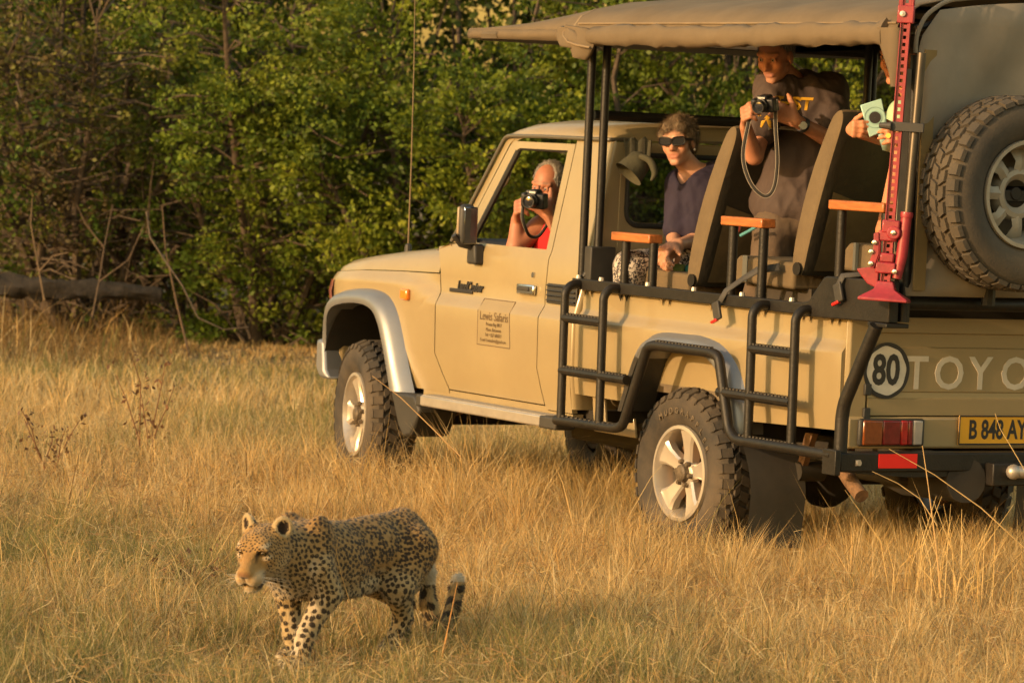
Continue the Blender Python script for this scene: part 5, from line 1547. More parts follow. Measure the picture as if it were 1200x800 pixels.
# short coat standing off the skin
ni = 70000
pick = rg.integers(0, len(LVt), ni)
ok = ~(headw[pick] & (q[pick, 0] > .135) & (rg.random(ni) < 1.1)); pick = pick[ok]; ni = len(pick)
fl = np.tile(np.array([-1., 0, -.35]), (ni, 1))
fl[legw[pick]] = [-.25, 0, -1]
fl[tailw[pick]] = [-.3, 0, -.2]
nrm = LN[pick]
fl = fl - (fl * nrm).sum(1)[:, None] * nrm; fl /= np.linalg.norm(fl, axis=1)[:, None] + 1e-6
dr = fl + nrm * (.40 + .25 * rg.random((ni, 1))) + rg.normal(0, .18, (ni, 3)); dr /= np.linalg.norm(dr, axis=1)[:, None]
eyez = headw[pick] & (np.abs(np.abs(q[pick, 1]) - .0405) < .019) & (np.abs(q[pick, 2] - .015) < .013) & (q[pick, 0] > .06)
ln = np.where(eyez, .0005, np.where(headw[pick], np.where(q[pick, 0] > .03, .0030, .0055), np.where(tailw[pick], .014, .0066))) * (.6 + .8 * rg.random(ni))
ln = np.where((LN[pick, 2] < -.3) & (z[pick] > .22), ln * 1.5, ln)
sd_ = np.cross(dr, nrm); sd_ /= np.linalg.norm(sd_, axis=1)[:, None] + 1e-6
P = LVt[pick] + rg.normal(0, .0018, (ni, 3)) - nrm * .001
tri = np.stack([P - sd_ * .0011, P + sd_ * .0011, P + dr * ln[:, None]], 1).reshape(-1, 3)
fo = bpy.data.meshes  # coat mesh
me = np_mesh('coat', LO + tri @ LB, None, np.arange(ni * 3).reshape(-1, 3), np.repeat(base[pick] * (.9 + .3 * rg.random((ni, 1))), 3, 0))
a_ = me.attributes.new('spot', 'FLOAT', 'POINT'); a_.data.foreach_set('value', np.repeat(spot[pick], 3).astype(np.float32))
co_ = link('coat', me, fur, LEO, None); co_['kind'] = 'stuff'
def lw(p): return tuple(LO + np.asarray(p) @ LB)
amber = mat('leopard_iris', (.11, .065, .02), .15, var=.2, coat=.6); pup = mat('pupil_black', (.01, .008, .006), .15, coat=.5)
for s in (1, -1):
    e_ = MB().ball(lw(hp(.0815, s * .0405, .0150)), .0100, 14, 10).build('eye', amber, LEO, 180)
    MB().ball(lw(hp(.0890, s * .0415, .0148)), .0040, 10, 8).build('pupil', pup, e_, 180)
wm = mat('whisker', (.55, .48, .38), .5)
for s in (1, -1):
    for k_ in range(7):
        f0 = .124 + .004 * (k_ % 3); u0 = -.052 - .006 * (k_ // 2)
        a0 = hp(f0, s * .036, u0); a1 = hp(f0 - .02, s * .085, u0 - .012 - .004 * k_); a2 = hp(f0 - .06, s * .125, u0 - .035 - .008 * k_)
        MB().tube([lw(a0), lw(a1), lw(a2)], [.0007, .0005, .0002], 4).build('whisker', wm, LEO)
# ================================================================== people
_C0 = np.array([-14.9865512, 10.5484634, 1.95250199]); _Fv = np.array(_F); _Rv = np.array(_R); _Uv = np.array(_U)
def at_depth(px, py, dep):
    """point of the place: so many pixels of the 1200 px photograph, at a measured distance"""
    return _C0 + dep * (_Fv + _Rv * (px - 600) / 4498.0 + _Uv * (400 - py) / 4498.0)
vr = np.array([R2[0], R2[1], 0]); vf = np.array([F2[0], F2[1], 0]); vu = np.array([0, 0, 1.])
skin_m = mat('skin', (1, 1, 1), 0.50, var=0.10, scale=25, attr='Col', bump=.08, bscale=200, spec=.35)
hair_m = mat('hair', (1, 1, 1), 0.6, var=0.35, scale=60, attr='Col', bump=.9, bscale=150, stretch=(1, 1, .3))
cloth_m = mat('cloth', (1, 1, 1), 0.85, var=0.12, scale=14, attr='Col', bump=.35, bscale=26)
eye_m = mat('eye_white', (.36, .30, .26), .2, var=.05, coat=.5)
def head_shape(H, f, up, tag=0, k=1.0, lean=None):
    f, s, u = _basis(f, up)
    M = np.stack([f, s, u])
    h = lambda a, b, c: H + (f * a + s * b + u * c) * k
    pr = [ell(h(-.008, 0, .028), np.array([.094, .075, .090]) * k, M, tag), ell(h(.016, 0, -.050), np.array([.066, .056, .066]) * k, M, tag), ell(h(.046, 0, -.038), np.array([.043, .043, .046]) * k, M, tag),
          cap(h(.064, -.008, -.101), h(.064, .008, -.101), .0155 * k, .0155 * k, tag),
          cap(h(.084, 0, .012), h(.106, 0, -.030), .008 * k, .012 * k, tag), cap(h(.092, -.011, -.034), h(.092, .011, -.034), .0085 * k, .0085 * k, tag),
          cap(h(-.005, .047, -.060), h(.056, .012, -.099), .015 * k, .014 * k, tag), cap(h(-.005, -.047, -.060), h(.056, -.012, -.099), .015 * k, .014 * k, tag),
          cap(h(.0765, -.016, -.0620), h(.0765, .016, -.0620), .0070 * k, .0070 * k, 1), cap(h(.0770, -.011, -.0715), h(.0770, .011, -.0715), .0068 * k, .0068 * k, 1)]
    for q in (1, -1):
        pr += [cap(h(.082, q * .014, .026), h(.070, q * .048, .026), .012 * k, .010 * k, tag), ell(h(.050, q * .040, -.026), np.array([.030, .024, .032]) * k, M, tag),
               cap(h(.0905, q * .021, .0086), h(.0840, q * .043, .0074), .0060 * k, .0055 * k, tag), cap(h(.0885, q * .021, -.0032), h(.0825, q * .042, -.0024), .0046 * k, .0044 * k, tag),
               ell(h(-.004, q * .078, -.008), np.array([.020, .008, .031]) * k, M, tag)]
    sb = [ell(h(.098, q * .031, .004), np.array([.016, .015, .010]) * k, M) for q in (1, -1)]
    sb.append(cap(h(.0868, -.019, -.0665), h(.0868, .019, -.0665), .0024, .0024))
    return pr, sb, h, M
def hand_shape(W_, d, n, sg, curl=(.5, .6, .5), k=1.0, tag=0, thumb=(.5, .6, .35), spread=.0215):
    d = np.asarray(d, float); d /= np.linalg.norm(d); n = np.asarray(n, float); n -= d * (n @ d); n /= np.linalg.norm(n)
    s = np.cross(d, n) * sg
    pr = []
    L_ = [.92, 1.0, .96, .76]
    for i in range(4):
        o = (1.5 - i) * spread
        kn = W_ + (d * (.088 - .004 * abs(i - 1.2)) + s * o) * k
        pr.append(cap(W_ + s * o * .6 * k + d * .012 * k, kn, .0145 * k, .0120 * k, tag))
        a = 0; p = kn
        for j, (ln, cu) in enumerate(zip((.046, .029, .022), curl)):
            a += cu * (1 + .06 * i)
            e = p + (d * math.cos(a) + n * math.sin(a) + s * (1.5 - i) * .05) * ln * L_[i] * k
            pr.append(cap(p, e, (.0092 - .0011 * j) * k, (.0084 - .0011 * j) * k, tag)); p = e
    b0 = W_ + (d * .020 + s * .024) * k
    t = d * thumb[0] + s * thumb[1] + n * thumb[2]; t /= np.linalg.norm(t)
    b1 = b0 + t * .042 * k; t2 = t * .8 + d * .3 + n * .3; t2 /= np.linalg.norm(t2)
    b2 = b1 + t2 * .032 * k; b3 = b2 + (t2 + n * .2) / 1.05 * .024 * k
    pr += [cap(b0, b1, .0155 * k, .012 * k, tag), cap(b1, b2, .0115 * k, .0105 * k, tag), cap(b2, b3, .0105 * k, .0085 * k, tag)]
    return pr
def wrinkle(V_, Q, amp, s, seed):
    N_ = vnormals(V_, Q)
    D_ = V_ * np.array([1, 1, .45])
    w = n3(D_, s, seed) - .5 + .9 * (.5 - np.abs(n3(D_, s * 1.6, seed + 1) - .5) * 3) * .5 + .3 * (.5 - np.abs(n3(D_, s * 3.6, seed + 2) - .5) * 3)
    return V_ + N_ * (w * amp)[:, None]
def strands(parent, V_, Q, cols, n, ln, flow, seed, lift=.35, w=.0009):
    """loose hairs standing on a hair cap"""
    r = np.random.default_rng(seed); N_ = vnormals(V_, Q); i = r.integers(0, len(V_), n); nn = N_[i]
    fl = flow(V_[i]); fl = fl - (fl * nn).sum(1)[:, None] * nn; fl /= np.linalg.norm(fl, axis=1)[:, None] + 1e-6
    d = fl + nn * (lift * (.4 + r.random((n, 1)))) + r.normal(0, .28, (n, 3)); d /= np.linalg.norm(d, axis=1)[:, None]
    s = np.cross(d, nn); s /= np.linalg.norm(s, axis=1)[:, None] + 1e-6
    P = V_[i] + r.normal(0, .002, (n, 3)); L_ = (ln * (.5 + r.random(n)))[:, None]
    t = np.stack([P - s * w, P + s * w, P + d * L_], 1).reshape(-1, 3)
    c = np.asarray(cols)[r.integers(0, len(cols), n)] * (.7 + .6 * r.random((n, 1)))
    o = link('hair_strands', np_mesh('hair_strands', t, None, np.arange(n * 3).reshape(-1, 3), np.repeat(c, 3, 0)), hair_m, parent, None); o['kind'] = 'stuff'
def make(name, parent, pr, cols, m, vox=.006, k=.0045, sub=(), ks=.005, clip=None, wr=0, ws=9, seed=1, paint=None, kk=.006):
    V_, Q = surf(pr, vox, k, sub, ks, clip)
    if wr: V_ = wrinkle(V_, Q, wr, ws, seed)
    c = blend(V_, pr, cols, kk)
    if paint is not None: c = paint(V_, c)
    o = body_obj(name, V_, Q, m, parent, c); LAST[0] = (V_, Q)
    return o
LAST = [None]
SK = np.array([.47, .235, .135]); LIP = np.array([.40, .13, .10]); SKR = np.array([.50, .20, .12])
def skin_paint(h, M, H, k=1.0, beard=None, stubble=0):
    def f(V_, c):
        q = (V_ - H) @ M.T / k
        def dab(cen, r_, col, s):
            d_ = np.linalg.norm((q - np.array(cen)) / np.array(r_), axis=1)
            return (np.clip(1.4 - d_, 0, 1) * s)[:, None], np.array(col)
        for cen, r_, col, s in [((.07, .045, -.02), (.03, .025, .022), SKR, .6), ((.07, -.045, -.02), (.03, .025, .022), SKR, .6), ((.11, 0, -.03), (.03, .018, .02), SKR, .6),
                                ((.08, .031, .034), (.03, .020, .0055), (.16, .11, .07), .7), ((.08, -.031, .034), (.03, .020, .0055), (.16, .11, .07), .7)]:
            w, cc = dab(cen, r_, col, s); c = c + (cc - c) * w
        if stubble:
            w, cc = dab((.05, 0, -.085), (.055, .06, .04), (.30, .23, .18), stubble); c = c + (cc - c) * w
        return c
    return f
def eyes(parent, h, k=1.0):
    for q in (1, -1):
        e = MB().ball(tuple(h(.0790, q * .031, .0026)), .0092 * k, 12, 8).build('eye', eye_m, parent, 180)
        MB().ball(tuple(h(.0850, q * .0315, .0026)), .0046 * k, 8, 6).build('iris', pup, e, 180)
def compact_camera(label, C_, fdir, up, w=.125, hgt=.085, lens_r=.033, lens_l=.055, strap=None):
    f, s, u = _basis(fdir, up)
    M = Matrix(((f[0], s[0], u[0], C_[0]), (f[1], s[1], u[1], C_[1]), (f[2], s[2], u[2], C_[2]), (0, 0, 0, 1)))
    Rm = M.to_3x3()
    root = empty('camera', tuple(C_), label, 'camera')
    blk = mat('camera_black', (.018, .018, .019), .45, var=.15, bump=.1, bscale=200)
    mb = MB(); hw, hh = w / 2, hgt / 2
    mb.box((-.028, -hw, -hh), (.028, hw, hh * .62), M); b_ = mb.build('camera_body', blk, root, bev=.008)
    MB().box((-.02, -hw + .002, -hh * .9), (.045, -hw + .034, hh * .66), M).build('grip', blk, root, bev=.012)
    MB().add([M @ Vector(p) for p in [(-.03, -.030, hh * .6), (.03, -.026, hh * .6), (.03, .026, hh * .6), (-.03, .030, hh * .6), (-.026, -.022, hh), (.018, -.018, hh), (.018, .018, hh), (-.026, .022, hh)]],
             [(0, 3, 2, 1), (4, 5, 6, 7), (0, 1, 5, 4), (1, 2, 6, 5), (2, 3, 7, 6), (3, 0, 4, 7)]).build('viewfinder_hump', blk, root, bev=.006)
    lo = tuple(M @ Vector((0, .006, -.004)))
    MB().lathe([(lens_r, .025), (lens_r, .025 + lens_l * .45), (lens_r * .93, .025 + lens_l * .47), (lens_r * .93, .025 + lens_l * .9), (lens_r * .98, .025 + lens_l * .92), (lens_r * .98, .025 + lens_l), (lens_r * .86, .025 + lens_l), (lens_r * .70, .025 + lens_l * .85)],
               lo, 0, 28, Rm, False).build('lens_barrel', blk, root, 30)
    MB().lathe([(lens_r * .99, .026 + lens_l * .93), (lens_r * 1.01, .026 + lens_l * .99)], lo, 0, 28, Rm, False).build('lens_ring', mat('lens_ring', (.30, .29, .28), .3, metal=.8), root, 30)
    MB().lathe([(0, .027 + lens_l * .90), (lens_r * .5, .026 + lens_l * .89), (lens_r * .74, .025 + lens_l * .86)], lo, 0, 24, Rm, False).build('front_glass', mat('lens_glass', (.02, .022, .03), .05, coat=1.0), root, 180)
    dl = tuple(M @ Vector((-.004, -hw + .022, hh * .62)))
    MB().lathe([(.011, 0), (.011, .008), (0, .009)], dl, 2, 14, Rm).build('shutter_dial', mat('dial_grey', (.22, .21, .2), .35, metal=.6), root)
    MB().box((.029, -.018, hh * .66), (.0315, .018, hh * .86), M).build('front_badge', mat('badge_white', (.55, .53, .5), .4), root)
    return root, (lambda a, b, c: np.array(M @ Vector((a, b, c))))
strap_m = mat('strap_black', (.03, .027, .024), .75, var=.2); strap_e = mat('strap_edge', (.32, .28, .23), .7, var=.1)
def strap(parent, pts, w=.014, side=None, name='strap', m=None):
    P = [Vector(p) for p in pts]
    Q = []
    for i in range(len(P) - 1):   # Catmull-Rom
        a, b, c, d = P[max(i - 1, 0)], P[i], P[i + 1], P[min(i + 2, len(P) - 1)]
        for t in np.linspace(0, 1, 6, endpoint=False):
            Q.append(.5 * ((2 * b) + (c - a) * t + (2 * a - 5 * b + 4 * c - d) * t * t + (3 * b - a - 3 * c + d) * t ** 3))
    Q.append(P[-1])
    rows, e1, e2 = [], [], []
    for i, q in enumerate(Q):
        t = (Q[min(i + 1, len(Q) - 1)] - Q[max(i - 1, 0)]).normalized()
        sd = t.cross(Vector(tuple(vf))).normalized() * w / 2
        rows.append([tuple(q - sd), tuple(q + sd)]); e1.append(tuple(q - sd)); e2.append(tuple(q + sd))
    o = MB().loft(rows).build(name, m or strap_m, parent, 180)
    so = o.modifiers.new('solid', 'SOLIDIFY'); so.thickness = .002
    MB().tube(e1, .0016, 5).build('strap_edge', strap_e, o); MB().tube(e2, .0016, 5).build('strap_edge', strap_e, o)
    return o

# ---- standing man with a camera, brown T-shirt ----------------------------------------------------------
D = 18.02
man = empty('person', tuple(at_depth(915, 360, D)), 'man standing in the back in a brown T-shirt, looking down over his camera', 'person')
H = at_depth(909, 66, D - .16)
fd = -vf * .80 - vr * .52 - vu * .30
hs_, hsub, hh_, HMx = head_shape(H, fd, vu)
sp0 = at_depth(925, 250, D); sp1 = at_depth(932, 190, D + .02); sp2 = at_depth(938, 130, D + .02); nk = at_depth(930, 98, D - .02)
shR = at_depth(906, 103, D - .10); shL = at_depth(971, 108, D + .06)
elR = at_depth(884, 183, D - .24); elL = at_depth(976, 166, D - .18)
wrR = at_depth(874, 149, D - .36); wrL = at_depth(933, 142, D - .34)
pr = list(hs_)
tb = np.stack(_basis(-vf * .85 - vr * .5))
pr += [cap(nk, at_depth(915, 82, D - .10), .058, .052), ell(sp2, (.105, .165, .15), tb), ell(sp1, (.105, .150, .16), tb), ell(sp0, (.110, .160, .13), tb),
       cap(shR, elR, .052, .041), cap(elR, wrR, .041, .028), cap(shL, elL, .054, .043), cap(elL, wrL, .043, .029)]
hipR = at_depth(908, 268, D - .05); hipL = at_depth(940, 268, D + .06); knR = at_depth(893, 345, D - .1); knL = at_depth(925, 350, D + .02)
pr += [cap(hipR, knR, .085, .06), cap(hipL, knL, .085, .06), cap(knR, at_depth(895, 440, D), .055, .04), cap(knL, at_depth(925, 445, D + .1), .055, .04),
       cap(at_depth(895, 440, D), at_depth(880, 445, D - .1), .045, .04), cap(at_depth(925, 445, D + .1), at_depth(908, 450, D), .045, .04)]
pr += hand_shape(wrR, vu * .60 - vf * .62 - vr * .18, vr * 1.0 + vu * .1, 1, (.9, .9, .5))
pr += hand_shape(wrL, -vr * .86 + vu * .42 - vf * .10, vf * .9 + vu * .2 - vr * .2, -1, (.5, .6, .5), thumb=(.55, .65, .1))
SKM = SK * np.array([.92, .80, .78])
make('body', man, pr, [SKM, LIP * .9], skin_m, .0064, .0045, hsub, .004, paint=skin_paint(hh_, HMx, H, stubble=.3))
eyes(man, hh_)
# hair, short and grey
hp_ = [ell(hh_(-.022, 0, .040), (.094, .082, .092), HMx, 0)]
make('hair', man, hp_, [(.20, .17, .14)], hair_m, .006, .008, [ell(hh_(.088, 0, -.02), (.085, .090, .095), HMx), ell(hh_(-.0, 0, -.11), (.2, .2, .07), HMx)], .006, wr=.006, ws=60)
strands(man, *LAST[0], [(.22, .19, .16), (.12, .10, .08)], 5000, .016, lambda P: (P - H) * .3 - vu * .5 + HMx[0] * .1, 3)
# T-shirt
slR = shR + (elR - shR) * .58; slL = shL + (elL - shL) * .62
tp = [ell(sp2 + vu * .0, (.124, .170, .160), tb), ell(sp1, (.128, .172, .17), tb), ell(sp0 + vu * .05, (.140, .190, .10), tb), cap(nk - vu * .05, shR, .075, .072), cap(nk - vu * .05, shL, .075, .076), cap(sp2 + vu * .02, nk, .14, .075),
      cap(shR, slR, .074, .078), cap(shL, slL, .078, .084), cap(sp1, sp0 + vu * .03, .15, .155)]
make('t_shirt', man, tp, [(.070, .048, .042)], cloth_m, .0095, .022, [cap(nk + vu * .035 - vf * .02, nk + vu * .16 - vf * .03, .060, .075)], .01, clip=[(elR + (slR - elR) * .95, elR - shR)] if False else None, wr=.030, ws=8, seed=3)
# lettering across the chest, wrapped flat on the cloth
from mathutils.bvhtree import BVHTree
_bv = BVHTree.FromPolygons([tuple(v) for v in LAST[0][0]], [tuple(map(int, f)) for f in LAST[0][1]])
def print_on(name, txt, size, px, py, m, sx=1.0):
    n_ = tb[0]; xd = np.cross(vu, n_); xd /= np.linalg.norm(xd)
    o = text_mesh(name, txt, size, m, man, tuple(at_depth(px, py, D - .16)), tuple(xd), tuple(vu), 0, .003, sx=sx)
    for v in o.data.vertices:
        hit = _bv.ray_cast(Vector(v.co) + Vector(tuple(n_)) * .3, Vector(tuple(-n_)))
        if hit[0] is not None: v.co = hit[0] + Vector(tuple(n_)) * .003
    return o
sy_ = mat('shirt_yellow', (.66, .36, .02), .75)
_dx = (D - .5) / D
print_on('shirt_lettering', 'EST', .080, 931, 122, sy_, .95); print_on('shirt_lettering', 'W', .075, 911, 144, sy_)
print_on('shirt_mark', '~', .10, 922, 150, mat('shirt_white', (.45, .40, .35), .75))
# trousers
trp = [ell(sp0 - vu * .03, (.125, .172, .14), tb), cap(hipR, knR, .100, .078), cap(hipL, knL, .100, .078), cap(knR, at_depth(895, 440, D), .075, .06), cap(knL, at_depth(925, 445, D + .1), .075, .06)]
make('trousers', man, trp, [(.105, .070, .045)], cloth_m, .012, .02, wr=.014, ws=12, seed=6)
# watch
wd = (elL - wrL) / np.linalg.norm(elL - wrL)
wq = wrL + wd * .045
MB().tube([tuple(wq - wd * .012), tuple(wq + wd * .012)], .0365, 18).build('watch_strap', mat('watch_rubber', (.03, .03, .035), .5), man)
MB().lathe([(.021, 0), (.021, .011), (.018, .013), (0, .013)], tuple(wq - vf * .034 - vu * .004), 1, 20, Matrix(np.stack([vr, -vf, vu], 1).tolist())).build('watch_face', mat('watch_steel', (.3, .31, .33), .25, metal=.8), man)
cr, cw = compact_camera('small black camera held in both hands by the standing man', at_depth(897, 121, D - .44), -vf * .78 - vr * .58 - vu * .22, vu, .115, .078, .031, .050)
strap(cr, [cw(0, -.055, .02), at_depth(876, 150, D - .45), at_depth(871, 185, D - .44), at_depth(880, 215, D - .43), at_depth(896, 230, D - .42), at_depth(907, 220, D - .42), at_depth(911, 190, D - .43), at_depth(909, 150, D - .44), cw(0, .055, .02)], .016)

# ---- woman with sunglasses, seated in the first row ------------------------------------------------------
D = 18.66
wom = empty('person', tuple(at_depth(805, 330, D)), 'woman with short hair and dark sunglasses sitting in the front bench, navy top', 'person')
H = at_depth(795, 166, D - .03)
fd = -vf * .93 - vr * .36 - vu * .05
hs_, hsub, hh_, HMx = head_shape(H, fd, vu - vr * .08, k=.97)
nk = at_depth(812, 201, D + .02); ch = at_depth(817, 231, D + .05); ab = at_depth(817, 285, D + .05); pv = at_depth(818, 312, D + .03)
shR = at_depth(798, 215, D + .02); shL = at_depth(841, 207, D + .05)
tb = np.stack(_basis(-vf * .75 - vr * .66))
hw_ = at_depth(796, 286, D - .22)
elL = at_depth(812, 282, D - .08)
pr = list(hs_) + [cap(hh_(-.02, 0, -.07), nk, .050, .055), ell(ch, (.10, .145, .13), tb), ell(ab, (.11, .145, .13), tb), ell(pv, (.13, .17, .11), tb),
                  cap(nk, shL, .05, .05), cap(nk, shR, .05, .048), cap(shR, at_depth(790, 278, D - .05), .045, .037), cap(shL, elL, .045, .038), cap(elL, hw_, .036, .026), cap(at_depth(790, 278, D - .05), at_depth(790, 290, D - .25), .035, .026),
                  cap(pv - vr * .06, at_depth(738, 314, D - .14), .085, .060), cap(pv + vr * .06, at_depth(758, 318, D - .04), .085, .060), cap(at_depth(738, 314, D - .14), at_depth(728, 385, D - .12), .058, .04), cap(at_depth(758, 318, D - .04), at_depth(748, 390, D - .02), .058, .04)]
pr += hand_shape(hw_, -vr * .70 - vu * .52 - vf * .25, -vu * .3 + vf * .8 - vr * .2, 1, (.7, .7, .5))
pr += hand_shape(at_depth(791, 290, D - .25), -vr * .45 - vu * .35 - vf * .5, -vu * .5 + vr * .7, 1, (.6, .7, .5))
SKW = np.array([.52, .265, .165])
make('body', wom, pr, [SKW, LIP], skin_m, .0064, .0045, hsub, .004, paint=skin_paint(hh_, HMx, H))
hp_ = [ell(hh_(-.022, 0, .042), (.098, .084, .085), HMx, 0), ell(hh_(-.055, 0, -.010), (.062, .074, .070), HMx, 0), cap(hh_(.068, .048, .066), hh_(.074, -.030, .076), .017, .018, 1), cap(hh_(-.01, .080, .03), hh_(.02, .074, .04), .016, .018, 0), cap(hh_(-.01, -.080, .03), hh_(.02, -.074, .04), .016, .018, 0),
       cap(hh_(.02, .0, .108), hh_(.06, .02, .092), .020, .018, 1)]
make('hair', wom, hp_, [(.20, .14, .09), (.28, .20, .125)], hair_m, .005, .010, [ell(hh_(.100, .005, -.015), (.075, .066, .082), HMx), ell(hh_(.02, 0, -.12), (.12, .2, .08), HMx)], .006, wr=.014, ws=40, seed=9)
strands(wom, *LAST[0], [(.26, .18, .11), (.18, .12, .075), (.36, .27, .17), (.13, .09, .055)], 14000, .026, lambda P: (P - H) * 1.2 - vu * .5 + HMx[0] * .4, 5, .16)
tp = [ell(ch, (.118, .158, .145), tb), ell(ab, (.125, .158, .15), tb), cap(nk - vu * .055, shL, .062, .062), cap(nk - vu * .055, shR, .062, .060), cap(shR, at_depth(791, 268, D - .04), .060, .055), cap(shL, at_depth(815, 268, D - .05), .06, .055), cap(ch, ab, .13, .13)]
make('v_neck_top', wom, tp, [(.022, .015, .036)], cloth_m, .010, .018, [cap(nk + vu * .03, nk + vu * .12, .056, .07), cap(nk + tb[0] * .055 + vu * .03, ch + tb[0] * .125 + vu * .045, .062, .010)], .006, wr=.012, ws=12, seed=11)
pants = bpy.data.materials.new('patterned_cloth'); pants.use_nodes = True
nt = pants.node_tree; N = nt.nodes; L_k = nt.links; b = N['Principled BSDF']; b.inputs['Roughness'].default_value = .85
tc = N.new('ShaderNodeTexCoord'); vo = N.new('ShaderNodeTexNoise'); vo.inputs['Scale'].default_value = 55; vo.inputs['Detail'].default_value = 1.5; vo.inputs['Distortion'].default_value = 1.8
L_k.new(tc.outputs['Object'], vo.inputs['Vector'])
rp = N.new('ShaderNodeValToRGB'); rp.color_ramp.interpolation = 'CONSTANT'; e = rp.color_ramp.elements
e[0].position = 0; e[0].color = (.035, .03, .035, 1); e[1].position = .50; e[1].color = (.50, .44, .38, 1)
L_k.new(vo.outputs['Fac'], rp.inputs[0]); L_k.new(rp.outputs[0], b.inputs['Base Color'])
tr_ = [ell(pv, (.142, .182, .115), tb), cap(pv - vr * .06, at_depth(738, 314, D - .14), .098, .072), cap(pv + vr * .06, at_depth(758, 318, D - .04), .098, .072), cap(at_depth(738, 314, D - .14), at_depth(728, 385, D - .12), .072, .055), cap(at_depth(758, 318, D - .04), at_depth(748, 390, D - .02), .072, .055)]
make('patterned_trousers', wom, tr_, [(.4, .4, .4)], pants, .009, .02, wr=.010, ws=11)
# sunglasses
gl_m = mat('sunglass_lens', (.010, .010, .012), .06, coat=1.0, var=.05); gf_m = mat('sunglass_frame', (.012, .010, .010), .3)
sgp = bpy.data.objects.new('sunglasses', None); COL.objects.link(sgp); sgp.parent = wom; sgp.matrix_parent_inverse = Matrix.Translation(-wom.location); sgp.empty_display_size = .05
for q in (1, -1):
    row = []
    ring = [(a, q * .036 + .032 * np.sign(math.cos(t)) * abs(math.cos(t)) ** .6, .006 + .0205 * np.sign(math.sin(t)) * abs(math.sin(t)) ** .6 + .003 * math.cos(t) * q) for t, a in [(2 * PI * k_ / 20, 0) for k_ in range(20)]]
    def cur(y): return .108 - 3.2 * y * y
    MB().add([tuple(hh_(cur(y), y, z_)) for _, y, z_ in ring] + [tuple(hh_(cur(y) - .004, y, z_)) for _, y, z_ in ring], [tuple(range(20)), tuple(range(39, 19, -1))] + [(i, (i + 1) % 20, (i + 1) % 20 + 20, i + 20) for i in range(20)]).build('sunglass_lens', gl_m, sgp, 40)
    MB().tube([tuple(hh_(cur(y) + .001, y, z_)) for _, y, z_ in ring + ring[:1]], .0032, 6, caps=False).build('sunglass_rim', gf_m, sgp)
    MB().tube([tuple(hh_(cur(.064), q * .064, .014)), tuple(hh_(.05, q * .082, .012)), tuple(hh_(-.02, q * .086, .004))], .0042, 6).build('temple', gf_m, sgp)
MB().tube([tuple(hh_(.110, .008, .012)), tuple(hh_(.113, 0, .013)), tuple(hh_(.110, -.008, .012))], .0035, 6).build('bridge', gf_m, sgp)
MB().ball(tuple(hh_(.0, .084, -.042)), .0065, 8, 6).build('ear_stud', mat('pearl', (.7, .65, .6), .2), wom)

# ---- passenger in the cab, red vest, camera at his face --------------------------------------------------
D = 19.50
drv = empty('person', tuple(at_depth(650, 310, D)), 'grey bearded man in a red vest photographing through the cab window', 'person')
H = at_depth(643, 219, D)
fd = -vf * .83 - vr * .52 - vu * .14
hs_, hsub, hh_, HMx = head_shape(H, fd, vu + vr * .10, k=1.0)
nk = at_depth(650, 254, D + .04); ch = at_depth(653, 288, D + .04); ab = at_depth(657, 330, D + .05)
shR = at_depth(631, 268, D + .0); shL = at_depth(684, 272, D + .12)
tb = np.stack(_basis(-vf * .8 - vr * .6))
elR = at_depth(604, 289, D - .08); wrR = at_depth(606, 258, D - .06)
elL = at_depth(672, 302, D - .16); wrL = at_depth(643, 252, D - .17)
pr = list(hs_) + [cap(hh_(-.02, 0, -.07), nk, .062, .068), ell(ch, (.125, .175, .16), tb), ell(ab, (.13, .17, .15), tb), cap(nk, shR, .060, .060), cap(nk, shL, .06, .06),
                  cap(shR, elR, .056, .046), cap(elR, wrR, .044, .031), cap(shL, elL, .055, .045), cap(elL, wrL, .044, .031)]
pr += hand_shape(wrR, vu * .62 - vf * .6 - vr * .05, vr * 1.0, 1, (.9, .9, .5), k=1.08)
pr += hand_shape(wrL, vu * .55 - vr * .60 - vf * .2, vr * -.2 + vu * .6 + vf * .5, -1, (.6, .7, .5), k=1.05)
SKD = np.array([.40, .165, .095])
make('body', drv, pr, [SKD, LIP], skin_m, .0066, .0045, hsub, .004, paint=skin_paint(hh_, HMx, H, stubble=.6))
eyes(drv, hh_)
hp_ = [ell(hh_(-.020, 0, .042), (.098, .082, .092), HMx, 0), ell(hh_(-.055, 0, -.02), (.055, .072, .065), HMx, 0)]
make('hair', drv, hp_, [(.24, .215, .185)], hair_m, .0055, .010, [ell(hh_(.100, 0, -.005), (.072, .078, .098), HMx), ell(hh_(.075, 0, .085), (.075, .060, .060), HMx), ell(hh_(.03, 0, -.12), (.12, .2, .07), HMx)], .006, wr=.006, ws=50, seed=4)
strands(drv, *LAST[0], [(.30, .275, .24), (.18, .155, .13), (.38, .35, .31)], 8000, .011, lambda P: (P - H) * .5 - vu * .5 - HMx[0] * .3, 6, .25)
bp2 = [cap(hh_(.050, .045, -.085), hh_(.072, .0, -.105), .016, .022), cap(hh_(.050, -.045, -.085), hh_(.072, .0, -.105), .016, .022), cap(hh_(.094, .028, -.052), hh_(.098, 0, -.050), .006, .009), cap(hh_(.094, -.028, -.052), hh_(.098, 0, -.050), .006, .009)]
make('beard', drv, bp2, [(.30, .24, .18)], hair_m, .005, .008, wr=.004, ws=60, seed=5)
strands(drv, *LAST[0], [(.34, .28, .22), (.22, .17, .12), (.46, .41, .35)], 3000, .012, lambda P: (P - H) * .3 - vu * .9, 7, .4)
tp = [ell(ch, (.140, .165, .17), tb), ell(ab, (.142, .182, .16), tb), cap(nk - vu * .06 + vr * .02, shR + vr * .045 - vu * .01, .05, .045), cap(nk - vu * .06, shL - vr * .04, .05, .045)]
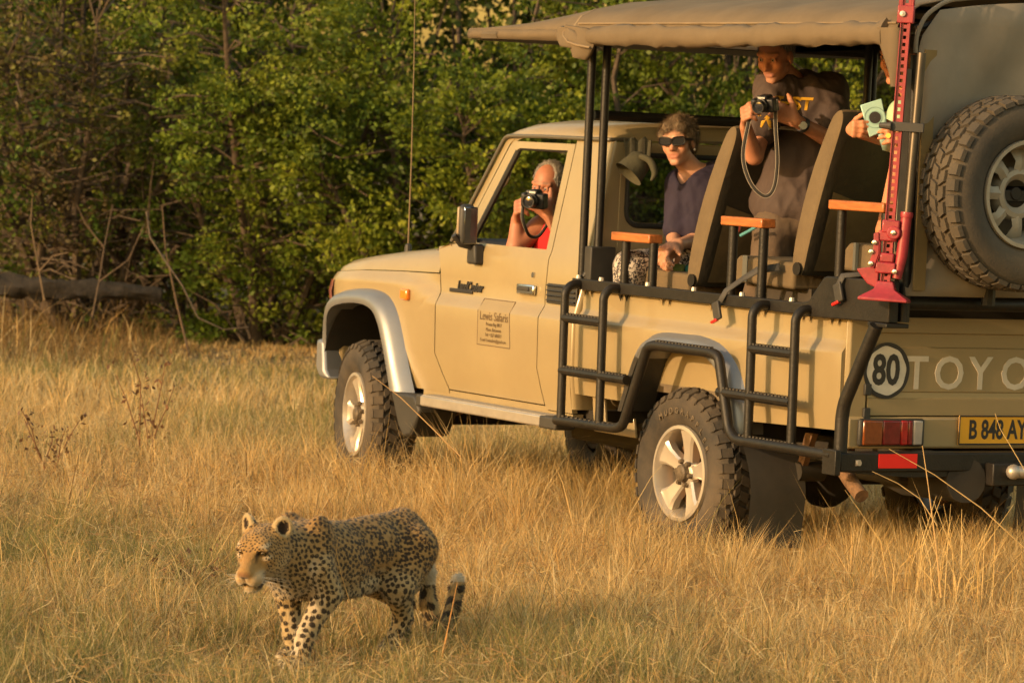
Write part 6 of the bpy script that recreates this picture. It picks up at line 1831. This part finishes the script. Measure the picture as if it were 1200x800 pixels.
make('vest', drv, tp, [(.62, .010, .012)], cloth_m, .010, .018, [cap(nk + vu * .01 - vf * .05, nk + vu * .12, .072, .08), ell(shR - vr * .035, (.07, .07, .10))], .006, wr=.012, ws=10, seed=13)
cr, cw = compact_camera('black camera held to the face of the man in the cab', at_depth(627, 233, D - .30), -vf * .86 - vr * .48 - vu * .12, vu + vr * .05, .125, .095, .034, .060)
strap(cr, [cw(0, -.06, .02), at_depth(612, 252, D - .30), at_depth(616, 268, D - .27), at_depth(622, 277, D - .2), at_depth(632, 276, D - .17), at_depth(642, 262, D - .12)], .014)

# ---- person with a tablet, mostly hidden behind the jack -------------------------------------------------
D = 17.12
tabp = empty('person', tuple(at_depth(1062, 300, D)), 'person in a pale green top holding up a tablet, half hidden behind the red jack', 'person')
H = at_depth(1055, 68, D + .02)
fd = -vf * .72 - vr * .70 - vu * .08
hs_, hsub, hh_, HMx = head_shape(H, fd, vu)
nk = at_depth(1076, 118, D + .05); ch = at_depth(1084, 160, D + .08); ab = at_depth(1088, 225, D + .08)
shR = at_depth(1060, 135, D + .0); shL = at_depth(1112, 135, D + .12)
tb = np.stack(_basis(-vf * .7 - vr * .7))
elR = at_depth(1056, 168, D + .02); wrR = at_depth(998, 152, D - .285)
elL = at_depth(1038, 270, D - .22); wrL = at_depth(1055, 168, D - .30)
elF = at_depth(1040, 205, D - .12)
pr = list(hs_) + [cap(hh_(-.02, 0, -.07), nk, .055, .06), ell(ch, (.11, .16, .15), tb), ell(ab, (.12, .16, .17), tb), cap(nk, shR, .05, .055), cap(nk, shL, .05, .055),
                  cap(shR, elR, .050, .042), cap(elR, wrR, .040, .026), cap(shL, at_depth(1062, 225, D - .02), .05, .046), cap(at_depth(1062, 225, D - .02), elL, .046, .044), cap(elL, wrL, .043, .027)]
pr += hand_shape(wrR, -vf * .95 + vu * .05 + vr * .05, vr * 1.0, 1, (1.3, .45, .2), k=.86)
pr += hand_shape(wrL, -vf * .80 + vu * .40 - vr * .25, -vr * 1.0, -1, (1.0, .5, .3), k=.95)
make('body', tabp, pr, [np.array([.52, .22, .115]), LIP], skin_m, .0060, .0040, hsub, .004, paint=skin_paint(hh_, HMx, H))
eyes(tabp, hh_)
hp_ = [ell(hh_(-.022, 0, .042), (.096, .084, .092), HMx, 0)]
make('hair', tabp, hp_, [(.14, .10, .07)], hair_m, .006, .008, [ell(hh_(.088, 0, -.02), (.080, .080, .098), HMx), ell(hh_(.0, 0, -.11), (.2, .2, .07), HMx)], .006, wr=.010, ws=55, seed=8)
tp = [ell(ch, (.125, .172, .17), tb), ell(ab, (.135, .172, .18), tb), cap(nk - vu * .05, shR, .06, .068), cap(nk - vu * .05, shL, .06, .068), cap(shR, shR + (elR - shR) * .45, .066, .064), cap(shL, shL + (elL - shL) * .5, .066, .062), cap(ch, ab, .15, .15)]
make('pale_green_top', tabp, tp, [(.34, .50, .34)], cloth_m, .010, .018, [cap(nk + vu * .03, nk + vu * .12, .058, .07)], .006, wr=.012, ws=10, seed=14)
MB().tube([tuple(at_depth(1041, 159, D - .395)), tuple(at_depth(1042, 159.5, D - .375))], .0115, 14).build('finger_ring', mat('gold_ring', (.6, .38, .1), .25, metal=1.0), tabp)
# tablet
tq = [at_depth(1008, 123.5, D - .36), at_depth(1033, 115.5, D - .36), at_depth(1041, 152, D - .36), at_depth(1019, 161, D - .36)]
tx = (tq[1] - tq[0]); ty = (tq[3] - tq[0]); tn = np.cross(ty, tx); tn /= np.linalg.norm(tn)
if tn @ vf > 0: tn = -tn
tab = empty('tablet', tuple(tq[3]), 'tablet in a pale turquoise case with a round hole, held up in two hands', 'tablet')
case_m = mat('turquoise_case', (.37, .58, .52), .6, var=.06, scale=20, bump=.15, bscale=160)
vs = [tuple(p + tn * .006) for p in tq] + [tuple(p - tn * .006) for p in tq]
MB().add(vs, [(0, 1, 2, 3), (7, 6, 5, 4), (0, 4, 5, 1), (1, 5, 6, 2), (2, 6, 7, 3), (3, 7, 4, 0)]).build('case_back', case_m, tab, bev=.004)
cc_ = (tq[0] + tq[1] + tq[2] + tq[3]) / 4 + tn * .0075
ux = tx / np.linalg.norm(tx); uy = np.cross(tn, ux)
def disc(name, r_, off, m, ri=0.0, parent=tab, c=None):
    c = cc_ if c is None else c
    a = [tuple(c + tn * off + (ux * math.cos(t) + uy * math.sin(t)) * r_) for t in np.linspace(0, 2 * PI, 33)]
    b_ = [tuple(c + tn * off + (ux * math.cos(t) + uy * math.sin(t)) * max(ri, .0005)) for t in np.linspace(0, 2 * PI, 33)]
    return MB().loft([a, b_]).build(name, m, parent, 180)
disc('case_groove', .047, .0002, mat('case_groove', (.22, .36, .33), .6), .044)
disc('logo_window', .026, .0004, mat('logo_window', (.035, .03, .03), .3))
disc('logo_ring', .030, .0006, mat('case_ring', (.27, .44, .40), .5), .026)
vs = [tuple(p) for p in (tq[2] - tn * .006, tq[2] * .45 + tq[3] * .55 - tn * .006, at_depth(1034, 175, D - .28), at_depth(1048, 179, D - .28))]
fl_ = MB().add(vs, [(0, 1, 2, 3)]).build('case_flap', case_m, tab, 180); so = fl_.modifiers.new('solid', 'SOLIDIFY'); so.thickness = .006
# ================================================================== jack, hat, log, stems, weeds
red_j = mat('jack_red', (.27, .018, .030), .48, var=.25, scale=25, dust=.30, dust_col=(.26, .05, .04), coat=.2)
JB = at_depth(1036, 353, 16.30); JT = at_depth(1063.5, 0, 16.27)
ju = (JT - JB); JL = np.linalg.norm(ju); ju /= JL
jn = np.array([-.72, .69, 0]); jn -= ju * (jn @ ju); jn /= np.linalg.norm(jn); jw = np.cross(ju, jn) * 1.0
if jw @ vr < 0: jw = -jw
def J(a, b, c): return tuple(JB + jw * a + jn * b + ju * c)
JM = Matrix(((jw[0], jn[0], ju[0], JB[0]), (jw[1], jn[1], ju[1], JB[1]), (jw[2], jn[2], ju[2], JB[2]), (0, 0, 0, 1)))
JR = JM.to_3x3()
jack = empty('farm_jack', J(0, 0, 0), 'tall red lever jack with a perforated bar strapped upright to the rear corner', 'jack')
def jbox(mb, lo, hi): return mb.box(lo, hi, JM)
mb = MB(); bw = .021
jbox(mb, (-bw, -.006, .03), (-bw + .014, .006, JL + .06)); jbox(mb, (bw - .014, -.006, .03), (bw, .006, JL + .06))
nh = int(JL / .0305)
for k in range(nh + 1): jbox(mb, (-bw + .012, -.0055, .03 + k * .0305), (bw - .012, .0055, .03 + k * .0305 + .0155))
jbox(mb, (-bw, -.016, .03), (-bw + .004, .016, JL + .06)); jbox(mb, (bw - .004, -.016, .03), (bw, .016, JL + .06))
bar = mb.build('perforated_bar', red_j, jack, 30)
mb = MB().loft([[J(-.105, -.065, 0), J(.105, -.065, 0), J(.105, .065, 0), J(-.105, .065, 0)], [J(-.105, -.065, .012), J(.105, -.065, .012), J(.105, .065, .012), J(-.105, .065, .012)],
                [J(-.045, -.03, .050), J(.045, -.03, .050), J(.045, .03, .050), J(-.045, .03, .050)], [J(-.034, -.022, .085), J(.034, -.022, .085), J(.034, .022, .085), J(-.034, .022, .085)]], closed=True, cap=True)
mb.build('foot_plate', red_j, jack, bev=.004)
mb = MB().add([J(a, b, c) for b in (-.022, .022) for a, c in ((-.125, .130), (-.118, .118), (-.075, .070), (-.030, .052), (-.030, .150), (-.060, .142))], [(5, 4, 3, 2, 1, 0), (6, 7, 8, 9, 10, 11)] + [(i, (i + 1) % 6, (i + 1) % 6 + 6, i + 6) for i in range(6)])
mb.build('lifting_toe', red_j, jack, bev=.004)
mb = MB(); jbox(mb, (-.045, -.030, .118), (.040, .030, .165)); jbox(mb, (-.030, -.026, .165), (.030, .026, .205)); mb.build('lower_runner', red_j, jack, bev=.006)
mb = MB(); jbox(mb, (-.042, -.028, .255), (.036, .028, .300)); jbox(mb, (-.030, -.032, .290), (.045, .032, .345)); mb.lathe([(.030, -.036), (.030, .036)], J(.022, 0, .292), 1, 18, JR); mb.build('upper_runner', red_j, jack, bev=.006)
mb = MB().add([J(a, b, c) for b in (-.034, -.018, .018, .034) for a, c in ((-.075, .150), (-.050, .135), (-.032, .20), (-.040, .29), (-.062, .285), (-.058, .21))],
              sum([[tuple(6 * q + i for i in range(5, -1, -1)), tuple(6 * q + 6 + i for i in range(6))] + [(6 * q + i, 6 * q + (i + 1) % 6, 6 * q + 6 + (i + 1) % 6, 6 * q + 6 + i) for i in range(6)] for q in (0, 2)], []))
mb.build('climbing_link', red_j, jack, bev=.003)
for a, c in ((.022, .292), (-.055, .245), (-.066, .205), (-.064, .155), (.040, .128)):
    MB().lathe([(0, .046), (.011, .044), (.012, .034)], J(a, 0, c), 1, 6, JR).build('pivot_bolt', chrome, jack)
mb = MB(); mb.tube([J(.046, 0, .10), J(.060, 0, .20), J(.068, 0, .375)], [.020, .025, .023], 14); mb.lathe([(.026, -.012), (.028, 0), (.026, .012)], J(.068, 0, .372), 2, 16, JR)
mb.build('handle_socket', red_j, jack)
MB().tube([J(.070, -.004, .30), J(.078, -.004, 1.06)], .019, 12).build('handle_bar', mat('handle_steel', (.07, .06, .05), .38, metal=.7, var=.3, dust=.2), jack)
mb = MB(); jbox(mb, (-.036, -.020, JL - .10), (.034, .020, JL - .025)); jbox(mb, (-.034, -.016, JL - .03), (-.018, .016, JL + .12)); jbox(mb, (.016, -.016, JL - .03), (.032, .016, JL + .12)); mb.build('top_clamp', red_j, jack, bev=.004)
MB().lathe([(0, .032), (.013, .030), (.014, .018)], J(-.012, 0, JL - .062), 1, 8, JR).build('clamp_bolt', alum, jack)
mb = MB(); mb.tube([J(-.075, .02, .742), J(-.02, .03, .742)], [.012, .018], 10); jbox(mb, (-.03, .012, .722), (.115, .026, .762)); mb.build('mount_clip', plas_blk, jack, bev=.003)

# olive hat and a dark cloth hanging at the cab's rear window
hc = at_depth(742, 198, 18.60)
hat = empty('hat', tuple(hc), 'olive cloth hat hanging upside down beside the rear window of the cab', 'hat')
hm_ = mat('olive_cloth', (.055, .050, .027), .9, var=.2, bump=.4, bscale=40)
ax_ = -vr * .60 - vu * .72 - vf * .25
f_, s_, u_ = _basis(ax_, vf)
HR = Matrix(np.stack([s_, f_, u_], 1).tolist())
MB().lathe([(0, -.088), (.034, -.084), (.057, -.062), (.066, -.016), (.073, .028), (.078, .036), (.073, .032), (.058, -.016)], tuple(hc), 1, 24, HR).build('hat_crown', hm_, hat, 60)
c2 = at_depth(752, 188, 18.60)
mb = MB(); secs = []
for i in range(9):
    t = i / 8
    secs.append([tuple(at_depth(731 + 4 * t + (33 - 6 * t) * k / 8, 163 + 42 * t - 8 * t * abs(k / 8 - .5) * 2 + 3 * math.sin(k * 1.9 + t * 3), 18.70 + .018 * math.sin(k * 2.2 + t))) for k in range(9)])
cl_ = MB().loft(secs).build('hanging_cloth', mat('dark_olive_cloth', (.055, .050, .030), .92, var=.2, bump=.4, bscale=30), None, 180)
so = cl_.modifiers.new('solid', 'SOLIDIFY'); so.thickness = .006
tag(cl_, 'dark olive cloth draped under the cab roof beside the hat', 'cloth')
mb = MB(); mb.tube(spline([at_depth(750, 183, 18.55), at_depth(762, 189, 18.52), at_depth(767, 203, 18.50), at_depth(763, 212, 18.50)], 5), [.014 + .005 * math.sin(i / 15 * PI) - .008 * (i / 15) ** 2 for i in range(16)], 12)
mb.build('hat_flap', hm_, hat, 60)
# rolled green blanket on the first bench, things in the seat pocket
bl = empty('blanket', tuple(at_depth(805, 322, 18.45)), 'rolled green and teal blanket lying on the front bench beside the woman', 'blanket')
for (x0, x1, col, nm) in ((790, 803, (.10, .13, .025), 'green_roll'), (803, 828, (.02, .13, .12), 'teal_roll')):
    MB().tube([tuple(at_depth(x0, 317 + (x0 - 790) * .08, 18.42)), tuple(at_depth(x1, 317 + (x1 - 790) * .08, 18.40))], .034, 14).build(nm, mat(nm, col, .9, var=.3, bump=.4, bscale=40), bl, bev=.008)
for i, (a, b_, col, lb) in enumerate((((868, 276), (886, 266), (.10, .32, .36), 'turquoise pen sticking out of the front seat pocket'), ((866, 270), (868, 262), (.45, .06, .04), 'small red item in the front seat pocket'))):
    tag(MB().tube([tuple(at_depth(*a, 17.88)), tuple(at_depth(*b_, 17.80))], .008, 8).build('pen', mat('pen_%s' % ('turquoise' if i == 0 else 'red'), col, .4), None), lb, 'pen')
# fallen log and bare stems at the edge of the thicket
log_m = mat('charred_log', (.024, .019, .015), .95, var=.5, scale=5, bump=1.0, bscale=18, stretch=(1, 4, 4))
p0 = at_depth(-60, 336, 31.3); p1 = at_depth(70, 334, 31.2); p2 = at_depth(190, 345, 31.4)
rr = np.random.default_rng(3)
mb = MB(); secs = []
for i in range(34):
    t = i / 33
    c = p0 * (1 - t) ** 2 + 2 * p1 * t * (1 - t) + p2 * t * t
    rad = .100 * (1 - .45 * t)
    secs.append([tuple(c + (vf * math.cos(a) + vu * math.sin(a)) * rad * (1 + .16 * math.sin(3 * a + i * .4) + .10 * math.sin(7 * a + i) + .13 * rr.normal())) for a in np.linspace(0, 2 * PI, 12, endpoint=False)])
lg = mb.loft(secs, closed=True, cap=True).build('trunk', log_m, None, 60)
lg.name = 'fallen_log'; tag(lg, 'dark weathered log lying at the foot of the thicket', 'log')
def stem(label, pts, rad, col, name='bare_branch', twigs=()):
    root = empty(name, tuple(pts[0]), label, 'stem')
    m = mat('stem_' + '_'.join(str(int(c * 100)) for c in col), col, .85, var=.25, scale=20)
    MB().tube([tuple(p) for p in pts], [rad * (.62 if name == 'bare_branch' else .62) * (1 - .6 * i / (len(pts) - 1)) for i in range(len(pts))], 6).build('stalk', m, root, 60)
    for tw in twigs: MB().tube([tuple(p) for p in tw], [rad * .5, rad * .35, rad * .2][:len(tw)], 5).build('twig', m, root, 60)
    return root
ad_ = at_depth
stem('bent grey branch curving down through the thicket', [ad_(172, 248, 31), ad_(176, 278, 30.9), ad_(192, 303, 30.8), ad_(214, 335, 30.7), ad_(232, 372, 30.6), ad_(262, 386, 30.6), ad_(292, 383, 30.6)], .016, (.10, .075, .055))
stem('straight reddish stem leaning beside the bent grey branch', [ad_(224, 425, 30.7), ad_(207, 355, 30.8), ad_(194, 292, 30.9), ad_(190, 240, 31)], .018, (.10, .062, .035))
stem('pale upright stem standing in front of the fallen log', [ad_(52, 352, 30.4), ad_(46, 318, 30.4), ad_(36, 262, 30.5), ad_(38, 232, 30.5)], .016, (.14, .092, .05), twigs=[[ad_(46, 318, 30.4), ad_(62, 300, 30.4), ad_(80, 296, 30.4)]])
stem('thin forked stem between the log and the bush', [ad_(108, 372, 30.4), ad_(116, 330, 30.5), ad_(122, 290, 30.6), ad_(132, 240, 30.8)], .014, (.11, .07, .04), twigs=[[ad_(116, 330, 30.5), ad_(150, 305, 30.5), ad_(170, 262, 30.6)], [ad_(122, 290, 30.6), ad_(100, 262, 30.6), ad_(90, 240, 30.6)]])
# withered weeds and long stalks in the grass
def weed(label, bx, by, d_, hgt, seed, ncl, col):
    r = np.random.default_rng(seed)
    b0 = ad_(bx, by, d_); b0[2] = float(GH(b0[0], b0[1])) - .01
    root = empty('dry_weed', tuple(b0), label, 'weed', None)
    m = mat('weed_brown', col, .85, var=.3, scale=20); P_, N_ = [], []
    mb = MB()
    for s_ in range(5):
        a = 2 * PI * s_ / 5 + r.normal(0, .4); o = .10 + .12 * r.random()
        pts = [b0 + np.array([math.cos(a) * o * t ** 1.5, math.sin(a) * o * t ** 1.5, hgt * t * (.7 + .3 * ((s_ * 7) % 5) / 4)]) + r.normal(0, .012, 3) * (t > 0) for t in (0, .25, .5, .75, 1)]
        mb.tube([tuple(p) for p in pts], [.0045, .004, .0035, .003, .002], 5)
        for p in pts[2:]:
            for q in range(ncl): P_.append(p + r.normal(0, .03, 3)); N_.append(r.normal(0, 1, 3))
    mb.build('stems', m, root, 60)
    P_ = np.array(P_); N_ = np.array(N_); N_ /= np.linalg.norm(N_, axis=1)[:, None]
    co, q, cl = leaf_quads(P_, N_, .032, np.array(col)[None] * (.7 + .7 * r.random((len(P_), 1))), r, .5)
    o = link('withered_leaves', np_mesh('withered_leaves', co, q, None, cl), leaf_m, root, None); o['kind'] = 'stuff'
weed('reddish brown withered weed standing tall in the grass left of the front wheel', 172, 540, 21.2, .66, 4, 7, (.17, .085, .04))
weed('dark curled dead weed near the left border of the meadow', 58, 566, 20.0, .42, 5, 6, (.13, .07, .035))
weed('low brown dead weed in the grass in front of the front wheel', 215, 660, 15.6, .16, 8, 6, (.15, .08, .04))
stem('long straw stalk arching across the dark gap under the rear bumper', [ad_(1212, 652, 15.6), ad_(1150, 595, 15.6), ad_(1095, 556, 15.6), ad_(1042, 526, 15.6)], .0055, (.50, .33, .13), 'grass_stalk')
stem('upright thick straw stalk standing below the red reflector', [ad_(1103, 700, 15.2), ad_(1097, 640, 15.2), ad_(1088, 570, 15.2), ad_(1081, 522, 15.2)], .0065, (.46, .29, .12), 'grass_stalk')
stem('short bent straw stalk beside the exhaust pipe', [ad_(1098, 615, 15.5), ad_(1078, 584, 15.5), ad_(1052, 566, 15.5), ad_(1022, 552, 15.5)], .0045, (.50, .34, .15), 'grass_stalk')
stem('fine straw stalk crossing the number plate', [ad_(1215, 575, 15.4), ad_(1190, 532, 15.4), ad_(1172, 502, 15.4), ad_(1166, 484, 15.4)], .0038, (.52, .36, .15), 'grass_stalk')
stem('slanting straw stalk in front of the front tyre', [ad_(540, 535, 18.6), ad_(505, 500, 18.7), ad_(470, 466, 18.8), ad_(436, 440, 18.9)], .0055, (.42, .26, .11), 'grass_stalk')
stem('orange dry stalk crossing the curled tail of the leopard', [ad_(514, 788, 13.6), ad_(522, 750, 13.6), ad_(530, 712, 13.6), ad_(536, 682, 13.6)], .0050, (.50, .25, .08), 'grass_stalk')
stem('pale bent stalk in front of the flank of the leopard', [ad_(425, 745, 13.7), ad_(410, 705, 13.7), ad_(399, 670, 13.7), ad_(394, 645, 13.7), ad_(397, 628, 13.7)], .0036, (.46, .28, .10), 'grass_stalk')
# tuft of tall fine grass at the rear of the vehicle
r = np.random.default_rng(15)
tb0 = ad_(1110, 640, 15.7); tb0[2] = float(GH(tb0[0], tb0[1]))
tuft = MB()
for k in range(46):
    a = r.random() * 2 * PI; o = .05 + .2 * r.random(); hh = .22 + .30 * r.random(); b = tb0 + np.array([r.normal(0, .13), r.normal(0, .13), 0])
    tuft.tube([tuple(b), tuple(b + np.array([math.cos(a) * o * .3, math.sin(a) * o * .3, hh * .6])), tuple(b + np.array([math.cos(a) * o, math.sin(a) * o, hh]))], [.0028, .0022, .0008], 4)
tf = tuft.build('tall_grass_tuft', mat('tuft_straw', (.52, .35, .13), .7, var=.25, scale=8), None, 60, fix=False); tag(tf, 'tuft of tall fine dry grass beneath the rear bumper', 'grass tuft', kind='stuff')
